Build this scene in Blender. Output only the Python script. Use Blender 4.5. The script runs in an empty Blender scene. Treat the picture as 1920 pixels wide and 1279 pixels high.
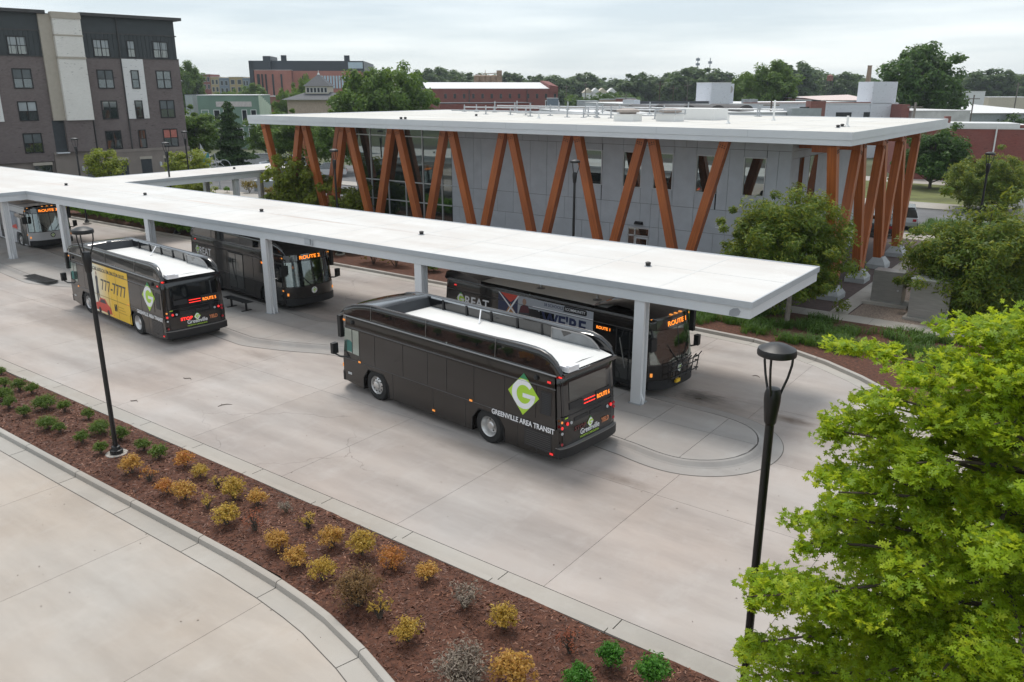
import bpy, math, random
import numpy as np
from mathutils import Vector, Matrix
random.seed(7); rng = np.random.default_rng(7)
R_ = math.radians
scene = bpy.context.scene
COL = scene.collection
# ------------------------------------------------------------------ camera
CAMZ, FPX, YAW, PITCH = 9.77, 1534.8, 0.63922, 0.29785
cd = bpy.data.cameras.new('camera'); cam = bpy.data.objects.new('camera', cd); COL.objects.link(cam)
cam.location = (0, 0, CAMZ); cam.rotation_euler = (math.pi / 2 - PITCH, 0, YAW)
cd.sensor_width = 36; cd.lens = FPX / 1920 * 36; cd.clip_end = 8000; cd.clip_start = 0.1
scene.camera = cam
# ------------------------------------------------------------------ sky and sun (bright overcast)
SUN_EL, SUN_AZ = R_(64), R_(308)     # azimuth clockwise from +Y
world = bpy.data.worlds.new('World'); scene.world = world; world.use_nodes = True
wn, wl = world.node_tree.nodes, world.node_tree.links
wn.clear()
def WN(t, **k):
    n = wn.new(t)
    for a, b in k.items(): setattr(n, a, b)
    return n
wo = WN('ShaderNodeOutputWorld'); bg1 = WN('ShaderNodeBackground'); bg2 = WN('ShaderNodeBackground'); mx = WN('ShaderNodeMixShader')
sky = WN('ShaderNodeTexSky', sky_type='NISHITA', sun_disc=False, sun_elevation=SUN_EL, sun_rotation=SUN_AZ)
wl.new(sky.outputs[0], bg1.inputs[0]); bg1.inputs[1].default_value = 0.10
tc = WN('ShaderNodeTexCoord'); mp = WN('ShaderNodeMapping'); mp.inputs['Scale'].default_value = (1.0, 1.0, 10)
mp.inputs['Rotation'].default_value = (R_(4), R_(3), 0)
nz = WN('ShaderNodeTexNoise'); nz.inputs['Scale'].default_value = 2.1; nz.inputs['Detail'].default_value = 7; nz.inputs['Roughness'].default_value = .55
wl.new(tc.outputs['Generated'], mp.inputs[0]); wl.new(mp.outputs[0], nz.inputs[0])
cr = WN('ShaderNodeValToRGB'); cr.color_ramp.elements[0].position = .38; cr.color_ramp.elements[0].color = (.43, .485, .525, 1)
cr.color_ramp.elements[1].position = .66; cr.color_ramp.elements[1].color = (.66, .69, .70, 1)
wl.new(nz.outputs[0], cr.inputs[0])
sx = WN('ShaderNodeSeparateXYZ'); wl.new(tc.outputs['Generated'], sx.inputs[0])
mr = WN('ShaderNodeMapRange'); mr.inputs[1].default_value = 0; mr.inputs[2].default_value = 1; mr.inputs[3].default_value = 1.0; mr.inputs[4].default_value = 1.0
wl.new(sx.outputs[2], mr.inputs[0])
wl.new(cr.outputs[0], bg2.inputs[0]); wl.new(mr.outputs[0], bg2.inputs[1])
mx.inputs[0].default_value = .84
wl.new(bg1.outputs[0], mx.inputs[1]); wl.new(bg2.outputs[0], mx.inputs[2]); wl.new(mx.outputs[0], wo.inputs[0])
sd = bpy.data.lights.new('sun', 'SUN'); sd.energy = 1.5; sd.angle = R_(18); sd.color = (1, .95, .88)
so = bpy.data.objects.new('sun', sd); COL.objects.link(so)
sdir = Vector((math.sin(SUN_AZ) * math.cos(SUN_EL), math.cos(SUN_AZ) * math.cos(SUN_EL), math.sin(SUN_EL)))
so.rotation_euler = sdir.to_track_quat('Z', 'Y').to_euler(); so.location = (0, 0, 60)
vs = scene.view_settings; vs.view_transform = 'Standard'; vs.look = 'None'; vs.gamma = 1; vs.use_curve_mapping = False; vs.exposure = 0.72
# ------------------------------------------------------------------ helpers
_cy, _sy, _cp, _sp = math.cos(YAW), math.sin(YAW), math.cos(PITCH), math.sin(PITCH)
RIGHT = np.array([_cy, _sy, 0]); FWD = np.array([-_sy * _cp, _cy * _cp, -_sp]); UPV = np.array([-_sy * _sp, _cy * _sp, _cp])
def at(px, py, d):
    """world point seen at photo pixel (px,py) at camera depth d metres"""
    return np.array([0, 0, CAMZ]) + d * (FWD + RIGHT * (px - 960) / FPX - UPV * (py - 639.5) / FPX)
def gp(px, py, z=0.0):
    v = FWD + RIGHT * (px - 960) / FPX - UPV * (py - 639.5) / FPX
    return np.array([0, 0, CAMZ]) + v * (z - CAMZ) / v[2]

class MB:
    def __init__(s): s.v = []; s.f = []; s.m = []
    def add(s, vs, fs, mi=0):
        o = len(s.v); s.v += [tuple(map(float, v)) for v in vs]; s.f += [tuple(o + i for i in f) for f in fs]; s.m += [mi] * len(fs); return s
    def box(s, x0, x1, y0, y1, z0, z1, mi=0, rz=0, c=None):
        vs = [(x, y, z) for z in (z0, z1) for y in (y0, y1) for x in (x0, x1)]
        if rz:
            cx, cy = c if c else ((x0 + x1) / 2, (y0 + y1) / 2); a, b = math.cos(rz), math.sin(rz)
            vs = [(cx + (x - cx) * a - (y - cy) * b, cy + (x - cx) * b + (y - cy) * a, z) for x, y, z in vs]
        return s.add(vs, [(0, 2, 3, 1), (4, 5, 7, 6), (0, 1, 5, 4), (2, 6, 7, 3), (0, 4, 6, 2), (1, 3, 7, 5)], mi)
    def hexa(s, p, mi=0):  # 8 pts: bottom 4 ccw, top 4 ccw
        return s.add(p, [(3, 2, 1, 0), (4, 5, 6, 7), (0, 1, 5, 4), (1, 2, 6, 5), (2, 3, 7, 6), (3, 0, 4, 7)], mi)
    def prism(s, poly, z0, z1, mi=0):
        n = len(poly); vs = [(x, y, z0) for x, y in poly] + [(x, y, z1) for x, y in poly]
        return s.add(vs, [tuple(range(n))[::-1], tuple(range(n, 2 * n))] + [(i, (i + 1) % n, n + (i + 1) % n, n + i) for i in range(n)], mi)
    def prismy(s, poly, y0, y1, mi=0):  # poly in xz
        n = len(poly); vs = [(x, y0, z) for x, z in poly] + [(x, y1, z) for x, z in poly]
        return s.add(vs, [tuple(range(n)), tuple(range(n, 2 * n))[::-1]] + [(i, n + i, n + (i + 1) % n, (i + 1) % n) for i in range(n)], mi)
    def tube(s, pts, r, n=8, mi=0, caps=True):
        pts = [Vector(p) for p in pts]; rs = r if hasattr(r, '__len__') else [r] * len(pts); vs = []; fs = []
        for i, p in enumerate(pts):
            t = (pts[min(i + 1, len(pts) - 1)] - pts[max(i - 1, 0)]).normalized()
            a = t.orthogonal().normalized() if i == 0 else (a - t * a.dot(t)).normalized()
            b = t.cross(a)
            for k in range(n):
                q = 2 * math.pi * k / n; vs.append(p + (a * math.cos(q) + b * math.sin(q)) * rs[i])
        for i in range(len(pts) - 1):
            for k in range(n): fs.append((i * n + k, i * n + (k + 1) % n, (i + 1) * n + (k + 1) % n, (i + 1) * n + k))
        if caps: fs += [tuple(range(n))[::-1], tuple(range((len(pts) - 1) * n, len(pts) * n))]
        return s.add(vs, fs, mi)
    def lathe(s, prof, c=(0, 0, 0), n=20, mi=0, axis='z', close=True):
        vs = []; fs = []
        for r, h in prof:
            for k in range(n):
                q = 2 * math.pi * k / n; a, b = r * math.cos(q), r * math.sin(q)
                vs.append((c[0] + a, c[1] + b, c[2] + h) if axis == 'z' else (c[0] + a, c[1] + h, c[2] - b) if axis == 'y' else (c[0] + h, c[1] + a, c[2] + b))
        m = len(prof)
        for i in range(m - 1):
            for k in range(n): fs.append((i * n + k, i * n + (k + 1) % n, (i + 1) * n + (k + 1) % n, (i + 1) * n + k))
        if close: fs += [tuple(range(n))[::-1], tuple(range((m - 1) * n, m * n))]
        return s.add(vs, fs, mi)
    def grid(s, rows, mi=0, skip=None):
        h, w = len(rows), len(rows[0]); vs = [p for r in rows for p in r]
        fs = [(i * w + j, i * w + j + 1, (i + 1) * w + j + 1, (i + 1) * w + j) for i in range(h - 1) for j in range(w - 1) if not (skip and skip(i, j))]
        return s.add(vs, fs, mi)
    def mesh(s, name, mats, smooth=False):
        me = bpy.data.meshes.new(name); me.from_pydata(s.v, [], s.f)
        for m in (mats if isinstance(mats, (list, tuple)) else [mats]): me.materials.append(m)
        me.polygons.foreach_set('material_index', s.m)
        if smooth: me.polygons.foreach_set('use_smooth', [True] * len(s.f)); me.set_sharp_from_angle(angle=R_(38))
        me.update(); return me
    def build(s, name, mats, parent=None, smooth=False): return link(name, s.mesh(name, mats, smooth), parent)

def link(name, me, parent=None, M=None):
    o = bpy.data.objects.new(name, me); COL.objects.link(o)
    if parent is not None: o.parent = parent
    if M is not None: o.matrix_local = M
    return o
def tag(o, label=None, cat=None, group=None, kind=None):
    if label: o['label'] = label
    if cat: o['category'] = cat
    if group: o['group'] = group
    if kind: o['kind'] = kind
    return o
def thing(name, label, cat, loc=(0, 0, 0), rz=0, group=None):
    o = bpy.data.objects.new(name, None); COL.objects.link(o); o.location = [float(q) for q in loc]; o.rotation_euler = (0, 0, rz); o.empty_display_size = .2
    return tag(o, label, cat, group)
def struct(o): o['kind'] = 'structure'; return o
def stuff(o): o['kind'] = 'stuff'; return o
def offset_poly(pts, d, closed=True):
    n = len(pts); out = []
    for i in range(n):
        a = Vector(pts[i - 1] if (closed or i > 0) else pts[i]); b = Vector(pts[i]); c = Vector(pts[(i + 1) % n] if (closed or i < n - 1) else pts[i])
        t = Vector((0, 0))
        if (b - a).length > 1e-6: t += (b - a).normalized()
        if (c - b).length > 1e-6: t += (c - b).normalized()
        t.normalize(); nn = Vector((t.y, -t.x)); out.append((b.x + nn.x * d, b.y + nn.y * d))
    return out
ORD = ['first', 'second', 'third', 'fourth', 'fifth', 'sixth', 'seventh', 'eighth', 'ninth', 'tenth', 'eleventh', 'twelfth', 'thirteenth', 'fourteenth', 'fifteenth', 'sixteenth', 'seventeenth', 'eighteenth', 'nineteenth', 'twentieth', 'twenty-first', 'twenty-second', 'twenty-third', 'twenty-fourth', 'twenty-fifth', 'twenty-sixth', 'twenty-seventh', 'twenty-eighth', 'twenty-ninth', 'thirtieth', 'thirty-first', 'thirty-second']
# ------------------------------------------------------------------ materials
def newmat(name):
    m = bpy.data.materials.new(name); m.use_nodes = True; nt = m.node_tree; nt.nodes.clear()
    o = nt.nodes.new('ShaderNodeOutputMaterial'); b = nt.nodes.new('ShaderNodeBsdfPrincipled'); nt.links.new(b.outputs[0], o.inputs[0])
    return m, nt, b, o
def N(nt, t, **k):
    n = nt.nodes.new(t)
    for a, v in k.items():
        if a.startswith('i_'): n.inputs[a[2:].replace('_', ' ')].default_value = v
        else: setattr(n, a, v)
    return n
def c4(c): return (c[0], c[1], c[2], 1)
def mixc(nt, fac, a, b, mode='MIX'):
    n = nt.nodes.new('ShaderNodeMix'); n.data_type = 'RGBA'; n.blend_type = mode
    for s, v in ((0, fac), (6, a), (7, b)):
        if hasattr(v, 'links') or hasattr(v, 'is_output'): nt.links.new(v, n.inputs[s])
        else: n.inputs[s].default_value = v if s == 0 else c4(v)
    return n.outputs[2]
def noise(nt, scale, detail=5, vec=None, stretch=None, rough=.55):
    n = N(nt, 'ShaderNodeTexNoise'); n.inputs['Scale'].default_value = scale; n.inputs['Detail'].default_value = detail; n.inputs['Roughness'].default_value = rough
    g = N(nt, 'ShaderNodeNewGeometry') if vec is None else None
    v = g.outputs['Position'] if vec is None else vec
    if stretch:
        mpn = N(nt, 'ShaderNodeMapping'); mpn.inputs['Scale'].default_value = stretch; nt.links.new(v, mpn.inputs[0]); v = mpn.outputs[0]
    nt.links.new(v, n.inputs['Vector']); return n.outputs[0]
def ramp(nt, src, p0, p1, c0=(0, 0, 0), c1=(1, 1, 1)):
    r = N(nt, 'ShaderNodeValToRGB'); e = r.color_ramp.elements; e[0].position = p0; e[1].position = p1; e[0].color = c4(c0); e[1].color = c4(c1)
    nt.links.new(src, r.inputs[0]); return r.outputs[0]
def objcoord(nt): return N(nt, 'ShaderNodeTexCoord').outputs['Object']
def mat(name, col, rough=.6, metal=0, var=.12, scale=3, bump=0, bscale=60, coat=0, stretch=None, local=False, islvar=0, spec=.5):
    m, nt, b, o = newmat(name); vec = objcoord(nt) if local else None
    lo = tuple(c * (1 - var) for c in col); hi = tuple(min(1, c * (1 + var)) for c in col)
    c = mixc(nt, ramp(nt, noise(nt, scale, 6, vec, stretch), .3, .7), lo, hi) if var else None
    if islvar:
        oi = N(nt, 'ShaderNodeObjectInfo'); mm = N(nt, 'ShaderNodeMapRange'); mm.inputs[3].default_value = 1 - islvar; mm.inputs[4].default_value = 1 + islvar * .5
        nt.links.new(oi.outputs['Random'], mm.inputs[0])
        vm = N(nt, 'ShaderNodeVectorMath', operation='SCALE'); nt.links.new(c, vm.inputs[0]); nt.links.new(mm.outputs[0], vm.inputs['Scale']); c = vm.outputs[0]
    if c is not None: nt.links.new(c, b.inputs['Base Color'])
    else: b.inputs['Base Color'].default_value = c4(col)
    b.inputs['Roughness'].default_value = rough; b.inputs['Metallic'].default_value = metal; b.inputs['Coat Weight'].default_value = coat; b.inputs['Specular IOR Level'].default_value = spec
    if coat: b.inputs['Coat Roughness'].default_value = .06
    if bump:
        bn = N(nt, 'ShaderNodeBump'); bn.inputs['Strength'].default_value = bump; bn.inputs['Distance'].default_value = .02
        nt.links.new(noise(nt, bscale, 4, vec), bn.inputs['Height']); nt.links.new(bn.outputs[0], b.inputs['Normal'])
    return m
def emat(name, col, strength):
    m, nt, b, o = newmat(name); b.inputs['Base Color'].default_value = (.02, .02, .02, 1)
    b.inputs['Emission Color'].default_value = c4(col); b.inputs['Emission Strength'].default_value = strength; return m
def leafmat(name, c0, c1, c2, trans=.35):
    m, nt, b, o = newmat(name); g = N(nt, 'ShaderNodeNewGeometry')
    r = N(nt, 'ShaderNodeValToRGB'); e = r.color_ramp.elements; e[0].color = c4(c0); e[1].color = c4(c2); x = e.new(.5); x.color = c4(c1)
    nt.links.new(g.outputs['Random Per Island'], r.inputs[0])
    cc = mixc(nt, ramp(nt, noise(nt, .9, 2), .35, .65), r.outputs[0], tuple(q * .8 for q in c1)); 
    nt.links.new(cc, b.inputs['Base Color']); b.inputs['Roughness'].default_value = .5; b.inputs['Specular IOR Level'].default_value = .3
    t = N(nt, 'ShaderNodeBsdfTranslucent'); tcol = mixc(nt, .5, cc, tuple(min(1, q * 1.6) for q in c2)); nt.links.new(tcol, t.inputs[0])
    ms = N(nt, 'ShaderNodeMixShader'); ms.inputs[0].default_value = trans
    nt.links.new(b.outputs[0], ms.inputs[1]); nt.links.new(t.outputs[0], ms.inputs[2]); nt.links.new(ms.outputs[0], o.inputs[0]); return m
def concrete(name, base, warm, dark, slabvar=.06, stains=()):
    m, nt, b, o = newmat(name)
    c = mixc(nt, ramp(nt, noise(nt, .16, 5), .35, .65), base, warm)
    c = mixc(nt, ramp(nt, noise(nt, .45, 8, None, (.35, 1.3, 1), .62), .40, .72, (0, 0, 0), (.62, .62, .62)), c, dark)
    c = mixc(nt, ramp(nt, noise(nt, 1.1, 8, None, (1, .5, 1), .7), .52, .8, (0, 0, 0), (.5, .5, .5)), c, tuple(q * 1.16 for q in base))
    c = mixc(nt, ramp(nt, noise(nt, 26, 3), .62, .80, (0, 0, 0), (.22, .22, .22)), c, dark)
    g = N(nt, 'ShaderNodeNewGeometry')
    if len(stains) > 8:
        vo = N(nt, 'ShaderNodeTexVoronoi', feature='DISTANCE_TO_EDGE'); vo.inputs['Scale'].default_value = .23; dn = N(nt, 'ShaderNodeTexNoise'); dn.inputs['Scale'].default_value = 1.3; dn.inputs['Detail'].default_value = 6
        nt.links.new(g.outputs['Position'], dn.inputs['Vector']); va = N(nt, 'ShaderNodeVectorMath', operation='MULTIPLY_ADD'); va.inputs[1].default_value = (1.3, 1.3, 0); nt.links.new(dn.outputs['Color'], va.inputs[0]); nt.links.new(g.outputs['Position'], va.inputs[2]); nt.links.new(va.outputs[0], vo.inputs['Vector'])
        ck = ramp(nt, vo.outputs['Distance'], .0012, .004, (1, 1, 1), (0, 0, 0)); mk = ramp(nt, noise(nt, .13, 2), .56, .62, (0, 0, 0), (.55, .55, .55)); mm_ = mixc(nt, 1.0, ck, mk, 'MULTIPLY'); c = mixc(nt, mm_, c, tuple(q * .45 for q in dark))
    for (x, y, rx, ry, st, cc) in stains:
        mpn = N(nt, 'ShaderNodeMapping'); mpn.inputs['Location'].default_value = (-x / rx, -y / ry, 0); mpn.inputs['Scale'].default_value = (1 / rx, 1 / ry, 0)
        nt.links.new(g.outputs['Position'], mpn.inputs[0]); ln = N(nt, 'ShaderNodeVectorMath', operation='LENGTH'); nt.links.new(mpn.outputs[0], ln.inputs[0])
        ad = N(nt, 'ShaderNodeMath', operation='MULTIPLY_ADD'); ad.inputs[1].default_value = 1.5; ad.inputs[2].default_value = -.75; nt.links.new(noise(nt, 2.2 / max(rx, ry) + 1.2, 7, None, (.6, 1.6, 1), .7), ad.inputs[0])
        sm = N(nt, 'ShaderNodeMath', operation='ADD'); nt.links.new(ln.outputs['Value'], sm.inputs[0]); nt.links.new(ad.outputs[0], sm.inputs[1])
        c = mixc(nt, ramp(nt, sm.outputs[0], .1, 1.05, (st, st, st), (0, 0, 0)), c, cc)
    if slabvar:
        oi = N(nt, 'ShaderNodeObjectInfo'); mm = N(nt, 'ShaderNodeMapRange'); mm.inputs[3].default_value = 1 - slabvar; mm.inputs[4].default_value = 1 + slabvar
        nt.links.new(oi.outputs['Random'], mm.inputs[0]); vm = N(nt, 'ShaderNodeVectorMath', operation='SCALE'); nt.links.new(c, vm.inputs[0]); nt.links.new(mm.outputs[0], vm.inputs['Scale']); c = vm.outputs[0]
    nt.links.new(c, b.inputs['Base Color']); b.inputs['Roughness'].default_value = .82; b.inputs['Specular IOR Level'].default_value = .3
    bn = N(nt, 'ShaderNodeBump'); bn.inputs['Strength'].default_value = .12; bn.inputs['Distance'].default_value = .01; nt.links.new(noise(nt, 90, 3), bn.inputs['Height']); nt.links.new(bn.outputs[0], b.inputs['Normal'])
    return m
def glass(name, tint=(.55, .75, .68), body=(.012, .02, .022), see=.0, rough=.03, refl=0):
    m, nt, b, o = newmat(name); b.inputs['Base Color'].default_value = c4(body); b.inputs['Roughness'].default_value = rough; b.inputs['Specular IOR Level'].default_value = .9; b.inputs['IOR'].default_value = 1.6
    if refl:
        gl = N(nt, 'ShaderNodeBsdfGlossy'); gl.inputs['Color'].default_value = (.80, .90, .88, 1); gl.inputs['Roughness'].default_value = rough; ms = N(nt, 'ShaderNodeMixShader'); ms.inputs[0].default_value = refl
        nt.links.new(b.outputs[0], ms.inputs[1]); nt.links.new(gl.outputs[0], ms.inputs[2]); nt.links.new(ms.outputs[0], o.inputs[0]); b = ms
    if see:
        t = N(nt, 'ShaderNodeBsdfTransparent'); t.inputs[0].default_value = c4(tint); ms = N(nt, 'ShaderNodeMixShader'); ms.inputs[0].default_value = see
        nt.links.new(b.outputs[0], ms.inputs[1]); nt.links.new(t.outputs[0], ms.inputs[2]); nt.links.new(ms.outputs[0], o.inputs[0])
    return m
def brickmat(name, c1, c2, mortar, scale=1.0, local=True):
    m, nt, b, o = newmat(name)
    g = N(nt, 'ShaderNodeNewGeometry'); tcn = N(nt, 'ShaderNodeTexCoord')
    sp = N(nt, 'ShaderNodeSeparateXYZ'); nt.links.new(tcn.outputs['Object'], sp.inputs[0])
    ad = N(nt, 'ShaderNodeMath', operation='ADD'); nt.links.new(sp.outputs[0], ad.inputs[0]); nt.links.new(sp.outputs[1], ad.inputs[1])
    cb = N(nt, 'ShaderNodeCombineXYZ'); nt.links.new(ad.outputs[0], cb.inputs[0]); nt.links.new(sp.outputs[2], cb.inputs[1])
    br = N(nt, 'ShaderNodeTexBrick'); br.inputs['Color1'].default_value = c4(c1); br.inputs['Color2'].default_value = c4(c2); br.inputs['Mortar'].default_value = c4(mortar)
    br.inputs['Scale'].default_value = scale; br.inputs['Brick Width'].default_value = .24; br.inputs['Row Height'].default_value = .08; br.inputs['Mortar Size'].default_value = .008; br.inputs['Bias'].default_value = -.25
    nt.links.new(cb.outputs[0], br.inputs[0])
    c = mixc(nt, ramp(nt, noise(nt, .35, 5), .35, .7, (0, 0, 0), (.35, .35, .35)), br.outputs[0], mortar)
    c = mixc(nt, ramp(nt, noise(nt, 2.2, 3, None, (1, 1, 3.5)), .64, .70, (0, 0, 0), (.75, .75, .75)), c, tuple(q * .35 for q in c1))
    nt.links.new(c, b.inputs['Base Color']); b.inputs['Roughness'].default_value = .85; return m
def woodmat(name):
    m, nt, b, o = newmat(name); v = N(nt, 'ShaderNodeTexCoord').outputs['Object']
    a = ramp(nt, noise(nt, 1.0, 6, v, (22, 22, .55), .6), .3, .72); c = mixc(nt, a, (.23, .052, .009), (.54, .155, .030))
    c = mixc(nt, ramp(nt, noise(nt, .55, 4), .38, .7, (0, 0, 0), (.6, .6, .6)), c, (.25, .068, .018))
    c = mixc(nt, ramp(nt, noise(nt, 1.0, 3, v, (60, 60, .3)), .6, .72, (0, 0, 0), (.35, .35, .35)), c, (.10, .03, .012))
    nt.links.new(c, b.inputs['Base Color']); b.inputs['Roughness'].default_value = .48; return m
ST = [(-24, 13.6, 26, .5, .30, (.24, .21, .19)), (-24, 15.7, 26, .45, .30, (.23, .2, .18)), (-22, 27.2, 26, .5, .3, (.24, .22, .2)), (-22, 29.4, 26, .5, .26, (.24, .22, .2)), (-13.5, 16.4, 2.2, .5, .4, (.15, .125, .105)), (-10.2, 24.2, 1.0, .7, .85, (.035, .03, .026)), (-9.2, 23.9, 2.4, 1.1, .5, (.14, .12, .105)), (-7.1, 24.0, .9, .35, .75, (.10, .06, .035)), (-9.2, 17.3, .9, .3, .5, (.10, .07, .05)),
      (-25.6, 18.3, 1.6, .5, .4, (.16, .13, .11)), (-27.5, 16.5, 5.0, 1.2, .32, (.21, .17, .145)), (-10.5, 16.2, 5, 1.3, .38, (.19, .165, .145)), (-36, 16.2, 5, 1.4, .4, (.2, .165, .14)), (-40, 18, 3, .8, .5, (.13, .11, .1)), (-18, 16.2, 4, .8, .28, (.22, .18, .15)), (-29.3, 24.4, 2.2, .9, .5, (.10, .09, .08))]
M_road = concrete('concrete_road', (.425, .396, .376), (.42, .355, .315), (.22, .188, .172), .05, ST)
M_fore = concrete('concrete_foreground', (.42, .388, .355), (.42, .35, .29), (.24, .205, .175), .05)
M_kerb = concrete('concrete_kerb', (.40, .38, .35), (.39, .345, .30), (.27, .25, .225), .05)
M_isl = concrete('concrete_island', (.34, .335, .325), (.35, .315, .29), (.2, .185, .175), .05)
M_joint = mat('joint_dirt', (.10, .09, .08), .95, var=.2)
M_mulch = mat('mulch', (.088, .034, .019), .95, var=.55, scale=9, bump=.9, bscale=34)
M_asph = mat('asphalt', (.14, .14, .145), .9, var=.2, scale=.6)
M_grass = mat('grass', (.12, .13, .04), .95, var=.4, scale=.35, bump=.5, bscale=12)
M_ground = mat('town_ground', (.10, .11, .06), .95, var=.5, scale=.03)
M_paver = mat('brown_pavers', (.078, .052, .046), .85, var=.25, scale=4, bump=.2)
M_gravel = mat('gravel', (.24, .185, .15), .95, var=.5, scale=16, bump=.8, bscale=20)
M_white = mat('white_membrane', (.74, .74, .725), .55, var=.035, scale=.5)
M_fasc = mat('white_painted_steel', (.62, .64, .66), .4, var=.03, scale=.8)
M_lip = mat('grey_metal_lip', (.44, .465, .49), .35, var=.04)
M_soff = mat('soffit_white', (.80, .80, .80), .6)
M_colm = mat('column_paint', (.68, .69, .705), .42, var=.04, scale=1.5)
M_alu = mat('aluminium', (.62, .63, .64), .35, .3, var=.03)
M_steel = mat('brushed_steel', (.40, .39, .38), .42, .8, var=.12, scale=2, stretch=(1, 1, 8))
M_galv = mat('galvanised_pipe', (.42, .44, .46), .45, .6, var=.1)
M_clad = mat('grey_cladding', (.50, .535, .575), .62, var=.07, scale=1.6, bump=.08, bscale=45, islvar=.035)
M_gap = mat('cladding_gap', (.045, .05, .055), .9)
M_wood = woodmat('glulam_wood')
M_wood_dk = mat('wood_end', (.16, .05, .018), .6, var=.3)
M_bolt = mat('dark_bolt', (.03, .025, .022), .5, .5)
M_blindw = mat('office_blind', (.10, .13, .12), .7)
M_curt = glass('curtain_glass', (.45, .6, .55), (.012, .022, .022), .25, .02, .24)
M_win = glass('window_glass', (.5, .62, .58), (.010, .015, .016), .0, .02, .27)
M_blk = mat('black_metal', (.008, .008, .009), .42, var=.1)
M_blkp = mat('black_plastic', (.010, .010, .011), .55, var=.1)
M_lens = mat('lamp_lens', (.55, .57, .58), .25, var=.02)
# ------------------------------------------------------------------ ground, road, kerbs
g = MB(); g.add([(-3500, -1500, -.09), (2500, -1500, -.09), (2500, 4500, -.09), (-3500, 4500, -.09)], [(0, 1, 2, 3)]); struct(g.build('ground', M_ground))
g = MB(); g.add([(-110, -30, -.035), (30, -30, -.035), (30, 31.6, -.035), (-110, 31.6, -.035)], [(0, 1, 2, 3)]); road = struct(g.build('road', M_joint))
def slab(x0, x1, y0, y1, m, z=0.0, gap=.005, parent=None, name='concrete_slab', th=.06):
    b = MB(); b.box(x0 + gap, x1 - gap, y0 + gap, y1 - gap, z - th, z); return b.build(name, m, parent)
xs = [-8.2 - 4.2 * k for k in range(-5, 20)]
for i in range(len(xs) - 1):
    x1, x0 = xs[i], xs[i + 1]
    for (y0, y1, m) in ((-8, -1.2, M_fore), (-1.2, 8.43, M_fore), (12.125, 17.1, M_road), (17.1, 20.7, M_road), (20.7, 24.6, M_road), (24.6, 31.4, M_road)):
        if x0 < -75 and y1 < 9: continue
        slab(x0, x1, y0, y1, m, parent=road)
# near kerb with curved end
kb = [(-60, 9.02)] + [(-25.9, 9.02), (-23.73, 9.01), (-20.9, 9.0), (-18.2, 9.01), (-15.38, 9.02), (-13.9, 9.01), (-12.55, 8.95), (-11.6, 8.86), (-10.87, 8.76), (-9.57, 8.46), (-8.47, 8.12), (-7.0, 7.5), (-5.6, 6.7), (-4.4, 5.7), (-3.4, 4.6), (-2.6, 3.3), (-2.0, 1.8), (-1.7, 0), (-1.6, -4)]
def resample(pts, step):
    out = [pts[0]]; 
    for a, b in zip(pts[:-1], pts[1:]):
        L = math.dist(a, b); n = max(1, int(L / step))
        for k in range(1, n + 1): out.append((a[0] + (b[0] - a[0]) * k / n, a[1] + (b[1] - a[1]) * k / n))
    return out
kbr = resample(kb, .35)
def cum(pts):
    s = [0]
    for a, b in zip(pts[:-1], pts[1:]): s.append(s[-1] + math.dist(a, b))
    return s
def strip_segments(line, prof, breaks, parent, name, m, gap=.012):
    """line: 2-D points; prof: list of (offset to the right, z); split into separate pieces at arc lengths"""
    S = cum(line); L = [offset_poly(line, p[0], False) for p in prof]
    def interp(pl, s):
        j = min(max(np.searchsorted(S, s) - 1, 0), len(S) - 2); t = (s - S[j]) / (S[j + 1] - S[j]); return (pl[j][0] + (pl[j + 1][0] - pl[j][0]) * t, pl[j][1] + (pl[j + 1][1] - pl[j][1]) * t)
    for s0, s1 in zip(breaks[:-1], breaks[1:]):
        flat_ = len(prof) == 2
        ss = [s0 + gap] + [s for s in S if s0 + gap < s < s1 - gap] + [s1 - gap]
        rows = [[(*interp(L[k], s), prof[k][1]) for k in range(len(prof))] for s in ss]
        b = MB(); b.grid(rows); n = len(prof)
        if flat_: b.build(name, m, parent); continue
        b.add(rows[0], [tuple(range(n))]); b.add(rows[-1], [tuple(range(n))[::-1]]); b.build(name, m, parent, True)
S = cum(kbr); sj = [S[min(range(len(kbr)), key=lambda i: math.dist(kbr[i], (x, 9.0 if x < -12 else 8.4)))] for x in (-23.73, -20.9, -18.2, -15.38, -12.55, -9.7)]
brk = [sj[0] - 2.8 * k for k in range(5, 0, -1)] + sj + [sj[-1] + 2.8 * k for k in range(1, 5)]
g = MB(); g.prism([(-60, 8.4)] + offset_poly(kbr[1:], .6, False)[0:] + [(-1.2, -4), (8, -4), (8, 11.55), (-60, 11.55)], -.05, .002); bed_base = struct(g.build('planting_bed_base', M_joint))
strip_segments(kbr, [(0, -.03), (0, .135), (.02, .15), (.11, .148), (.145, .128), (.165, .02), (.165, -.03)], brk, bed_base, 'kerb_stone', M_kerb)
strip_segments(kbr, [(.168, -.03), (.168, .016), (.60, .008), (.60, -.03)], brk, bed_base, 'gutter_slab', M_kerb)
strip_segments(kbr, [(.602, .0045), (.617, .0045)], [0.5, S[-1] - .5], bed_base, 'gutter_joint', M_joint, 0)
upx = [-31.06 + 2.745 * k for k in range(-4, 15)]
for x0, x1 in zip(upx[:-1], upx[1:]):
    b = MB(); b.box(x0 + .012, x1 - .012, 11.43, 11.585, -.03, .14); b.build('kerb_stone', M_kerb, bed_base)
    b = MB(); b.box(x0 + .012, x1 - .012, 11.588, 12.10, -.03, .008); b.build('gutter_slab', M_kerb, bed_base)
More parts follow.
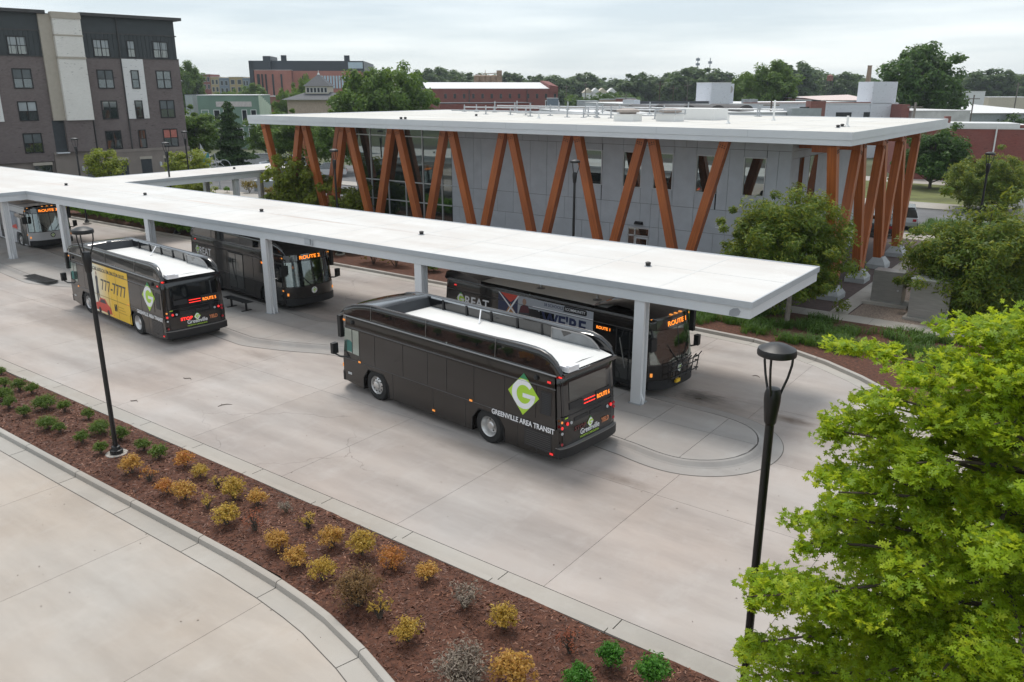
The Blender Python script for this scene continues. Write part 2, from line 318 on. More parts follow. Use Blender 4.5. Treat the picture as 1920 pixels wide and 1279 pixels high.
# mulch sheet (bumpy) and chips
mline = offset_poly(kbr, -.0, False)
def mulch_lo(x):
    best = 9.0
    if x > -12.55: 
        for a, b in zip(kbr[:-1], kbr[1:]):
            if min(a[0], b[0]) <= x <= max(a[0], b[0]) and abs(a[0] - b[0]) > 1e-4: best = a[1] + (b[1] - a[1]) * (x - a[0]) / (b[0] - a[0])
    return best if x < -1.6 else -4
def mulch_z(x, y): return .125 + .03 * math.sin(x * 1.7 + 2 * math.sin(y * 1.1)) * math.sin(y * 2.3 + x * .4) + .05 * max(0, min(1, (y - mulch_lo(x)) / .9)) * max(0, min(1, (11.43 - y) / .7))
rows = []
for i in range(0, 300):
    x = -46 + i * .165; lo = mulch_lo(x); rows.append([(x, lo + (11.43 - lo) * j / 22, mulch_z(x, lo + (11.43 - lo) * j / 22) + random.gauss(0, .006)) for j in range(23)])
g = MB(); g.grid(rows); stuff(tag(g.build('mulch', M_mulch, None, True), 'reddish brown bark mulch filling the curved planting bed', 'mulch'))
def flakes(name, P, size, aspect, mat_, zrand=.5, parent=None):
    n = len(P); a = rng.uniform(0, 2 * np.pi, n); u = np.stack([np.cos(a), np.sin(a), rng.normal(0, zrand * .5, n)], 1); v = np.stack([-np.sin(a), np.cos(a), rng.normal(0, zrand, n)], 1)
    sz = size * rng.uniform(.5, 1.5, n)[:, None]; u *= sz; v *= sz * aspect
    V = np.stack([P - u - v, P + u - v, P + u + v, P - u + v], 1).reshape(-1, 3); return quads(name, V, n, mat_, parent)
def quads(name, V, n, mat_, parent=None, k=4):
    me = bpy.data.meshes.new(name); me.vertices.add(len(V)); me.vertices.foreach_set('co', V.astype(np.float32).ravel())
    me.loops.add(n * k); me.loops.foreach_set('vertex_index', np.arange(n * k, dtype=np.int32)); me.polygons.add(n)
    me.polygons.foreach_set('loop_start', np.arange(0, n * k, k, dtype=np.int32)); me.materials.append(mat_); me.update(calc_edges=True)
    return link(name, me, parent)
px_ = rng.uniform(-34, -1.5, 70000); py_ = rng.uniform(4, 11.4, 70000)
keep = np.array([mulch_lo(x) + .03 < y for x, y in zip(px_, py_)]); px_, py_ = px_[keep], py_[keep]
pz_ = np.array([mulch_z(x, y) for x, y in zip(px_, py_)]) + rng.uniform(.002, .016, len(px_))
M_chip = leafmat('bark_chip', (.045, .017, .010), (.125, .046, .026), (.31, .145, .085), .0)
stuff(tag(flakes('bark_chips', np.stack([px_, py_, pz_], 1), .028, .32, M_chip), 'loose bark chips scattered over the mulch bed', 'bark chips'))
# bus island with saw-tooth kerb
PER = 18.46; CL = R_(-5.7)
near = []
for k in (4, 3, 2, 1, 0):
    o = -PER * k
    near += [(-27.7 + o, 19.28), (-27.1 + o, 19.36), (-26.5 + o, 19.54), (-25.9 + o, 19.72), (-25.3 + o, 19.94), (-24.6 + o, 20.26), (-24.0 + o, 20.5), (-23.4 + o, 20.64), (-22.8 + o, 20.68)]
near += [(-10.2, 19.36)]
nose = [(-9.5, 19.2), (-8.9, 19.12), (-8.4, 19.18), (-7.95, 19.4), (-7.55, 19.75), (-7.25, 20.25), (-7.12, 20.85), (-7.17, 21.45), (-7.42, 22.0), (-7.85, 22.42), (-8.5, 22.66), (-9.3, 22.73), (-10.2, 22.72)]
far = []
for k in (0, 1, 2, 3, 4):
    o = -PER * k
    if k > 0: far += [(-10.4 + o, 22.62), (-9.5 + o, 22.5), (-8.9 + o, 22.5), (-8.3 + o, 22.62), (-7.5 + o, 22.95), (-6.8 + o, 23.4), (-6.0 + o, 23.72), (-5.2 + o, 23.82), (-4.4 + o, 23.8)][::-1]
    
outl = near + nose + far
for _ in range(2): outl = [q for a, b_ in zip(outl, outl[1:] + outl[:1]) for q in ((a[0] * .75 + b_[0] * .25, a[1] * .75 + b_[1] * .25), (a[0] * .25 + b_[0] * .75, a[1] * .25 + b_[1] * .75))]
outl = resample(outl, 1.2)
outl = [p for p in outl if p[0] > -84]
g = MB(); g.prism(offset_poly(outl, .70), -.03, .010); island = struct(g.build('island_gutter', M_isl))
def sl_ring(o0, z0, o1, z1):
    a, b_ = offset_poly(outl, o0), offset_poly(outl, o1); n = len(outl)
    return [(*p, z0) for p in a] + [(*p, z1) for p in b_], [(i, (i + 1) % n, n + (i + 1) % n, n + i) for i in range(n)]
g = MB(); g.add(*sl_ring(.02, .145, .09, .125)); g.add(*sl_ring(.09, .125, .2, .035)); g.add(*sl_ring(.2, .035, .26, .012)); struct(g.build('island_kerb', M_isl, None, True))
g = MB(); g.prism(outl, 0.0, .13); struct(g.build('island_base', M_joint))
g = MB(); g.add(*sl_ring(.70, .006, .722, .0045)); struct(g.build('island_joint', mat('joint_dark', (.10, .09, .08), .95)))
# island paving slabs, clipped to outline by columns
def span(x):
    ys = []
    n = len(outl)
    for i in range(n):
        a, b_ = outl[i], outl[(i + 1) % n]
        if (a[0] - x) * (b_[0] - x) <= 0 and abs(a[0] - b_[0]) > 1e-6: ys.append(a[1] + (b_[1] - a[1]) * (x - a[0]) / (b_[0] - a[0]))
    return (min(ys), max(ys)) if ys else None
xj = [max(p[0] for p in outl) - .03, -8.55] + [-10.35 - 1.85 * k for k in range(40)]
pav = struct(MB().box(-30, -29.9, 21, 21.1, .05, .1).build('island_paving', M_joint))
for x1, x0 in zip(xj[:-1], xj[1:]):
    if x0 < -80: break
    xx = np.linspace(x0 + .007, x1 - .007, 9); sp = [span(x) for x in xx]
    if any(s is None for s in sp): continue
    for lo, hi in ((0, .5), (.5, 1)):
        mid = 21.25
        bot = [(x, (s[0] + .006) if lo == 0 else mid + .007) for x, s in zip(xx, sp)]; top = [(x, (s[1] - .006) if hi == 1 else mid - .007) for x, s in zip(xx, sp)]
        g = MB(); g.prism(bot + top[::-1], .1, .148); g.build('paving_slab', M_isl, pav)
# drain grate and puddle-free details on the island
t = thing('drain_grate', 'dark rectangular metal grate set in the island paving', 'grate', (-45.7, 19.3, .15))
g = MB(); g.box(-1.35, 1.35, -.3, .3, 0, .012)
g.build('frame', M_blkp, t)
g = MB()
for k in range(22): g.box(-1.28 + k * .118, -1.2 + k * .118, -.26, .26, .012, .022)
stuff(g.build('bar', M_blk, t))
# far planting strip, walk, pavers, gravel, streets
fk = [(-75, 31.45), (-55, 31.5), (-38, 31.55), (-20, 31.5), (-13.5, 31.5), (-11, 31.35), (-9.3, 30.9), (-7.8, 30.2), (-6.3, 29.2), (-4.8, 27.9), (-3, 26), (0, 22), (8, 12)]
fkr = resample(fk, .7)
g = MB(); pl = fkr + [(30, 12), (30, 36.4), (-75, 36.4)]; g.prism(pl, -.05, .1); fbed = struct(g.build('far_planting_bed', M_mulch))
Sf = cum(fkr); brf = [1 + 3.0 * k for k in range(int(Sf[-1] / 3.0))]
strip_segments(fkr, [(0, -.03), (0, .14), (.02, .152), (.12, .15), (.15, .13), (.17, .0)], brf, fbed, 'kerb_stone', M_kerb)
strip_segments(fkr, [(.175, -.03), (.175, .012), (.62, .008), (.62, -.03)], brf, fbed, 'gutter_slab', M_kerb)
g = MB(); g.box(-60, 30, 36.35, 60.4, -.05, .03); struct(g.build('plaza', M_paver))
walk = struct(MB().box(-52, 20, 36.5, 37.75, -.04, .045).build('footpath', M_joint))
for k in range(30): slab(-38 + 1.5 * k, -36.5 + 1.5 * k, 36.5, 37.75, M_kerb, .06, .008, walk, 'paving_slab', .02)
for k in range(14): slab(-9.95, -9.15, 37.76 + 1.62 * k, 37.76 + 1.62 * (k + 1), M_kerb, .06, .008, walk, 'paving_slab', .02)
g = MB(); g.box(-9.1, 4, 37.8, 46.5, -.03, .045); struct(g.build('gravel_bed', M_gravel))
g = MB(); g.box(-120, 40, 60.45, 63.0, -.03, .06); struct(g.build('pavement', M_kerb))
g = MB(); g.box(-11.8, 30, 63.05, 70, -.05, .12); struct(g.build('verge', M_grass))
g = MB(); g.box(-140, 60, 63.0, 77.5, -.06, -.01); struct(g.build('street', M_asph))
g = MB(); g.box(-40, 60, 77.5, 81.5, -.06, .10); struct(g.build('far_pavement', M_kerb))
g = MB(); g.box(-40, 60, 81.6, 98, -.06, .08); struct(g.build('lawn', M_grass))
g = MB(); g.box(-9.2, 40, 82.4, 91, .0, .085); struct(g.build('driveway', M_asph))
g = MB(); g.box(-40, 60, 98, 103.5, -.05, .05); struct(g.build('car_park', M_kerb))
g = MB(); g.box(-140, -57, 31, 63, -.06, -.015); struct(g.build('side_street', M_asph))
g = MB(); g.box(-57, -52, 42.5, 60.4, -.03, .05); struct(g.build('lawn', M_grass))
g = MB(); g.box(-75, -57, 47, 50, -.03, .02); struct(g.build('pavement', M_kerb))
# ------------------------------------------------------------------ bus canopy
can = thing('bus_canopy', 'long flat white canopy roof on pale square columns over the bus island', 'canopy', (0, 0, 0))
plan = [(-7.87, 21.9), (-7.87, 28.05), (-52.0, 28.15), (-52.0, 43.3), (-56.5, 43.3), (-56.5, 28.4), (-86, 28.4), (-86, 22.2), (-56.4, 22.2), (-56.4, 13), (-52.1, 13), (-52.1, 22.0)]
plan = plan[::-1] if sum((a[0] - b[0]) * (a[1] + b[1]) for a, b in zip(plan, plan[1:] + plan[:1])) < 0 else plan
def ring(b, poly, o0, z0, o1, z1, mi=0):
    n = len(poly); p, q = mitre(poly, o0), mitre(poly, o1)
    b.add([(*a, z0) for a in p] + [(*a, z1) for a in q], [(i, (i + 1) % n, n + (i + 1) % n, n + i) for i in range(n)], mi)
def mitre(poly, d):
    out = []; n = len(poly)
    for i in range(n):
        a, b, c = Vector(poly[i - 1]), Vector(poly[i]), Vector(poly[(i + 1) % n]); t1 = (b - a).normalized(); t2 = (c - b).normalized()
        n1 = Vector((t1.y, -t1.x)); n2 = Vector((t2.y, -t2.x)); m_ = (n1 + n2); m_ = m_ / max(m_.dot(n1), .2); out.append((b.x + m_.x * d, b.y + m_.y * d))
    return out
if sum(a[0] * b[1] - b[0] * a[1] for a, b in zip(plan, plan[1:] + plan[:1])) < 0: plan = plan[::-1]
M_canroof = concrete('canopy_membrane', (.66, .66, .65), (.65, .63, .605), (.52, .47, .43), 0, [(-30, 24.9, 4, .16, .65, (.44, .31, .25)), (-39.5, 25.4, 3, .18, .6, (.55, .42, .36)), (-24, 25.0, 3, .16, .55, (.5, .37, .32)), (-54, 25, 2.5, .3, .35, (.55, .42, .36)), (-47, 25.6, 4, .2, .3, (.55, .45, .4))])
b = MB(); b.add([(*p, 4.035) for p in mitre(plan, -.06)], [tuple(range(len(plan)))]); b.build('membrane', M_canroof, can)
b = MB(); ring(b, plan, -.07, 4.034, -.05, 4.06); ring(b, plan, -.05, 4.06, .0, 4.06); ring(b, plan, 0, 4.06, .0, 3.87); ring(b, plan, 0, 3.87, -.045, 3.865); b.build('edge_trim', M_lip, can)
b = MB(); ring(b, plan, -.05, 3.866, -.05, 3.555); ring(b, plan, -.05, 3.555, -.12, 3.55); b.build('fascia', M_fasc, can)
b = MB(); b.add([(*p, 3.56) for p in mitre(plan, -.11)], [tuple(range(len(plan)))[::-1]]); b.build('soffit', M_soff, can)
b = MB(); 
for x, z in ((-31.3, 3.55), (-9.0, 3.6)): pass
cm = MB(); w = .175
cm.box(-w, w, -w, -w + .05, .14, 3.56); cm.box(-w, w, w - .05, w, .14, 3.56); cm.box(-w, w - .10, -w + .051, w - .051, .14, 3.56)
colmesh = cm.mesh('column', M_colm)
dm = MB(); dm.tube([(w - .05, -.06, 3.5), (w - .05, -.06, .5), (w + .03, -.06, .3), (w + .03, -.06, .15)], .045, 10); dpmesh = dm.mesh('downpipe', M_colm)
bm_ = MB(); bm_.box(-w - .05, w + .05, -w - .05, w + .05, .14, .165); 
for sx_ in (-1, 1):
    for sy_ in (-1, 1): bm_.lathe([(.018, 0), (.018, .03)], (sx_ * (w + .025), sy_ * (w + .025), .165), 6)
bpmesh = bm_.mesh('base_plate', M_galv)
for x, y in ((-11.45, 22.18), (-20.75, 22.18), (-29.95, 22.18), (-39.3, 22.18), (-48.4, 22.18), (-52.6, 20.9), (-55.8, 20.9), (-52.4, 36.6), (-56.1, 36.6), (-62, 22.6), (-71, 22.6), (-52.4, 41), (-56.1, 41.5)):
    c = link('column', colmesh, can); c.location = (x, y, 0)
    d = link('downpipe', dpmesh, c); p = link('base_plate', bpmesh, c)
vm = MB(); vm.lathe([(.13, 0), (.13, .02), (.06, .03)], (0, 0, 0), 14, 0, 'z', False); vm.lathe([(.085, .02), (.085, .09), (.10, .10), (.10, .13), (.05, .155)], (0, 0, 0), 12, 1)
ventmesh = vm.mesh('roof_vent', [M_galv, M_blkp], True)
for x, y in ((-53.3, 24.95), (-44.7, 25.2), (-33.9, 25.0), (-23.1, 24.8), (-12.6, 24.7), (-54.4, 38.0)):
    v = link('roof_vent', ventmesh, can); v.location = (x, y, 4.035)
M_seam = mat('membrane_seam', (.60, .595, .58), .6, var=.06)
b = MB()
for k in range(1, 15): x = -7.87 - 3.05 * k; b.box(x - .035, x + .035, 21.99, 28.0, 4.034, 4.0385)
b.box(-51.9, -7.95, 24.97, 25.03, 4.0345, 4.039)
stuff(b.build('membrane_seam', M_seam, can))
# dent in fascia near the middle
b = MB(); P0 = gp(688, 465, 0); b.box(-27.05, -26.7, 21.925, 21.945, 3.62, 3.86); b.box(-26.62, -26.56, 21.92, 21.945, 3.6, 3.84, rz=.0); b.build('dented_plate', M_lip, can)
b = MB(); pts = [(.0, .0), (.16, -.02), (.3, .04), (.34, .16), (.26, .24), (.12, .22), (.02, .14)]
b.prismy([(-8.55 + p[0], 3.58 + p[1]) for p in pts], 21.938, 21.948); b.build('bare_patch', mat('bare_metal', (.33, .35, .38), .4, .3), can)
# ------------------------------------------------------------------ transit building
tb = thing('transit_building', 'two storey grey panelled transit building with wide white roof on slanted timber struts', 'building', (0, 0, 0))
RX0, RX1, RY0, RY1 = -52.5, -9.95, 38.2, 60.2
rp = [(RX0, RY0), (RX1, RY0), (RX1, RY1), (RX0, RY1)]
M_roofw = concrete('roof_membrane', (.66, .65, .625), (.62, .60, .555), (.52, .49, .44), 0)
b = MB(); b.add([(*p, 7.96) for p in mitre(rp, -.05)], [(0, 1, 2, 3)]); roof = b.build('roof', M_roofw, tb)
b = MB(); ring(b, rp, -.06, 7.955, -.04, 8.0); ring(b, rp, -.04, 8.0, 0, 8.0); ring(b, rp, 0, 8.0, 0, 7.66); ring(b, rp, 0, 7.66, -.03, 7.655); ring(b, rp, -.03, 7.655, -.03, 7.41); ring(b, rp, -.03, 7.41, -.10, 7.4); b.build('roof_fascia', M_fasc, roof)
for k in range(1, 9):
    x = RX0 + (RX1 - RX0) * k / 9; b = MB(); b.box(x - .008, x + .008, RY0 - .003, RY0 + .01, 7.67, 7.99); b.build('fascia_joint', M_lip, roof)
b = MB(); b.add([(*p, 7.405) for p in mitre(rp, -.09)], [(3, 2, 1, 0)]); b.build('roof_soffit', M_soff, roof)
WX0, WX1, WY0, WY1 = -45.3, -13.75, 42.0, 56.5
b = MB(); b.box(-36.2, WX1 - .03, WY0 + .19, WY1, 0, 7.4); b.build('wall', M_gap, tb)
# cladding panels (front wall): rows with staggered joints, cut round the openings
wins = [(-16.22, -15.02), (-18.86, -17.66), (-21.41, -20.21), (-23.34, -22.14), (-25.92, -24.72)]
WZ0, WZ1 = 4.43, 6.43
opens = [(a, c, WZ0, WZ1) for a, c in wins] + [(-22.86, -21.46, 0, 2.2)]
def front_panel(x0, x1, z0, z1):
    # subtract openings by splitting
    todo = [(x0, x1, z0, z1)]
    for (a, c, e, f_) in opens:
        nt_ = []
        for (p, q, r, s) in todo:
            if c <= p or a >= q or f_ <= r or e >= s: nt_.append((p, q, r, s)); continue
            if a > p: nt_.append((p, a, r, s))
            if c < q: nt_.append((c, q, r, s))
            p2, q2 = max(p, a), min(q, c)
            if e > r: nt_.append((p2, q2, r, e))
            if f_ < s: nt_.append((p2, q2, f_, s))
        todo = nt_
    for (p, q, r, s) in todo:
        if q - p < .06 or s - r < .06: continue
        b = MB(); gq = .009; b.box(p + gq, q - gq, WY0, WY0 + .025, r + gq, s - gq); b.build('cladding_panel', M_clad, tb)
top_v = [-36.2, -34.98, -34.3, -33.04, -31.8, -30.4, -29.2, -28.55, -27.25, -25.92, -24.72, -23.34, -22.14, -21.41, -20.21, -19.49, -18.86, -17.66, -16.22, -15.02, WX1]
mid_v = [-36.2, -35.57, -34.32, -33.7, -32.41, -31.1, -29.82, -28.58, -27.9, -27.0, -25.92, -24.68, -23.34, -22.14, -21.41, -20.15, -18.86, -17.6, -17.0, -16.22, -15.0, -14.4, WX1]
low_v = [-36.2, -34.4, -32.4, -31.13, -30.48, -28.6, -27.26, -26.4, -24.7, -23.36, -22.1, -21.45, -20.89, -18.87, -18.29, -16.98, -15.4, WX1]
bot_v = [-36.2, -35.59, -33.67, -31.76, -30.2, -28.56, -26.66, -25.98, -24.05, -22.86, -21.46, -20.87, -20.19, -18.86, -17.62, -16.97, -15.3, WX1]
for vv, z0, z1 in ((top_v, 6.8, 7.4), (mid_v, 3.59, 6.8), (low_v, 2.29, 3.59), (bot_v, .0, 2.29)):
    for a, c in zip(vv[:-1], vv[1:]): front_panel(a, c, z0, z1)
# windows: deep reveals, frames, panes
for a, c in wins:
    b = MB(); yy = WY0; fw = .045
    b.box(a, a + fw, yy + .01, yy + .16, WZ0, WZ1); b.box(c - fw, c, yy + .01, yy + .16, WZ0, WZ1); b.box(a + fw, c - fw, yy + .01, yy + .16, WZ1 - fw, WZ1); b.box(a + fw, c - fw, yy - .02, yy + .16, WZ0, WZ0 + fw)
    wf = b.build('window', M_alu, tb)
    b = MB(); b.box(a + fw, c - fw, yy + .10, yy + .11, WZ0 + fw, WZ1 - fw); b.build('pane', M_win, wf)
    b = MB(); b.box(a + .03, c - .03, yy + .161, yy + .18, WZ0, WZ1); b.build('blind', M_blindw, wf)
# reveals round the panels at the right corner
b = MB(); b.box(WX1 - .03, WX1 - .001, WY0 + .001, WY0 + .2, 0, 7.39); b.build('corner_trim', M_clad, tb)
# entrance door with transom
b = MB(); a, c = -22.86, -21.46; y0, y1 = WY0 - .01, WY0 + .09
for (p, q, r, s) in ((a, c, 2.13, 2.2), (a, c, 1.68, 1.75), (a, a + .06, 0, 2.13), (c - .06, c, 0, 2.13), (-22.42, -22.35, 0, 2.13)): b.box(p, q, y0, y1 - .004 * (s < 2), r, s)
df = b.build('entrance_door', M_alu, tb)
b = MB(); b.box(a + .06, -22.42, y0 + .04, y0 + .05, 0.05, 2.13); b.box(-22.35, c - .06, y0 + .04, y0 + .05, 1.75, 2.13); b.build('pane', M_win, df)
b = MB(); 
for (p, q, r, s) in ((-22.34, -22.26, .02, 1.66), (-21.6, -21.53, .02, 1.66), (-22.26, -21.6, 1.56, 1.66), (-22.26, -21.6, .02, .25)): b.box(p, q, y0 - .012, y0 + .03, r, s)
b.build('leaf_frame', M_fasc, df)
b = MB(); b.box(-22.26, -21.6, y0 + .005, y0 + .015, .25, 1.56); b.build('pane', M_win, df)
b = MB(); b.tube([(-21.68, y0 - .02, .8), (-21.68, y0 - .07, .82), (-21.68, y0 - .07, 1.15), (-21.68, y0 - .02, 1.17)], .015, 6); b.build('handle', M_steel, df)
b = MB(); b.hexa([(-22.45, 41.97, 2.36), (-21.85, 41.97, 2.36), (-21.85, 42.0, 2.36), (-22.45, 42.0, 2.36), (-22.35, 41.75, 2.42), (-21.95, 41.75, 2.42), (-21.9, 42.0, 2.55), (-22.4, 42.0, 2.55)]); b.build('door_lamp', M_blk, tb)
# louvre vents
lv = MB(); 
for k in range(3): lv.hexa([(0, -.06, .05 + k * .15), (.34, -.06, .05 + k * .15), (.34, 0, .03 + k * .15), (0, 0, .03 + k * .15), (0, -.02, .13 + k * .15), (.34, -.02, .13 + k * .15), (.34, 0, .13 + k * .15), (0, 0, .13 + k * .15)])
lvm = lv.mesh('wall_vent', M_fasc)
o = link('wall_vent', lvm, tb); o.location = (-17.52, WY0 - .002, 2.56)
# right side wall cladding and tall windows
b = MB(); b.box(WX1 - .02, WX1 + .012, 43.3, 44.0, 2.6, 6.42); sw = b.build('side_window', M_win, tb)
b = MB(); b.box(WX1 - .02, WX1 + .012, 45.0, 46.3, 2.6, 6.42); sw = b.build('side_window', M_win, tb)
sopen = [(43.3, 44.0), (45.0, 46.3)]
for z0, z1, ys in ((6.8, 7.4, [42.026, 43.3, 45, 46.3, 47.8, 49.5, 51, 53, 54.5, 56.5]), (6.43, 6.8, [42.026, 44, 46.3, 49, 51, 54.5, 56.5]), (2.59, 6.43, [42.026, 43.3, 44.0, 45.0, 46.3, 47.4, 49, 50.2, 52, 53.6, 55, 56.5]), (0, 2.59, [42.026, 43.5, 45.5, 47.4, 49, 51, 53, 55, 56.5])):
    for a, c in zip(ys[:-1], ys[1:]):
        if z0 == 2.59 and (a, c) in sopen: continue
        b = MB(); b.box(WX1 - .028, WX1, a + .008, c - .008, z0 + .008, z1 - .008); b.build('cladding_panel', M_clad, tb)
# curtain wall at left end
mux = [-45.25, -43.76, -42.1, -40.42, -38.76, -37.06, -36.2]; muz = [0, 2.29, 3.63, 6.72, 7.4]
b = MB(); b.box(-36.28, -36.2, 42.02, 50, 0, 7.4)
cw = b.build('curtain_wall', M_gap, tb)
for i, x in enumerate(mux[:-1]):
    b = MB(); b.box(x - .03, x + .03, 41.93, 42.05, 0, 7.4); b.build('mullion', M_alu, cw)
for z in muz[1:-1]:
    for x0, x1 in zip(mux[:-1], mux[1:]):
        b = MB(); b.box(x0 + .03, x1 - .03, 41.95, 42.04, z - .035, z + .035); b.build('transom', M_alu, cw)
for x0, x1 in zip(mux[:-1], mux[1:]):
    for z0, z1 in zip(muz[:-1], muz[1:]):
        b = MB(); tl = random.gauss(0, .0035); tz = random.gauss(0, .003)
        b.hexa([(x0 + .03, 42.0 + tl, z0 + .03), (x1 - .03, 42.0 - tl, z0 + .03), (x1 - .03, 42.012 - tl, z0 + .03), (x0 + .03, 42.012 + tl, z0 + .03), (x0 + .03, 42.0 + tl + tz, z1 - .03), (x1 - .03, 42.0 - tl + tz, z1 - .03), (x1 - .03, 42.012 - tl + tz, z1 - .03), (x0 + .03, 42.012 + tl + tz, z1 - .03)]); b.build('pane', M_curt, cw)
for k in range(7):
    y = 42.06 + k * 2.0
    b = MB(); b.box(-45.28, -45.22, y, y + .06, 0, 7.4); b.build('mullion', M_alu, cw)
    for z0, z1 in zip(muz[:-1], muz[1:]):
        b = MB(); b.box(-45.256, -45.244, y + .06, y + 2.0, z0 + .03, z1 - .03); b.build('pane', M_curt, cw)
for z in muz[1:-1]:
    b = MB(); b.box(-45.275, -45.225, 42.12, 56, z - .035, z + .035); b.build('transom', M_alu, cw)
# inside: floor, upper floor edge, columns, stair and ring lamp
b = MB(); b.box(-45.1, -36.3, 42.3, 56, 0.02, .06); b.box(-45.1, -40, 47, 56, 3.5, 3.75); b.box(-45.1, -36.3, 55.8, 56, 0, 3.4); b.box(-38.5, -36.3, 48, 50, 0, 3.0); b.build('interior_floor', M_soff, tb)
b = MB(); b.lathe([(.75, 0), (.75, .16), (.95, .16), (.95, 0), (.75, 0)], (-38.4, 45, 6.3), 28, 0, 'z', False); b.build('ring_lamp', M_fasc, tb)
# slanted timber struts
def beam(name, p, q, w, d, mat_, parent, up=(0, 1, 0)):
    p, q = Vector(p), Vector(q); t = (q - p); L = t.length; t.normalize(); yv = Vector(up); yv = (yv - t * yv.dot(t)).normalized(); xv = yv.cross(t)
    b = MB(); b.box(-w / 2, w / 2, -d / 2, d / 2, 0, L)
    for kk in (-.16, 0, .16): pass
    o = b.build(name, mat_, parent); M = Matrix((xv, yv, t)).transposed().to_4x4(); M.translation = p; o.matrix_local = M; return o, L
bolt_m = MB()
for i in range(2):
    for j in range(3): bolt_m.lathe([(.03, -.016), (.03, .0)], (-.12 + .12 * j, 0, -.12 + .1 * i), 8, 0, 'y')
bolt_mesh = bolt_m.mesh('bolt_plate', M_bolt)
pm = MB(); pm.add([(-.62, -.5, 0), (.62, -.5, 0), (.62, .5, 0), (-.62, .5, 0), (-.62, -.5, .25), (.62, -.5, .25), (.62, .5, .25), (-.62, .5, .25), (-.36, -.26, .62), (.36, -.26, .62), (.36, .26, .62), (-.36, .26, .62)],
       [(0, 1, 5, 4), (1, 2, 6, 5), (2, 3, 7, 6), (3, 0, 4, 7), (4, 5, 9, 8), (5, 6, 10, 9), (6, 7, 11, 10), (7, 4, 8, 11), (8, 9, 10, 11)])
M_foot = mat('cast_concrete', (.36, .37, .375), .8, var=.1, scale=4); padmesh = pm.mesh('concrete_footing', M_foot)
YF = 39.35; SPC = 4.555
def strut(p, q, up=(0, 1, 0), bolts=True, w=.44, d=.42):
    o, L = beam('timber_strut', p, q, w, d, M_wood, tb, up)
    if bolts:
        k = stuff(link('bolt_plate', bolt_mesh, o)); k.location = (0, -d / 2 - .001, L - .22)
    return o
def foot(x, y, rz=0):
    f = link('concrete_footing', padmesh, tb); f.location = (x, y, .02); f.rotation_euler = (0, 0, rz)
TOPX = [-15.9 - SPC * k for k in range(0, 9)]
for k, tx in enumerate(TOPX):
    if k > 0: strut((tx + 2.02, YF, .72), (tx + .29, YF, 7.39))
    if k < 8: strut((tx - 2.02, YF, .72), (tx - .29, YF, 7.39))
    if k < 8: foot(tx - SPC / 2, YF)
strut((TOPX[8] - .05 + 2.2, YF + .0, 2.2), (TOPX[8] - .05, YF, 7.39)) if False else None
# right side struts and footings
XR = -10.95
for y in (40.55, 45.25, 49.6, 53.95):
    foot(XR + .25, y, math.pi / 2)
    strut((XR + .2, y - .12, .68), (XR, y - 1.55, 7.39), (-1, 0, 0), True)
    strut((XR + .2, y + .22, .68), (XR, y + 2.6, 7.1), (-1, 0, 0), True)
for y in (43.0, 47.4, 51.8, 56.4):
    b = MB(); b.box(XR - 2.75, XR + .22, y - .2, y + .2, 6.95, 7.39); b.build('timber_beam', M_wood, tb)
b = MB(); b.box(XR - 1.1, XR - .25, 39.5, 39.8, 7.0, 7.39); b.build('timber_beam', M_wood, tb)
# left side struts
XL = -51.3
for y in (44, 48.6, 53.2):
    foot(XL, y, math.pi / 2); strut((XL, y - .3, .68), (XL, y - 2, 7.39), (1, 0, 0)); strut((XL, y + .3, .68), (XL, y + 2, 7.39), (1, 0, 0))
for x in TOPX[6:]:
    strut((x + 2.0, 58.6, .7), (x + .3, 58.6, 7.39)); strut((x - 2.0, 58.6, .7), (x - .3, 58.6, 7.39))
b = MB(); b.box(-47.3, -43.2, 43.8, 44.2, 6.95, 7.39); b.build('timber_beam', M_wood, tb)
b = MB()
for k in range(1, 14): x = RX0 + 3.04 * k; b.box(x - .05, x + .05, RY0 + .08, RY1 - .08, 7.958, 7.9645)
for k in range(1, 3): y = RY0 + 7.3 * k; b.box(RX0 + .1, RX1 - .1, y - .05, y + .05, 7.9585, 7.965)
stuff(b.build('roof_seam', M_seam, roof))
# roof clutter
def rz_pt(px, py): q = gp(px, py, 7.96); return q
rail = [(638, 208), (760, 210), (893, 212), (1020, 213), (1100, 214), (1275, 214)]
b = MB()
for (xa, xb, y, z) in ((-47, -24, 56.3, 8.35), (-45, -20, 58.4, 8.45), (-44, -30.5, 51.2, 8.22), (-36, -23.5, 49.0, 8.2)): b.tube([(xa, y, z), (xb, y, z)], .055, 6)
pipes = b.build('rooftop_pipes', M_galv, roof)
pst = MB(); pst.tube([(0, 0, 0), (0, 0, .85)], .05, 6); pst.tube([(-.16, 0, .3), (.16, 0, .3)], .03, 5); pst.box(-.15, .15, -.15, .15, 0, .05); pstm = pst.mesh('pipe_stand', M_galv)
for i in range(30):
    p = link('pipe_stand', pstm, roof); row = random.choice(((-47, -24, 56.3), (-45, -20, 58.4), (-44, -30.5, 51.2), (-36, -23.5, 49.0))); p.location = (random.uniform(row[0], row[1]), row[2], 7.96); p.scale = (1, 1, random.uniform(.6, 1.1))
hk = MB(); hk.box(-.62, .62, -.62, .62, 0, .38); hk.box(-.66, .66, -.66, .66, .38, .42); hk.lathe([(.5, .42), (.5, .5), (.68, .52), (.7, .66), (.35, .74)], (0, 0, 0), 16, 1)
hkm = hk.mesh('exhaust_fan', [M_white, mat('fan_brown', (.36, .31, .28), .6)])
f1 = link('exhaust_fan', hkm, roof); q = gp(1177, 226, 8.0); f1.location = (q[0], q[1], 7.96)
f2 = link('exhaust_fan', hkm, roof); q = gp(1256, 226, 8.0); f2.location = (q[0], q[1], 7.96)
b = MB(); qx, qy = q[0], q[1]
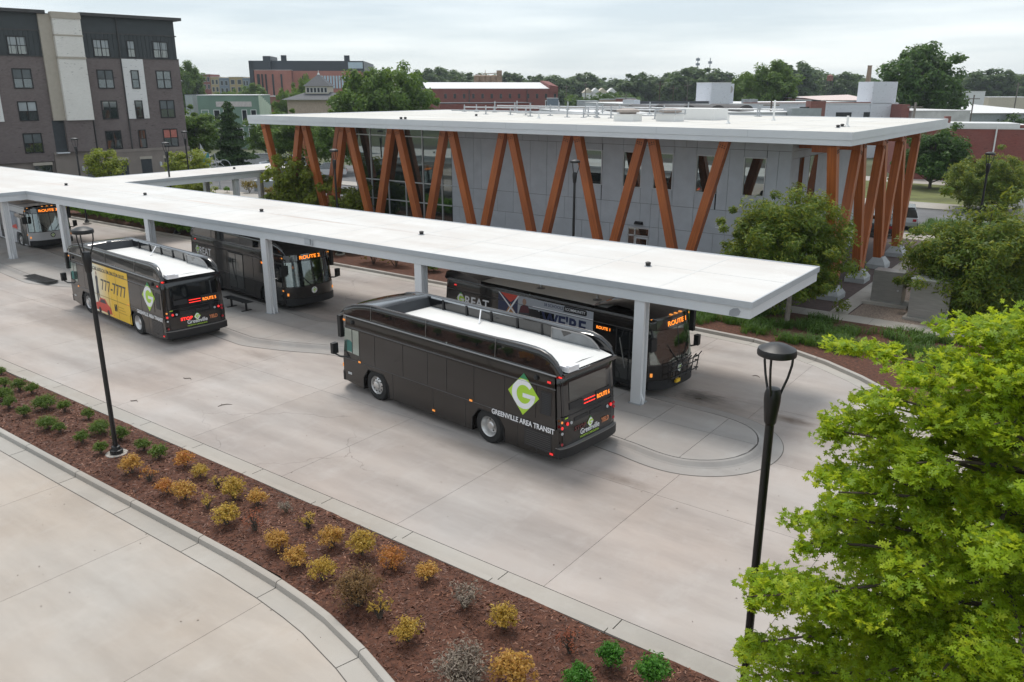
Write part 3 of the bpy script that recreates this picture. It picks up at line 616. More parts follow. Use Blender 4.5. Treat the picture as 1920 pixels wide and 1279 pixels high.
for k in range(2): b.tube([(qx + .95 * math.cos(t), qy + .95 * math.sin(t), 8.42 + .2 * k) for t in np.linspace(0, 2 * math.pi, 15)], .022, 5)
for k in range(8): b.tube([(qx + .95 * math.cos(k * .785), qy + .95 * math.sin(k * .785), 8.35), (qx + .95 * math.cos(k * .785), qy + .95 * math.sin(k * .785), 8.64)], .02, 5)
b.build('guard_rail', M_galv, roof)
q = gp(1285, 226, 7.96); b = MB(); b.box(q[0] - 1.4, q[0] + 1.4, q[1] + 1.0, q[1] + 3.2, 7.96, 8.65); b.build('roof_hatch', M_white, roof)
for (px, py, h) in ((1365, 232, .5), (1588, 238, .55), (1010, 222, .3), (1450, 226, 1.2)):
    q = gp(px, py, 7.96); b = MB(); b.tube([(q[0], q[1], 7.96), (q[0], q[1], 7.96 + h)], .06, 8); b.lathe([(.14, 0), (.14, .03), (.07, .12)], (q[0], q[1], 7.96), 10); b.build('vent_pipe', M_white, roof)
for (px, py) in ((1571, 240), (1579, 238), (752, 224), (760, 224), (893, 218)):
    q = gp(px, py, 7.96); v = link('roof_drain', ventmesh, roof); v.location = (q[0], q[1], 7.96)
# ------------------------------------------------------------------ buses
M_bus = mat('bus_dark_paint', (.017, .014, .0125), .16, .0, var=.2, scale=2.0, coat=.4, spec=.4)
M_busw = mat('bus_white_paint', (.55, .56, .58), .3, var=.06, scale=1.0, coat=.4)
M_bgl = mat('bus_gloss_black', (.006, .006, .007), .12, var=0, coat=.8)
M_trim = mat('bus_trim', (.30, .29, .285), .28, .6, var=0)
M_trimd = mat('bus_trim_dark', (.085, .08, .078), .3, .2, var=0)
M_bint = mat('bus_inner_grey', (.035, .038, .043), .55, var=.15, scale=4)
M_broof = mat('bus_roof_white', (.70, .695, .675), .5, var=.05, scale=1.2)
M_broofd = mat('bus_roof_dirty', (.52, .46, .42), .7, var=.28, scale=1.3)
M_cabin = mat('cabin_interior', (.30, .33, .31), .7, var=.1)
M_seat = mat('seat_blue', (.03, .07, .12), .7)
M_tyre = mat('tyre_rubber', (.016, .016, .016), .8, var=.15)
M_rim = mat('wheel_alloy', (.62, .61, .60), .28, .75, var=.06)
M_bglass = glass('bus_windscreen', (.66, .80, .70), (.01, .014, .015), .40, .02, .42)
M_dglass = glass('bus_dark_glass', (.5, .6, .55), (.006, .007, .008), .0, .03, .05)
M_led = emat('led_orange', (1, .25, .02), 1.15); M_ledr = emat('led_red', (1, .03, .02), 1.3)
M_red = emat('lamp_red', (1, .03, .03), .55); M_amb = emat('lamp_amber', (1, .35, .06), .55); M_hl = emat('lamp_white', (1, .95, .85), .8)
M_redd = mat('lens_red', (.35, .01, .02), .2, var=0, coat=.5); M_grey = mat('lens_clear', (.45, .47, .48), .2, var=0)
M_lime = mat('print_lime', (.42, .66, .045), .4, var=0); M_dkgr = mat('print_green', (.03, .23, .10), .4, var=0); M_wht = mat('print_white', (.82, .82, .84), .4, var=0)
M_ink = mat('print_black', (.015, .015, .017), .45, var=0); M_yel = mat('print_yellow', (.80, .50, .035), .4, var=.03, scale=.6); M_cream = mat('print_cream', (.80, .72, .45), .4, var=.03, scale=.6)
M_silv = mat('print_silver', (.42, .44, .48), .4, var=.03); M_pred = mat('print_red', (.62, .06, .035), .4, var=.05); M_pblue = mat('print_navy', (.02, .03, .09), .4, var=0); M_porg = mat('print_orange', (.42, .19, .06), .4, var=.3, scale=5); M_skin = mat('print_skin', (.40, .25, .18), .5, var=.1); M_suit = mat('print_suit', (.05, .055, .065), .5, var=.1); M_dimo = mat('print_dim_orange', (.55, .2, .09), .4, var=.1); M_dimr = mat('print_dim_red', (.12, .02, .02), .4, var=0)
M_acr = mat('grey_acrylic', (.17, .18, .19), .15, var=.15, scale=3, coat=.5); M_rcream = mat('roof_cream', (.80, .76, .70), .6, var=.08, scale=1); M_teal = mat('teal_seat', (.05, .17, .15), .6); M_dg = glass('driver_glass', (.6, .75, .7), (.08, .13, .11), 0, .04, .3); M_sky = mat('skylight_plastic', (.05, .045, .045), .6)
_tc = {}
def text_me(body, size, bold=.012, sx_=1.0):
    k = (body, size, bold, sx_)
    if k in _tc: return _tc[k]
    cu = bpy.data.curves.new('t', 'FONT'); cu.body = body; cu.size = size; cu.offset = bold * size; cu.resolution_u = 3; cu.extrude = 0.0015
    o = bpy.data.objects.new('t', cu); COL.objects.link(o); dg = bpy.context.evaluated_depsgraph_get()
    me = bpy.data.meshes.new_from_object(o.evaluated_get(dg)); v = np.zeros(len(me.vertices) * 3, np.float32); me.vertices.foreach_get('co', v); v = v.reshape(-1, 3).copy()
    f = [tuple(p.vertices) for p in me.polygons]; bpy.data.objects.remove(o); bpy.data.curves.remove(cu); bpy.data.meshes.remove(me)
    v[:, 0] -= v[:, 0].min(); v[:, 0] *= sx_; _tc[k] = (v, f); return _tc[k]
BL, BW = 9.98, 1.275
def yb(z): return BW if z < 1.15 else BW - .055 * (z - 1.15) / 1.5
def X(u): return BL / 2 - u
def on_side(s, off):   # (u,z) -> xyz on the side skin
    return lambda u, z, t=0: (X(u), s * (yb(z) + off + t), z)
def xrear(z): return -BL / 2 + .10 + (.10 * (z - .7) / 2 if z > .7 else 0)
def decal(parent, name, polys, m, f):
    b = MB(); pp = []
    def half(p, up):
        out = []
        for (a0, z0), (a1, z1) in zip(p, p[1:] + p[:1]):
            i0, i1 = (z0 >= 1.15) == up, (z1 >= 1.15) == up
            if i0: out.append((a0, z0))
            if i0 != i1: out.append((a0 + (a1 - a0) * (1.15 - z0) / (z1 - z0), 1.15))
        return out
    for p in polys:
        zs_ = [c for a, c in p]
        pp += [half(p, True), half(p, False)] if min(zs_) < 1.14 and max(zs_) > 1.16 else [p]
    for p in pp: 
        n = len(p); b.add([f(a, c, .002) for a, c in p] + [f(a, c, -.001) for a, c in p], [tuple(range(n)), tuple(range(n, 2 * n))[::-1]] + [(i, n + i, n + (i + 1) % n, (i + 1) % n) for i in range(n)])
    return b.build(name, m, parent)
def lettering(parent, name, body, size, a, c, m, f, dirn=1, bold=.012, width=None, off=0):
    v, fc = text_me(body, size, bold)
    sc = width / v[:, 0].max() if width else 1
    b = MB(); b.add([f(a + dirn * x * sc, c + y, off + z) for x, y, z in v], fc); return b.build(name, m, parent)
def circ(cx, cz, rx, rz, n=20, a0=0, a1=2 * math.pi): return [(cx + rx * math.cos(a0 + (a1 - a0) * i / n), cz + rz * math.sin(a0 + (a1 - a0) * i / n)) for i in range(n)]
def glogo(parent, cx, cz, w, h, f, dirn=1):
    """lime diamond with a white ring-shaped G"""
    q = lambda off: (lambda a, c, t=0: f(a, c, t + off))
    lg = decal(parent, 'logo', [[(cx - w, cz), (cx, cz + h), (cx + w, cz), (cx, cz - h)]], M_lime, q(0))
    decal(lg, 'logo_tip', [[(cx - w * .27, cz + h * .73), (cx, cz + h), (cx + w * .27, cz + h * .73)]], M_dkgr, q(.003))
    k = 10; ou = circ(cx, cz, w * .74, h * .70, 26, .72, 2 * math.pi + .06); inn = circ(cx + w * .03, cz, w * .46, h * .44, 26, .72, 2 * math.pi + .06)
    if dirn < 0: ou = [(2 * cx - a, c) for a, c in ou]; inn = [(2 * cx - a, c) for a, c in inn]
    # clip the outer ring to the diamond
    def clip(a, c):
        d = abs(a - cx) / w + abs(c - cz) / h
        return (a, c) if d < .985 else (cx + (a - cx) / d * .985, cz + (c - cz) / d * .985)
    ou = [clip(*p) for p in ou]; e = dirn
    b = MB(); n = len(ou); g_ = q(.006)
    b.add([g_(*p) for p in ou] + [g_(*p) for p in inn], [(i, i + 1, n + i + 1, n + i) for i in range(n - 1)])
    b.add([g_(a, c) for a, c in ((cx - e * .04 * w, cz + .06 * h), (cx + e * .76 * w, cz + .06 * h), (cx + e * .74 * w, cz - .14 * h), (cx - e * .04 * w, cz - .14 * h))], [(0, 1, 2, 3)])
    b.build('logo_letter', M_wht, lg); return lg
UF, UR = 2.13, 7.22
def arch(u, m=1):
    return [(u + .63, .25), (u + .61, .66), (u + .36, .985), (u - .36, .985), (u - .61, .66), (u - .63, .25)]
def wheel_meshes():
    b = MB(); b.lathe([(.30, -.15), (.44, -.15), (.485, -.11), (.5, -.05), (.5, .05), (.485, .11), (.44, .15), (.30, .15)], (0, 0, 0), 32, 0, 'y', False); ty = b.mesh('tyre', M_tyre, True)
    b = MB(); b.lathe([(.30, .10), (.285, .135), (.265, .10), (.255, .06), (.20, .10), (.13, .115), (.12, .17), (.07, .19), (.0, .19)], (0, 0, 0), 28, 0, 'y', False)
    for k in range(10): a = k * math.pi / 5; b.lathe([(.025, 0), (.025, .012)], (.205 * math.cos(a), .097, .205 * math.sin(a)), 8, 1, 'y')
    for k in range(10): a = (k + .5) * math.pi / 5; b.lathe([(.014, 0), (.014, .03)], (.155 * math.cos(a), .105, .155 * math.sin(a)), 6, 0, 'y')
    rf = b.mesh('rim', [M_rim, M_ink], True)
    b = MB(); b.lathe([(.30, .12), (.285, .145), (.262, .12), (.25, -.02), (.22, -.06), (.13, -.07), (.12, .06), (.09, .09), (.0, .09)], (0, 0, 0), 28, 0, 'y', False)
    for k in range(8): a = k * math.pi / 4; b.lathe([(.022, 0), (.022, .012)], (.175 * math.cos(a), -.062, .175 * math.sin(a)), 8, 1, 'y')
    rr = b.mesh('rim', [M_rim, M_ink], True); return ty, rf, rr
TY, RF, RR = wheel_meshes()
FTOP = [(0.30, 2.66), (.42, 2.78), (.62, 2.90), (1.0, 3.04), (1.5, 3.13), (1.9, 3.165), (3, 3.18), (6, 3.20), (8.6, 3.225), (9.05, 3.21), (9.35, 3.14), (9.6, 2.99), (9.76, 2.82), (9.83, 2.66)]
def ftop(u):
    return float(np.interp(u, [p[0] for p in FTOP], [p[1] for p in FTOP]))
def make_bus(loc, rz, label, fairing='full', paint=None, route='1', scale_x=1.0, rear_detail=True, rack=False, dark_stop=True):
    P = paint or M_bus; wh = paint is not None
    r = thing('transit_bus', label, 'bus', loc, rz, 'buses parked at the transit island'); r.scale = (scale_x, 1, 1)
    # lower side skirts with wheel openings
    for s in (1, -1):
        pts = [(.42, .36), (.42, 1.15), (9.8, 1.15), (9.8, .33), (8.9, .25)] + arch(UR) + [(6.3, .25), (2.9, .25)] + arch(UF) + [(1.2, .27)]
        b = MB(); b.prismy([(X(u), z) for u, z in pts], s * BW if s < 0 else BW - .24, (s * BW + .24) if s < 0 else BW); b.build('side_skirt', P, r)
    b = MB(); b.box(X(9.7), X(.6), -1.03, 1.03, .2, 1.1); b.build('chassis', M_blkp, r)
    # nose and tail blocks
    def planx(t, x0, dep, p): return x0 - dep * abs(t) ** p
    tt = np.linspace(-1, 1, 17)
    nose_ = [(planx(t, BL / 2 - .02, .40, 4), t * BW) for t in tt]
    b = MB(); b.prism(nose_ + [(X(.9), BW - .02), (X(.9), -BW + .02)], .62, 1.15); b.build('front_panel', P, r, True)
    bump = [(x + .05, y * 1.0) for x, y in nose_]; b = MB(); b.prism(bump + [(X(.5), BW), (X(.5), -BW)], .33, .64); b.build('front_bumper', M_blkp, r, True)
    tail = [(-(planx(t, BL / 2 - .10, .10, 8)), t * (BW - .005)) for t in tt]
    b = MB(); b.prism((tail + [(X(9.3), BW - .02), (X(9.3), -BW + .02)])[::-1], .62, 1.16); b.build('rear_panel', P, r, True)
    b = MB(); pl_ = [(-(planx(t, BL / 2 + .02, .12, 6)), t * (BW + .01)) for t in tt] + [(X(9.72), BW + .01), (X(9.72), -BW - .01)]
    b.prism(pl_[::-1], .36, .62); bp_ = b.build('rear_bumper', M_blkp, r, True)
    b = MB(); b.prism([(x * 1.001, y) for x, y in pl_][::-1], .622, .637); b.build('bumper_trim', M_trim, bp_)
    # upper body loft
    prof = [(1.275, 1.15), (1.262, 1.5), (1.235, 2.25), (1.221, 2.60), (1.19, 2.68), (1.05, 2.735), (.6, 2.765), (0, 2.775)]
    prof = prof + [(-y, z) for y, z in prof[:-1][::-1]]
    rake = lambda z: .13 * max(0, z - 1.15)
    rows = []
    for u in np.linspace(9.72, .85, 10): rows.append([(X(u) + (.07 * (z - 1.15) if u > 9.7 else 0), y, z) for y, z in prof])
    rows.append([(BL / 2 - .44 - rake(z), y, z) for y, z in prof])
    b = MB(); b.grid(rows); b.build('body', P, r, True)
    # rear cap
    zs = [1.15, 1.5, 1.9, 2.3, 2.55, 2.66, 2.72]
    rr_ = [[(-(BL / 2 - .10) + .10 * abs(t) ** 8 * 1 + .07 * (z - 1.15) + max(0, z - 2.55) * .5, -t * (yb(z) if z < 2.6 else 1.2), z) for t in tt] for z in zs]
    b = MB(); b.grid(rr_); b.build('rear_cap', M_bgl if not wh else P, r, True)
    xrz = lambda z: -(BL / 2 - .10) + (.07 * (z - 1.15) if z > 1.15 else 0) + max(0, z - 2.55) * .5
    rear = lambda a, z, t=0: (xrz(z) - .006 - t, BW - a, z)      # a metres from the left edge seen from behind
    # front cap with windscreen opening
    def xf(t, z): return BL / 2 - .04 - rake(z) - .40 * abs(t) ** 4
    zf = [1.15, 1.22, 1.6, 2.0, 2.28, 2.33, 2.5, 2.64, 2.70]; ft = np.concatenate([[-1, -.97], np.linspace(-.9, .9, 13), [.97, 1]])
    fr = [[(xf(t, z), t * yb(z) * (1 if z < 2.65 else .985), z) for t in ft] for z in zf]
    b = MB(); b.grid(fr, 0, lambda i, j: 1 <= i <= 3 and 1 <= j <= 14); top = fr[-1]; ringp = [(BL / 2 - .46 - rake(z), y, z) for y, z in prof[4:-4]]
    b.add(top + ringp, [tuple(range(len(top))) + tuple(range(len(top), len(top) + len(ringp)))[:: 1]]); b.build('front_cap', M_bgl, r, True)
    wz = [1.2, 1.5, 1.8, 2.1, 2.3]
    for (t0, t1) in ((-.965, -.012), (.012, .965)):
        tw = np.linspace(t0, t1, 9); b = MB(); b.grid([[(xf(t, z) + .008, t * yb(z), z) for t in tw] for z in wz]); b.build('windscreen', M_bglass, r, True)
    b = MB(); b.grid([[(xf(t, z) + .014, t * yb(z), z) for t in (-.012, .012)] for z in wz]); b.build('windscreen_bar', M_blkp, r)
    b = MB(); b.grid([[(xf(t, z) + .010, t * yb(z), z) for t in np.linspace(-.8, .8, 11)] for z in (2.34, 2.48, 2.63)]); dsg = b.build('destination_sign', M_dglass, r, True)
    ff = lambda a, z, t=0: (xf(a / yb(z), z) + .016 + t, a, z)
    lettering(dsg, 'sign_text', 'ROUTE ' + route, .215, -.55, 2.405, M_led, ff, 1, .02, 1.1)
    # cabin seen through the windscreen
    b = MB(); b.box(X(1.15), X(.42), -1.15, 1.15, 1.1, 1.28); b.box(X(1.0), X(.75), .35, .95, 1.28, 1.42); b.build('dashboard', M_blkp, r)
    b = MB(); b.box(X(1.95), X(1.82), .35, .9, 1.1, 2.05); b.box(X(1.9), X(1.4), .35, .9, 1.05, 1.2); b.build('driver_seat', M_seat, r)
    b = MB(); b.tube([(X(1.12) + .1 * math.cos(q), .63 + .22 * math.cos(q), 1.52 + .22 * math.sin(q)) for q in np.linspace(0, 2 * math.pi, 15)], .018, 5); b.build('steering_wheel', M_blkp, r)
    b = MB(); b.box(X(5.5), X(5.45), -1.2, 1.2, 1.1, 2.7); b.box(X(5.4), X(1.0), -1.2, 1.2, 1.02, 1.06)
    for k in range(3): b.tube([(X(2.4 + k), -.5, 1.05), (X(2.4 + k), -.5, 2.7)], .02, 6)
    b.build('cabin', M_cabin, r)
    # trim rails along the sides
    for s in (1, -1):
        f = on_side(s, .004)
        for (z0, z1, m_) in ((2.60, 2.645, M_trim), (2.235, 2.27, M_trimd), (1.135, 1.155, M_trimd)):
            b = MB(); us = np.linspace(.55, 9.68, 12)
            p = [f(u, z0) for u in us]; q_ = [f(u, z1) for u in us]; o_ = [f(u, (z0 + z1) / 2, .018) for u in us]
            b.grid([p, o_, q_] if s > 0 else [q_, o_, p]); b.build('side_rail', m_, r, True)
        # wheel arch lips
        for uw in (UF, UR):
            b = MB(); a_ = arch(uw); oo = [(uw + (u - uw) * 1.05, .25 + (z - .25) * 1.025) for u, z in a_]
            b.add([f(u, z, .012) for u, z in a_] + [f(u, z, .012) for u, z in oo] + [f(u, z, -.02) for u, z in oo], [(i, i + 1, 7 + i, 6 + i) for i in range(5)] + [(6 + i, 7 + i, 13 + i, 12 + i) for i in range(5)]); b.build('wheel_arch', M_blkp, r)
        # wheels
        for uw, rm in ((UF, RF), (UR, RR)):
            w_ = bpy.data.objects.new('wheel', None); COL.objects.link(w_); w_.parent = r; w_.scale = (1.06, 1.0, 1.06); w_.location = (X(uw), s * (BW - .17), .53); w_.empty_display_size = .2
            if s < 0: w_.rotation_euler = (0, 0, math.pi)
            link('tyre', TY, w_); link('rim', rm, w_)
            if uw == UR:
                t2 = link('tyre', TY, w_); t2.location = (0, -.34, 0)
        # window and body panels
        if s > 0 or not wh:
            jo = [1.36, 2.13, 3.53, 4.67, 5.52, 6.66, 7.86, 9.02] if s > 0 else [3.3, 4.1, 5.9, 7.0, 8.1, 9.1]
            for u0, u1 in zip(jo[:-1], jo[1:]):
                if s < 0 and u0 == 4.1: continue
                b = MB(); g_ = .011; zz = [1.30, 1.75, 2.2]
                pn = [[f(u0 + g_, z, .006) for z in zz], [f(u1 - g_, z, .006) for z in zz]]; b.grid(pn if s < 0 else pn[::-1])
                ed = [f(u0 + g_, 1.30, .006), f(u1 - g_, 1.30, .006), f(u1 - g_, 1.30, -.004), f(u0 + g_, 1.30, -.004)]; b.add(ed, [(0, 1, 2, 3)])
                b.build('window', P if not wh else M_dglass, r)
                decal(r, 'panel_joint', [[(u0 - .007, 1.18), (u0 - .007, 2.22), (u0 + .007, 2.22), (u0 + .007, 1.18)]], M_ink, on_side(s, .002))
            for uj in ((3.0, 4.9, 6.3, 8.35, 9.05) if s > 0 else (3.3, 6.2, 8.3)):
                decal(r, 'panel_joint', [[(uj - .006, .28), (uj - .006, 1.12), (uj + .006, 1.12), (uj + .006, .28)]], M_ink, on_side(s, .002))
        if s > 0:
            b = MB(); dq = [(.52, 1.40), (.52, 2.2), (1.30, 2.2), (1.30, 1.36)]
            b.add([f(u, z, .004) for u, z in dq], [(0, 1, 2, 3)]); dw = b.build('driver_window', M_dg, r)
            decal(dw, 'window_bar', [[(.93, 1.38), (.93, 2.2), (.965, 2.2), (.965, 1.38)]], M_ink, on_side(s, .01))
            decal(dw, 'seat_seen', [[(.66, 1.42), (.66, 1.74), (.72, 1.8), (.86, 1.8), (.92, 1.74), (.92, 1.42)]], M_teal, on_side(s, .007)); 
            for (u, z, mm) in ((.55, 2.47, M_amb), (1.33, 1.16, M_amb), (4.93, .42, M_amb), (6.55, 1.17, M_amb), (9.45, 2.42, M_red), (9.6, .42, M_red)):
                decal(r, 'side_marker', [[(u - .06, z - .03), (u - .06, z + .03), (u + .06, z + .03), (u + .06, z - .03)]], mm, on_side(s, .02))
            for u in (.98, 9.0):
                b = MB(); b.lathe([(.07, 0), (.07, .05), (.03, .07)], (X(u), yb(2.45), 2.45), 10, 0, 'y'); b.build('side_camera', M_blkp, r)
            vt = decal(r, 'side_vent', [[(9.16, 1.48), (9.16, 2.13), (9.54, 2.13), (9.54, 1.48)]], M_ink, on_side(s, .005))
            decal(vt, 'slat', [[(9.22 + .0, 1.5 + k * .05), (9.22, 1.52 + k * .05), (9.48, 1.52 + k * .05), (9.48, 1.5 + k * .05)] for k in range(12)], M_bint, on_side(s, .010))
            gr = decal(r, 'engine_grille', [[(8.62, .42), (8.62, .95), (9.58, .95), (9.58, .42)]], M_ink, on_side(s, .005))
            decal(gr, 'slat', [[(8.66, .46 + k * .06), (8.66, .475 + k * .06), (9.54, .475 + k * .06), (9.54, .46 + k * .06)] for k in range(8)], M_trimd, on_side(s, .009))
            decal(r, 'info_plate', [[(.66, .60), (.66, .68), (.86, .68), (.86, .60)]], M_grey, on_side(s, .006))
        else:
            for (u0, u1) in ((.62, 1.72), (4.25, 5.75)):
                d_ = decal(r, 'door', [[(u0, .34), (u0, 2.28), (u1, 2.28), (u1, .34)]], M_blkp, on_side(s, .006)); um = (u0 + u1) / 2
                for p, q in ((u0 + .06, um - .03), (um + .03, u1 - .06)):
                    decal(d_, 'door_glass', [[(p, .5), (p, 2.18), (q, 2.18), (q, .5)]], M_dglass, on_side(s, .012))
                b = MB(); b.tube([f(um + .12, .9, .03), f(um + .38, 1.9, .03)], .016, 6); b.build('door_handle', M_trim, d_)
            ds = decal(r, 'side_sign', [[(1.75, 1.96), (1.75, 2.2), (2.6, 2.2), (2.6, 1.96)]], M_dglass, on_side(s, .008))
            if not wh: lettering(ds, 'sign_text', 'ROUTE ' + route, .14, 2.5, 2.03, M_led, lambda a, c, t=0: on_side(-1, .013)(a, c, t), -1, .02, .55)
            for (u, z) in ((.60, 1.0), (.60, 2.5), (9.2, 2.45)): decal(r, 'side_marker', [[(u - .06, z - .03), (u - .06, z + .03), (u + .06, z + .03), (u + .06, z - .03)]], M_amb if u < 5 else M_red, on_side(s, .02))
    # mirrors
    for s in (1, -1):
        mr_ = bpy.data.objects.new('mirror', None); COL.objects.link(mr_); mr_.parent = r; mr_.empty_display_size = .1
        if s > 0:
            mr_.location.x = -.28; b = MB(); b.tube([(BL / 2 - .55, BW - .03, 1.22), (BL / 2 - .2, BW + .16, 1.22), (BL / 2 + .02, BW + .24, 1.3)], .03, 7); b.build('mirror_arm', M_blkp, mr_)
            b = MB(); b.hexa([(BL / 2 - .06, BW + .12, 1.3), (BL / 2 + .12, BW + .12, 1.3), (BL / 2 + .08, BW + .34, 1.3), (BL / 2 - .06, BW + .34, 1.3), (BL / 2 - .06, BW + .12, 1.66), (BL / 2 + .12, BW + .12, 1.66), (BL / 2 + .08, BW + .34, 1.66), (BL / 2 - .06, BW + .34, 1.66)]); b.build('mirror_head', M_blkp, mr_)
            b = MB(); b.box(BL / 2 - .16, BL / 2 + .0, BW - .08, BW + .06, 1.85, 2.6); b.build('mirror_head', M_blkp, mr_)
        else:
            mr_.location.x = -.2; b = MB(); b.tube([(BL / 2 - .6, -BW + .06, 2.5), (BL / 2 - .1, -BW - .1, 2.4), (BL / 2 + .02, -BW - .16, 2.15)], .03, 7); b.build('mirror_arm', M_blkp, mr_)
            b = MB(); b.hexa([(BL / 2 - .1, -BW - .3, 1.75), (BL / 2 + .05, -BW - .3, 1.75), (BL / 2 + .08, -BW - .03, 1.75), (BL / 2 - .1, -BW - .03, 1.75), (BL / 2 - .1, -BW - .3, 2.18), (BL / 2 + .05, -BW - .3, 2.18), (BL / 2 + .08, -BW - .03, 2.18), (BL / 2 - .1, -BW - .03, 2.18)]); b.build('mirror_head', M_blkp, mr_)
    # front lights, badge, wipers
    for s in (1, -1):
        b = MB(); 
        for dy in (0, .17): b.lathe([(.065, 0), (.065, .03), (.03, .05)], (xf(s * .82, .9) - .05 + .02 - dy * .12 * 0, s * (.96 - dy), .86), 10, 0, 'x')
        b.build('headlight', M_hl, r)
        b = MB(); b.box(xf(s * .93, .9) - .03, xf(s * .93, .9) + .03, s * 1.17 - .06, s * 1.17 + .06, .78, .9); b.build('turn_lamp', M_amb, r)
        b = MB(); b.tube([(xf(0, 1.2) + .04, s * .1, 1.16), (xf(s * .45, 1.6) + .03, s * .55, 1.62)], .012, 5); b.tube([(xf(s * .2, 1.35) + .04, s * .28, 1.3), (xf(s * .5, 1.9) + .03, s * .68, 1.85)], .01, 5); b.build('wiper', M_blkp, r)
    for a in (-1.08, -.28, 0, .28, 1.08):
        b = MB(); z = 2.72 if abs(a) < 1 else 2.66; b.box(xf(a / 1.22, 2.66) - .1, xf(a / 1.22, 2.66) + .0, a - .045, a + .045, z, z + .03); b.build('roof_marker', M_amb, r)
    decal(r, 'badge', [circ(0, .93, .15, .15, 18)], M_wht if not wh else M_ink, lambda a, c, t=0: (BL / 2 + .002 + t, a, c)); glogo(r, 0, .93, .13, .13, lambda a, c, t=0: (BL / 2 + .006 + t, a, c), 1)
    if rack:
        b = MB(); x0 = BL / 2 + .02
        for z in (.72, .98, 1.14): b.tube([(x0 + .03, -.85, z), (x0 + .16, -.85, z + .03), (x0 + .16, .85, z + .03), (x0 + .03, .85, z)], .02, 6)
        for y in (-.85, -.5, -.2, .2, .5, .85): b.tube([(x0 + .1, y, .62), (x0 + .17, y, 1.2), (x0 + .2, y + .12, 1.3)], .018, 6)
        b.build('bike_rack', M_blk, r)
        b = MB(); b.box(x0 + .04, x0 + .12, -.42, -.18, .50, .62); b.build('bumper_tag', M_yel, r)
    # rear details
    if rear_detail:
        decal(r, 'rear_window', [[(.42, 1.88), (.42, 2.4), (2.05, 2.4), (2.05, 1.88)]], M_dglass, rear)
        for (a, z, w_, h_, nm, mm) in ((.41, 1.63, .57, .19, 'rear_vent', M_ink), (.60, 1.26, .62, .10, 'rear_vent', M_ink), (1.29, 1.26, .55, .10, 'rear_vent', M_ink), (1.56, 1.55, .72, .3, 'rear_sign', M_ink), (1.04, 1.73, .5, .025, 'brake_bar', M_ledr), (1.04, 1.63, .5, .025, 'brake_bar', M_ledr)):
            decal(r, nm, [[(a, z), (a, z + h_), (a + w_, z + h_), (a + w_, z)]], mm, lambda q, c, t=0: rear(q, c, t + .004))
        lettering(r, 'route_text', 'ROUTE ' + route, .17, 1.62, 1.63, M_led, lambda q, c, t=0: rear(q, c, t + .012), 1, .02, .58)
        for (a0, a1, z) in ((.12, 2.42, 1.48),): decal(r, 'panel_joint', [[(a0, z - .012), (a0, z + .012), (a1, z + .012 - .0), (a1, z - .012)]], M_ink, rear)
        for a in (.16, 2.39): decal(r, 'panel_joint', [[(a - .008, .66), (a - .008, 2.5), (a + .008, 2.5), (a + .008, .66)]], M_ink, rear)
        for (a, z, mm, rr2) in ((.30, 1.28, M_red, .05), (.46, 1.27, M_grey, .045), (.07, 1.22, M_red, .045), (.07, 1.38, M_amb, .035), (.07, 1.06, M_grey, .04), (.07, .75, M_redd, .04), (2.25, 1.28, M_red, .05), (2.08, 1.27, M_grey, .045), (2.38, 1.3, M_redd, .05), (2.38, .85, M_redd, .05), (2.38, 1.18, M_redd, .05)):
            decal(r, 'rear_lamp', [circ(a, z, rr2, rr2, 12)], mm, lambda q, c, t=0: rear(q, c, t * 6 + .008))
        for a in (.12, .98, 1.27, 1.56, 2.42): decal(r, 'rear_marker', [circ(a, 2.62, .06, .032, 12)], M_ledr, lambda q, c, t=0: rear(q, c, t * 12 + .01))
        glogo(r, 1.30, 1.05, .145, .17, lambda q, c, t=0: rear(q, c, t + .008), 1)
        lettering(r, 'rear_lettering', 'Greenville', .23, .86, .80, M_wht, lambda q, c, t=0: rear(q, c, t + .008), 1, .014, .86)
        lettering(r, 'rear_lettering', 'NORTH CAROLINA', .085, .86, .70, M_lime, lambda q, c, t=0: rear(q, c, t + .008), 1, .01, .84)
        lettering(r, 'stop_text', 'STOP', .17, .60, .98, M_dimr if dark_stop else M_ledr, lambda q, c, t=0: rear(q, c, t + .010), 1, .03, .5)
        lettering(r, 'yield_text', 'YIELD', .19, 1.80, .86, M_dimo, lambda q, c, t=0: rear(q, c, t + .010), 1, .05, .36)
        decal(r, 'rear_badge', [[(.2, 1.43), (.2, 1.46), (.33, 1.46), (.33, 1.43)]], M_lime, lambda q, c, t=0: rear(q, c, t + .004))
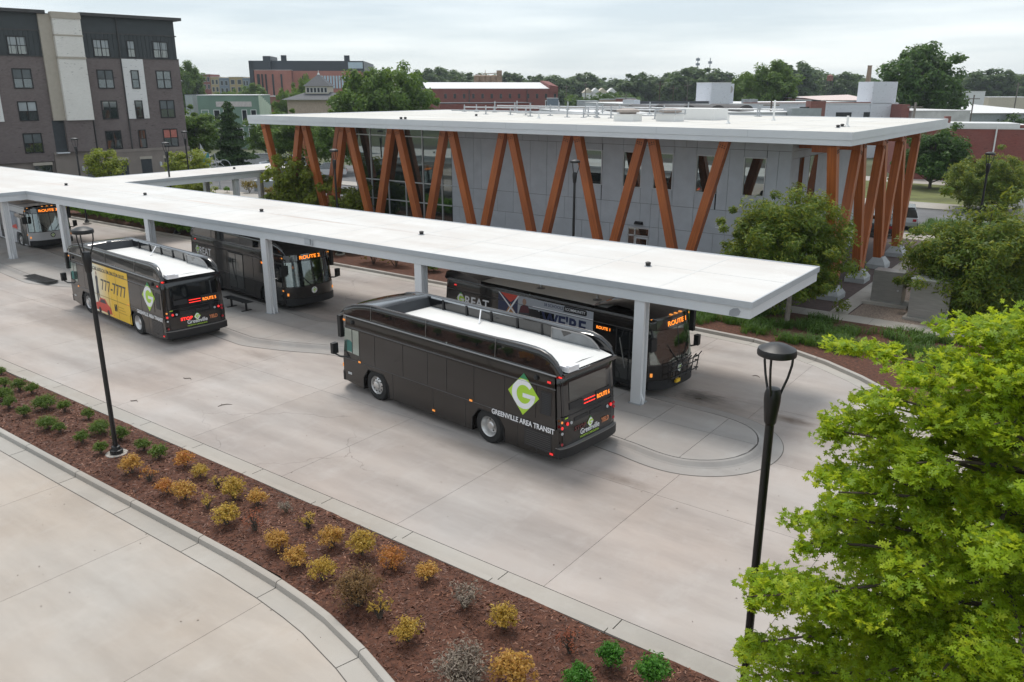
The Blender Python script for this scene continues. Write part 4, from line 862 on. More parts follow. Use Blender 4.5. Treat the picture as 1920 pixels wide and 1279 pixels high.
    # roof
    if fairing == 'full':
        for s in (1, -1):
            us = np.array([.30, .36, .42, .52, .62, .8, 1.0, 1.25, 1.5, 1.9, 2.5, 3.5, 4.6, 5.6, 6.6, 7.4, 8.2, 8.7, 9.05, 9.2, 9.35, 9.5, 9.6, 9.7, 9.78, 9.83]); rows = []
            for u in us:
                h = ftop(u); k = max(0, (h - 2.66)) / .54; wd = .06 + .11 * k; yo = 1.225 - .05 * k; sq = 1.0 if .5 < u < 9.75 else .97
                hz = h - 2.64
                if 7.3 < u < 9.3: wd += .10 * math.sin((u - 7.3) / 2.0 * math.pi)
                c_ = [(yo + .02, 2.64), (yo + .012, 2.64 + hz * .55), (yo - .0, 2.64 + hz * .80), (yo - .02, 2.64 + hz * .93), (yo - .06 * min(1, k + .2), h), (yo - wd * .7, h), (yo - wd, h - .03 * k), (yo - wd - .01, 2.64 + hz * .8), (yo - wd + .02, 2.64)]
                rows.append([(X(u) - 0, s * y * sq, z) for y, z in c_])
            b = MB(); b.grid(rows if s < 0 else [q[::-1] for q in rows]); fa = b.build('roof_fairing', M_bgl, r, True)
            rl = MB(); rl.tube([(X(u), s * (1.225 - .05 * max(0, ftop(u) - 2.66) / .54 - .03), ftop(u) - .012) for u in us[3:-2]], .03, 8); rl.build('fairing_rail', M_trimd, fa, True)
            fo = lambda u, z, t=0: (X(u), s * (1.225 - .05 * max(0, ftop(u) - 2.66) / .54 + .02 + t), z)
            for (u0, u1) in ((.95, 1.92), (1.98, 4.55), (4.62, 7.42), (7.5, 9.42)):
                uu = np.linspace(u0, u1, 7); b = MB(); lo = [(X(u), s * (1.250 - .05 * (ftop(u) - 2.66) / .54), 2.70) for u in uu]; hi = [(X(u), s * (1.238 - .05 * (ftop(u) - 2.66) / .54), max(2.72, ftop(u) - .16)) for u in uu]
                b.grid([lo, hi] if s > 0 else [hi, lo]); b.build('fairing_panel', M_dglass, fa)
            for u in (1.95, 4.58, 7.46): b = MB(); b.tube([(X(u), s * (1.226), 2.68), (X(u), s * 1.195, ftop(u) - .02), (X(u), s * 1.06, ftop(u) - .0)], .007, 4); b.build('fairing_joint', M_trim, fa)
            # ribs on the inner face
            for u in (3.0, 4.1, 5.2, 6.3, 7.3):
                b = MB(); b.box(X(u) - .035, X(u) + .035, s * 1.02 - .05, s * 1.02 + .05, 2.8, 3.14); b.build('fairing_rib', M_blkp, fa)
            b = MB(); b.add([(X(2.4), s * 1.035, 2.80), (X(7.6), s * 1.035, 2.80), (X(7.6), s * 1.03, 3.1), (X(2.4), s * 1.03, 3.06)], [(0, 1, 2, 3)]); b.build('inner_panel', M_bint, fa)
            b = MB(); b.box(X(7.6), X(2.4), s * 1.03 - .03, s * 1.03 + .03, 3.1, 3.15); b.build('inner_rail', M_trimd if s > 0 else M_lip, fa)
            if s < 0:
                pu = [7.75, 7.75, 8.9, 9.2, 9.4, 9.5]; pz = [2.82, 3.15, 3.16, 3.08, 2.94, 2.82]
                b = MB(); b.add([(X(u), s * .90, z) for u, z in zip(pu, pz)], [tuple(range(6))]); b.build('wind_panel', M_acr, fa)
                b = MB(); b.tube([(X(u), s * .895, z) for u, z in list(zip(pu, pz))[0:6]], .022, 6); b.build('panel_edge', M_trim, fa)
                b = MB(); b.tube([(X(5.1), s * .55, 2.82), (X(4.75), s * .99, 3.12)], .022, 6); b.build('brace_rod', M_wht, fa)
            else:
                b = MB(); b.box(X(9.9), X(9.55), .55, 1.0, 2.72, 2.86); b.box(X(9.95), X(9.8), .7, .98, 2.86, 2.9); b.build('antenna_box', M_wht, fa)
        rows = []
        for u in (.30, .36, .42, .52, .62, .8, 1.0, 1.25, 1.5, 1.9, 2.1): rows.append([(X(u) - .10 * 0 + .18 * (1 - abs(t) ** 2) * (1 if u < .9 else max(0, 1 - (u - .9))) , t * 1.2, 2.64 + (ftop(u) - 2.66) * (1.0 + .06 * (1 - abs(t) ** 3)) * (.96 if abs(t) > .95 else 1)) for t in tt])
        rows.append([(X(2.2), t * 1.2, 3.14 + .03 * (1 - abs(t))) for t in tt]); rows.append([(X(2.26), t * 1.1, 3.11) for t in tt])
        b = MB(); b.grid(rows); b.build('front_dome', M_bgl, r, True)
        b = MB(); b.grid([[(X(2.26), t * 1.1, 3.11) for t in tt], [(X(2.34), t * 1.05, 2.79) for t in tt]]); b.build('dome_back', M_bint, r)
        b = MB(); b.grid([[(X(2.35), -1.02, 2.8), (X(2.35), 1.02, 2.8)], [(X(9.4), -1.02, 2.81), (X(9.4), 1.02, 2.81)], [(X(9.83), -1.02, 2.72), (X(9.83), 1.02, 2.72)]]); b.build('roof_panel', M_broof, r)
        b = MB(); b.box(X(9.9), X(9.5), -1.15, 1.15, 2.6, 2.7); b.build('rear_roof_edge', M_bgl, r)
    else:
        b = MB(); b.grid([[(X(u), t * 1.12, 2.772 + .035 * (1 - abs(t) ** 2)) for t in np.linspace(-1, 1, 9)] for u in (2.2, 4, 6, 8, 9.4)]); b.build('roof_panel', M_broofd if wh else M_rcream, r, True)
        for u in (3.0, 5.5): b = MB(); b.lathe([(.16, 0), (.16, .02), (.05, .05), (.03, .16)], (X(u), -.55, 2.80), 12); b.build('roof_aerial', M_trim, r)
        b = MB(); b.box(X(2.75), X(2.1), .1, .7, 2.79, 2.85); b.build('roof_hatch', M_broof, r)
        if not wh:
            rows = [[(X(u) + (.12 * (1 - abs(t) ** 2) if u < .9 else 0), t * 1.19, z - .07 * abs(t) ** 4) for t in tt] for u, z in ((.42, 2.66), (.6, 2.80), (.9, 2.92), (1.3, 3.0), (1.8, 3.02), (2.3, 2.98), (2.8, 2.80))]
            b = MB(); b.grid(rows); b.build('front_dome', M_bgl, r, True)
            b = MB(); rows = [[(X(u), t * 1.18, z) for t in np.linspace(-1, 1, 5)] for u, z in ((9.85, 2.66), (9.75, 2.9), (9.5, 3.0), (9.2, 2.99), (7.9, 2.80))]; b.grid(rows)
            for s in (-1, 1): b.add([(X(9.85), s * 1.18, 2.66), (X(9.75), s * 1.18, 2.9), (X(9.5), s * 1.18, 3.0), (X(9.2), s * 1.18, 2.99), (X(7.9), s * 1.18, 2.80), (X(7.9), s * 1.18, 2.6), (X(9.8), s * 1.18, 2.6)], [(0, 1, 2, 3, 4, 5, 6)])
            b.build('rear_dome', M_bgl, r, True)
    return r
LS = on_side(1, .007); RSD = on_side(-1, .007)
def agency(r, s=1):
    glogo(r, 8.56, 1.87, .565, .60, lambda a, c, t=0: on_side(1, .012)(a, c, t), 1)
    lettering(r, 'side_lettering', 'GREENVILLE AREA TRANSIT', .21, 7.40, 1.015, M_wht, on_side(1, .028), 1, .022, 2.30)
A6 = math.pi - .1003
bus6 = make_bus((-15.63, 18.55, -.02), A6, 'nearest dark charcoal bus with a large green and white diamond logo and plain side', 'full', route='6'); agency(bus6)
bus5 = make_bus((-15.63 - 18.5, 18.50, -.02), A6, 'dark transit bus at left with a yellow injury lawyer advert on its side', 'full', route='5', dark_stop=False); agency(bus5)
# yellow advert
ad = decal(bus5, 'advert', [[(3.0, .32), (3.0, 2.50), (6.70, 2.52), (6.70, .33)]], M_yel, on_side(1, .009))
q1 = lambda o: (lambda a, c, t=0: on_side(1, .012 + o)(a, c, t))
M_grad, nt, bb, oo = newmat('advert_fade'); gg = N(nt, 'ShaderNodeTexCoord'); sp = N(nt, 'ShaderNodeSeparateXYZ'); nt.links.new(gg.outputs['Object'], sp.inputs[0])
mrn = N(nt, 'ShaderNodeMapRange'); mrn.inputs[1].default_value = X(3.0); mrn.inputs[2].default_value = X(4.9); nt.links.new(sp.outputs[0], mrn.inputs[0])
nt.links.new(mixc(nt, mrn.outputs[0], (.78, .80, .74), (.80, .50, .035)), bb.inputs['Base Color']); bb.inputs['Roughness'].default_value = .4
decal(ad, 'advert_fade', [[(3.0, .33), (3.0, 2.49), (4.9, 2.49), (4.9, .33)]], M_grad, q1(0))
lettering(ad, 'advert_text', "CAR WRECK? I'M ON TOP OF IT!", .22, 3.2, 2.22, M_suit, q1(.004), 1, .012, 3.2)
lettering(ad, 'advert_text', '777-7777', .70, 3.95, 1.42, M_suit, q1(.004), 1, .006, 2.5)
decal(ad, 'advert_small_print', [[(5.5, .78 + k_ * .12), (5.5, .81 + k_ * .12), (6.2 - .12 * k_, .81 + k_ * .12), (6.2 - .12 * k_, .78 + k_ * .12)] for k_ in range(-1, 2)], mat('print_ochre', (.50, .30, .03), .5, var=0), q1(.004)); decal(ad, 'advert_emblem', [[(5.12, .66), (5.12, .98), (5.24, .82), (5.24, .98), (5.38, .98), (5.38, .66), (5.27, .8), (5.27, .66)]], M_ink, q1(.004))
decal(ad, 'advert_figure', [[(3.42, .75), (3.36, 1.2), (3.40, 1.62), (3.37, 1.9), (3.44, 1.98), (3.56, 1.98), (3.63, 1.9), (3.60, 1.62), (3.66, 1.2), (3.74, .75), (3.66, .75), (3.56, 1.25), (3.5, .75)]], M_suit, q1(.004)); decal(ad, 'advert_face', [circ(3.5, 2.08, .065, .09, 12)], M_skin, q1(.004))
decal(ad, 'advert_car', [[(3.15, .42), (3.15, .72), (3.5, .80), (3.7, 1.02), (4.2, 1.02), (4.42, .82), (4.72, .70), (4.78, .42)]], M_pred, q1(.006)); decal(ad, 'advert_car_window', [[(3.6, .80), (3.75, .97), (4.15, .97), (4.3, .82)]], M_suit, q1(.010))
decal(ad, 'advert_car_wheel', [circ(3.5, .44, .13, .13, 14), circ(4.4, .44, .13, .13, 14)], M_ink, q1(.010))
decal(ad, 'panel_joint', [[(u - .006, .35), (u - .006, 2.45), (u + .006, 2.45), (u + .006, .35)] for u in (4.67, 5.52)] + [[(3.02, 1.14), (3.02, 1.155), (6.68, 1.155), (6.68, 1.14)], [(3.02, 2.235), (3.02, 2.25), (6.68, 2.25), (6.68, 2.235)]], mat('joint_ochre', (.30, .2, .04), .6), q1(.012))  # panel seams and rail lines drawn as thin strips of darker yellow
A1 = -.104
bus1 = make_bus((-16.1, 24.72, -.02), A1, 'dark route 1 bus behind the nearest bus with a grey school advert', 'caps', route='1', scale_x=1.035, rack=True, rear_detail=False)
bus2 = make_bus((-34.05, 24.70, -.02), A1, 'dark route 2 bus facing right under the middle of the canopy with GREAT lettering', 'full', route='2', scale_x=.935, rack=False, rear_detail=False)
for bs, uG in ((bus1, 8.93), (bus2, 9.05)):
    glogo(bs, uG - .02, 1.94, .23, .28, lambda a, c, t=0: on_side(-1, .012)(a, c, t), -1)
    lettering(bs, 'side_lettering', 'REAT', .52, uG - .25, 1.74, M_wht, on_side(-1, .010), -1, .014, 1.25)
q2 = lambda o: (lambda a, c, t=0: on_side(-1, .010 + o)(a, c, t))
ad = decal(bus1, 'advert', [[(2.65, .9), (2.65, 2.56), (6.0, 2.56), (6.0, .9)]], M_silv, q2(0))
decal(ad, 'advert_photo', [[(6.0, .9), (6.0, 2.56), (6.95, 2.56), (6.95, .9)]], M_pblue, q2(.0)); decal(ad, 'advert_triangle', [[(6.85, 2.56), (6.35, 2.25), (5.95, 2.56)]], M_pred, q2(.004)); decal(ad, 'advert_triangle', [[(6.35, 2.22), (6.95, 1.2), (5.6, 1.2)]], M_porg, q2(.006))
decal(ad, 'advert_white_line', [[(6.95, 2.56), (6.88, 2.56), (5.4, 1.3), (5.46, 1.25)], [(6.0, 2.56), (5.92, 2.56), (6.92, 1.2), (6.98, 1.22)]], M_wht, q2(.010))
decal(ad, 'advert_figure', [[(5.9, 1.2), (5.95, 1.9), (5.85, 2.2), (5.72, 2.26), (5.5, 2.24), (5.36, 2.05), (5.3, 1.2)]], M_suit, q2(.012)); decal(ad, 'advert_face', [circ(5.68, 2.38, .09, .12, 12)], M_skin, q2(.012)); decal(ad, 'advert_shirt', [[(5.9, 1.95), (5.84, 2.2), (5.7, 2.26), (5.52, 2.23), (5.4, 2.0)]], mat('print_maroon', (.10, .02, .03), .5), q2(.014))
lettering(ad, 'advert_text', '38 SCHOOLS', .15, 4.78, 2.40, M_pblue, q2(.004), -1, .01, .85)
decal(ad, 'advert_pill', [[(3.9, 2.37), (3.96, 2.35), (2.98, 2.35), (2.92, 2.39), (2.92, 2.52), (2.98, 2.555), (3.84, 2.555), (3.9, 2.52)]], M_ink, q2(.004)); lettering(ad, 'advert_text', '1COMMUNITY', .14, 3.84, 2.405, M_wht, q2(.010), -1, .01, .86)
decal(ad, 'advert_rail', [[(2.66, 2.27), (2.66, 2.30), (5.3, 2.30), (5.3, 2.27)]], M_wht, q2(.004))
lettering(ad, 'advert_text', "WE'RE", .66, 4.88, 1.70, M_pblue, q2(.004), -1, .03, 1.95)
decal(ad, 'open_door', [[(5.45, .4), (5.45, 2.16), (4.95, 2.14), (4.95, .4)]], M_ink, q2(.016))
bus3 = make_bus((-59.55, 24.77, -.02), A1, 'older white bus with a dirty flat roof at the far left under the canopy', 'none', paint=M_busw, route='3', rear_detail=False)
decal(bus3, 'side_print', [[(2.2, 1.3), (2.2, 2.3), (4.1, 2.3), (4.1, 1.3)]], mat('print_bluegrey', (.22, .25, .3), .4, var=.5, scale=2), on_side(-1, .006)); decal(bus3, 'side_print', [[(2.3, 1.2), (2.5, 1.5), (3.2, 1.35), (3.4, 1.2)]], M_pred, on_side(-1, .012))
# ------------------------------------------------------------------ street lamps
def lamp_meshes():
    d = {}
    b = MB(); b.tube([(0, 0, .0), (0, 0, 5.28)], .062, 14); d['pole'] = b.mesh('pole', M_blk, True)
    b = MB(); b.lathe([(.17, .0), (.17, .1), (.13, .12), (.11, .20), (.07, .22)], (0, 0, 0), 16); d['base_cover'] = b.mesh('base_cover', M_blk, True)
    b = MB(); b.lathe([(.065, 5.2), (.085, 5.24), (.115, 5.55), (.115, 5.66), (.09, 5.74), (.0, 5.76)], (0, 0, 0), 16); d['neck'] = b.mesh('neck', M_blk, True)
    b = MB()
    for k in range(3):
        a = k * 2 * math.pi / 3 + .55; ca, sa = math.cos(a), math.sin(a)
        b.tube([(ca * r_, sa * r_, z) for r_, z in ((.085, 5.55), (.14, 5.72), (.21, 5.90), (.255, 6.08), (.265, 6.24))], .02, 7)
    d['arm'] = b.mesh('arms', M_blk, True)
    b = MB(); b.lathe([(.0, 6.215), (.27, 6.215), (.305, 6.23), (.31, 6.27), (.295, 6.32), (.28, 6.325), (.16, 6.375), (.0, 6.395)], (0, 0, 0), 28, 0, 'z', False); d['head'] = b.mesh('head', M_blk, True)
    b = MB(); b.lathe([(.0, 6.20), (.2, 6.205), (.2, 6.214)], (0, 0, 0), 20, 0, 'z', False); d['lens'] = b.mesh('lens', M_lens, True)
    b = MB(); b.lathe([(.30, -.1), (.30, .10), (.28, .13), (.0, .13)], (0, 0, 0), 24, 0, 'z', False); d['footing'] = b.mesh('footing', M_kerb, True); return d
LM = lamp_meshes()
def lamp(x, y, z, label, sc=1.0, rz=0.0):
    t = thing('street_lamp', label, 'street lamp', (x, y, z), rz, 'black post lamps around the transit centre'); t.scale = (sc, sc, sc)
    for k in ('footing', 'pole', 'base_cover', 'neck', 'arm', 'head'): 
        o = link({'arm': 'arm_cage'}.get(k, k), LM[k], t)
        if k == 'base_cover': o.location.z = .13
        if k == 'head': link('lens', LM['lens'], o)
        if k in ('head', 'arm'): o.scale = (.86, .86, 1)
lamp(-21.1, 10.1, .06, 'black lamp post on a round concrete base among the shrubs at left', 1.0, .35)
lamp(-3.46, 10.75, .06, 'nearest black lamp post, in front of the bright green oak at right', 1.0, 0.0)
lamp(-22.45, 35.5, .05, 'black lamp post standing in front of the grey panelled wall')
lamp(-53.0, 31.8, .0, 'black lamp post in front of the ground floor doors of the brick apartments')
lamp(-63.0, 30.6, .0, 'black lamp post at far left by the white and brown bay of the apartments')
lamp(-6.5, 53.8, .05, 'black lamp post in front of the round tree at the right')
lamp(-38.05, 33.5, .05, 'black lamp post beside the leftmost V of timber struts')
lamp(-66.2, 41.6, .0, 'black lamp post at the right hand corner of the brick apartments')
# ------------------------------------------------------------------ benches
def bench(x, y, rz, label):
    t = thing('park_bench', label, 'bench', (x, y, .148), rz, 'black benches on the island')
    b = MB()
    for k in range(6): b.box(-.95, .95, -.21 + k * .07, -.17 + k * .07, .43, .455)
    b.build('seat', M_blk, t)
    for s in (-.6, .6):
        b = MB(); b.tube([(s, 0, 0), (s, 0, .43)], .05, 8); b.box(s - .05, s + .05, -.24, .24, 0, .03); b.box(s - .03, s + .03, -.2, .2, .39, .43); b.build('leg', M_blk, t)
bench(-31.8, 21.75, -.06, 'black slatted bench beside the route 2 bus'); bench(-58.3, 21.9, -.06, 'black bench at the far left beside the white bus')
# ------------------------------------------------------------------ vegetation helpers
def rotframes(n, up=.4, out=None, outw=.5):
    nrm = rng.normal(0, 1, (n, 3)); nrm /= np.linalg.norm(nrm, axis=1)[:, None]; nrm[:, 2] = np.abs(nrm[:, 2]) + up
    if out is not None: nrm += out * outw
    nrm /= np.linalg.norm(nrm, axis=1)[:, None]
    t = rng.normal(0, 1, (n, 3)); t -= nrm * (t * nrm).sum(1)[:, None]; t /= np.linalg.norm(t, axis=1)[:, None]
    return t, np.cross(nrm, t), nrm
LEAF_Q = (np.array([(-.5, 0, 0), (0, -.28, .06), (.5, 0, 0), (0, .28, .06)]), [(0, 1, 2, 3)])
LEAF_N = (np.array([(-.5, 0, 0), (0, -.15, .03), (.5, 0, 0), (0, .15, .03)]), [(0, 1, 2, 3)])
def leafcloud(name, P, size, mat_, base=LEAF_Q, up=.4, out=None, outw=.5, parent=None, mesh_only=False):
    n = len(P); t, s_, nn = rotframes(n, up, out, outw); bv, bf = base; k = len(bv); sz = np.broadcast_to(np.asarray(size, float), (n,)) * rng.uniform(.7, 1.3, n)
    V = P[:, None, :] + (bv[None, :, 0, None] * t[:, None, :] + bv[None, :, 1, None] * s_[:, None, :] + bv[None, :, 2, None] * nn[:, None, :]) * sz[:, None, None]
    V = V.reshape(-1, 3); F = np.array(bf); m = F.shape[1]; idx = (np.arange(n)[:, None, None] * k + F[None]).reshape(-1)
    me = bpy.data.meshes.new(name); me.vertices.add(len(V)); me.vertices.foreach_set('co', V.astype(np.float32).ravel()); nf = n * len(F)
    me.loops.add(nf * m); me.loops.foreach_set('vertex_index', idx.astype(np.int32)); me.polygons.add(nf); me.polygons.foreach_set('loop_start', np.arange(0, nf * m, m, dtype=np.int32)); me.materials.append(mat_); me.update(calc_edges=True)
    return me if mesh_only else link(name, me, parent)
def crown_points(cx, cz, rx, rz, K, M, cl, shell=.75, flat=.7, noise_=.2, bottom=-.75):
    """clumps of points spread through an uneven ellipsoid"""
    C = []
    while len(C) < K:
        v = rng.normal(0, 1, 3); v /= np.linalg.norm(v)
        if v[2] < bottom: continue
        r_ = (shell + (1 - shell) * rng.random()) * (1 + rng.normal(0, noise_)); 
        if rng.random() < .22: r_ *= rng.uniform(.3, .8)
        C.append((v[0] * rx * r_, v[1] * rx * r_, cz + v[2] * rz * r_))
    C = np.array(C); n = K * M; c = np.repeat(C, M, 0); rr = cl * np.repeat(rng.uniform(.55, 1.35, K), M)
    d = rng.normal(0, 1, (n, 3)); d /= np.linalg.norm(d, axis=1)[:, None]; d *= (rng.random(n) ** .45)[:, None] * rr[:, None]; d[:, 2] *= flat
    ctr = np.array([0, 0, cz]); o = c + d - ctr; o /= np.maximum(np.linalg.norm(o, axis=1)[:, None], 1e-3); dn = d / np.maximum(np.linalg.norm(d, axis=1)[:, None], 1e-3)
    return C, c + d, (o * .4 + dn * .9)
M_bark = mat('bark', (.085, .065, .05), .9, var=.3, scale=6, stretch=(1, 1, .2)); M_bark2 = mat('bark_grey', (.16, .14, .12), .9, var=.3, scale=6)
def limbs(C, h0, trunk_r, base=(0, 0), n=14, lean=(0, 0)):
    b = MB(); top = max(c[2] for c in C) * .86
    b.tube([(base[0], base[1], -.1), (base[0] + lean[0] * .3, base[1] + lean[1] * .3, h0 * .6), (lean[0] * .6, lean[1] * .6, (h0 + top) * .5), (lean[0], lean[1], top)], [trunk_r * 1.25, trunk_r, trunk_r * .7, trunk_r * .2], 8)
    for c in sorted(C.tolist(), key=lambda q: rng.random())[:n]:
        z0 = h0 * .75 + rng.random() * max(.1, (c[2] - h0) * .6); z0 = min(z0, c[2] - .1); mid = (c[0] * .5, c[1] * .5, (z0 + c[2]) / 2 + .05 * abs(c[0]))
        b.tube([(lean[0] * .4, lean[1] * .4, z0), mid, tuple(c)], [trunk_r * .45, trunk_r * .3, trunk_r * .1], 6)
    return b
TREEM = {}
def tree_meshes(key, h, rx, crown_z0, K, M, cl, leaf, m, trunk_r=.15, base=LEAF_Q, shell=.75, flat=.7, bark=None, noise_=.2, bottom=-.75):
    cz = (h + crown_z0) / 2; rz = (h - crown_z0) / 2
    C, Pn, o = crown_points(0, cz, rx, rz, K, M, cl, shell, flat, noise_, bottom)
    TREEM[key] = (leafcloud('crown', Pn, leaf, m, base, .25, o, .8, mesh_only=True), limbs(C, crown_z0, trunk_r).mesh('trunk', bark or M_bark, True))
def tree(key, name, label, loc, rz=0, sc=1, group=None, scz=None):
    t = thing(name, label, 'tree', loc, rz, group); t.scale = (sc, sc, scz or sc); link('crown', TREEM[key][0], t); link('trunk', TREEM[key][1], t); return t
L_dk = leafmat('leaf_dark', (.024, .055, .012), (.05, .115, .018), (.11, .19, .03), .36)
L_md = leafmat('leaf_mid', (.04, .085, .012), (.09, .17, .02), (.18, .27, .034), .38)
L_lt = leafmat('leaf_light', (.06, .10, .018), (.12, .19, .03), (.20, .28, .045), .4)
L_yl = leafmat('leaf_yellowgreen', (.09, .13, .014), (.20, .26, .026), (.36, .38, .05), .42)
L_wl = leafmat('leaf_feathery', (.03, .075, .008), (.085, .16, .014), (.36, .36, .035), .38)
L_con = leafmat('leaf_conifer', (.022, .05, .014), (.04, .085, .022), (.08, .14, .035), .2)
L_far = leafmat('leaf_far', (.04, .075, .022), (.065, .12, .03), (.12, .18, .045), .38)
# ---- trees near the transit building
tree_meshes('feather1', 5.4, 2.8, .8, 420, 130, .46, .21, L_wl, .09, LEAF_N, .72, .75, None, .2, -.9)
tree('feather1', 'ornamental_tree', 'feathery green young tree in front of the right end of the grey wall', gp(1462, 588), .4, .93, None, .98)
tree_meshes('feather2', 5.0, 2.9, -.4, 460, 130, .50, .22, L_wl, .09, LEAF_N, .72, .75, None, .2, -.9)
tree('feather2', 'ornamental_tree', 'feathery tree with yellowish tips behind the steel cabinets at right', gp(1826, 596), 1.2, .98)
tree_meshes('feather3', 5.0, 3.3, .1, 400, 110, .56, .27, L_wl, .1, LEAF_N, .74, .7, None, .18, -.9)
tree('feather3', 'ornamental_tree', 'round bushy tree behind the black lamp post on the right lawn', gp(1846, 396), 2.2, .90, None, .92)
tree_meshes('broad1', 7.2, 3.9, .9, 170, 110, .85, .40, L_dk, .2, LEAF_Q, .75, .7)
tree('broad1', 'broadleaf_tree', 'dark spreading tree beside the brick wall seen past the right hand struts', at(1744, 345, 84) * (1, 1, 0), 0, .78)
tree_meshes('light1', 4.6, 2.4, .4, 130, 80, .5, .24, L_yl, .05, LEAF_Q, .6, .7, None, .25, -.8)
tree('light1', 'sapling', 'light green young tree left of the curtain wall behind the canopy', gp(566, 425), .3, 1.05, None, 1.15)
tree_meshes('light2', 4.2, 1.7, .6, 80, 60, .5, .24, L_yl, .05, LEAF_Q, .6, .7, None, .25, -.8)
tree('light2', 'sapling', 'yellow green sapling in front of the apartment garage door', at(200, 330, 80) * (1, 1, 0), .3, 1.05)
tree('light2', 'sapling', 'yellow green sapling in front of the apartments beside the bicycle sculpture', at(352, 318, 76) * (1, 1, 0), 2.3, 1.08)
tree('light2', 'sapling', 'small light tree beyond the canopy arm near the parked cars', at(655, 360, 58) * (1, 1, 0), 1.3, .8)
tree('light1', 'sapling', 'low bushy tree half hidden under the canopy arm', at(365, 370, 70) * (1, 1, 0), 1.3, .62)
# conifer
P_ = []; hC = 9.4
for i in range(11000):
    z = .4 + (hC - .4) * (1 - math.sqrt(1 - rng.random() * .999)); lay = .75 + .35 * math.sin(z * 5.2 + 1.3 * math.sin(z)); rmax = 3.1 * (1 - z / hC) ** .7 * lay + .12; a = rng.uniform(0, 2 * math.pi); rmax *= 1 + .22 * math.sin(3 * a + z * 2.1); r_ = rmax * rng.random() ** .45
    P_.append((r_ * math.cos(a), r_ * math.sin(a), z - .10 * r_))
P_ = np.array(P_); TREEM['conifer'] = (leafcloud('crown', P_, .36, L_con, LEAF_Q, .1, P_ * (1, 1, 0) / 2, .6, mesh_only=True), MB().tube([(0, 0, -.1), (0, 0, 4), (0, 0, 9)], [.16, .1, .03], 7).mesh('trunk', M_bark, True))
tree('conifer', 'conifer', 'dark conical conifer in front of the green shop building', at(437, 312, 98) * (1, 1, 0), 0, .93)
for px, py, d, sc, lab in ((370, 300, 108, .9, 'dark leafy tree between the brick apartments and the conifer'), (556, 300, 104, .85, 'leafy tree behind the leftmost timber strut'), (635, 300, 100, .85, 'yellowish leafy tree seen between the left struts'), (505, 300, 118, .72, 'leafy tree behind the white parked cars')):
    if 'street' not in TREEM: tree_meshes('street', 8.0, 3.6, .8, 150, 90, .85, .40, L_md, .18, LEAF_Q, .72, .7)
    tree('street', 'street_tree', lab, at(px, py, d) * (1, 1, 0), px * .1, sc)
# ---- big trees behind
tree_meshes('bigoak', 9.6, 7.6, 1.0, 260, 120, 1.1, .50, L_md, .35, LEAF_Q, .7, .75, None, .14)
tree('bigoak', 'large_tree', 'large bright green tree behind the left part of the transit building roof', at(725, 260, 128) * (1, 1, 0) + (0, 0, 0), 0, 1.0, None, 1.32)
tree_meshes('bigdark', 16, 6.3, 2.0, 190, 110, 1.35, .6, L_dk, .45, LEAF_Q, .66, .66, None, .13)
tree('bigdark', 'large_tree', 'tall dark airy tree behind the right hand white tower', at(1712, 260, 142) * (1, 1, 0), .7, 1.06, None, 1.1)
tree_meshes('bigmid', 14, 5.6, 1.0, 190, 110, 1.2, .6, L_md, .4, LEAF_Q, .7, .8, None, .1)
tree('bigmid', 'large_tree', 'dense mid green tree standing behind the left white tower', at(1440, 240, 190) * (1, 1, 0), .7, 1.05, None, 1.12)
tree('bigmid', 'large_tree', 'left lobe of dense trees just right of the left white tower', at(1395, 240, 205) * (1, 1, 0), 2.7, .85, None, .95)
tree('bigoak', 'large_tree', 'rounded tree in front of the brick college block', at(590, 230, 190) * (1, 1, 0), 1.7, .62, None, 1.25)
tree('bigoak', 'large_tree', 'smaller tree left of the cupola building', at(548, 230, 180) * (1, 1, 0), 2.7, .5, None, .95)
tree('bigoak', 'large_tree', 'pale tree between the far flats and the college block', at(432, 220, 230) * (1, 1, 0), .2, .6, None, .95)
tree('bigmid', 'large_tree', 'dark rounded tree at the foot of the college block', at(478, 215, 240) * (1, 1, 0), .2, .75, None, .8)
tree('bigmid', 'large_tree', 'dark tree at left beside the apartment corner on the skyline', at(357, 215, 250) * (1, 1, 0), 1.2, .9, None, 1.25)
tree_meshes('shrubtree', 3.6, 1.6, .4, 30, 50, .6, .4, L_dk, .1)
tree('shrubtree', 'small_tree', 'small dark tree on the far white roofs at right', at(1897, 240, 150) * (1, 1, 0), .2, 1.6)
# skyline trees: individual ones, then a hazy wood
for k in range(6):
    hh = 13 + rng.random() * 6; tree_meshes('sky%d' % k, hh, hh * .42, .5, 120, 70, hh * .10, 1.15, L_far, .4, LEAF_Q, .66, .8, None, .09)
SKY = [(395, 140, 420), (820, 127, 380), (845, 133, 420), (880, 138, 350), (960, 137, 400), (1005, 142, 380), (1035, 143, 350), (1075, 145, 420), (1095, 138, 390), (1130, 147, 460), (1160, 150, 420), (1195, 138, 340), (1215, 148, 430), (1255, 138, 360), (1290, 128, 330), (1318, 129, 350), (1345, 135, 350), (1490, 117, 330), (1520, 128, 380), (1550, 140, 420), (1580, 137, 350), (1605, 142, 420), (1625, 148, 380), (1790, 140, 400), (1830, 138, 400), (1865, 130, 330), (1895, 140, 360), (1918, 142, 340), (700, 139, 400), (790, 135, 430)]
names = ['rounded', 'ragged', 'broad', 'pointed', 'low', 'tall']
for i, (px, py, d) in enumerate(sorted(SKY)):
    p = at(px, py, d); h = p[2]; k = i % 6; hh = TREEM['sky%d' % k][0]
    zmax = max(v.co.z for v in hh.vertices); s = (h + .8) / zmax
    t = tree('sky%d' % k, 'skyline_tree', 'far %s tree on the skyline, %s from the left' % (names[k], ORD[i]), (p[0], p[1], 0), i * 1.1, s, 'trees along the skyline', s)
    t.scale = (s * 1.3, s * 1.3, s)
P_ = []; 
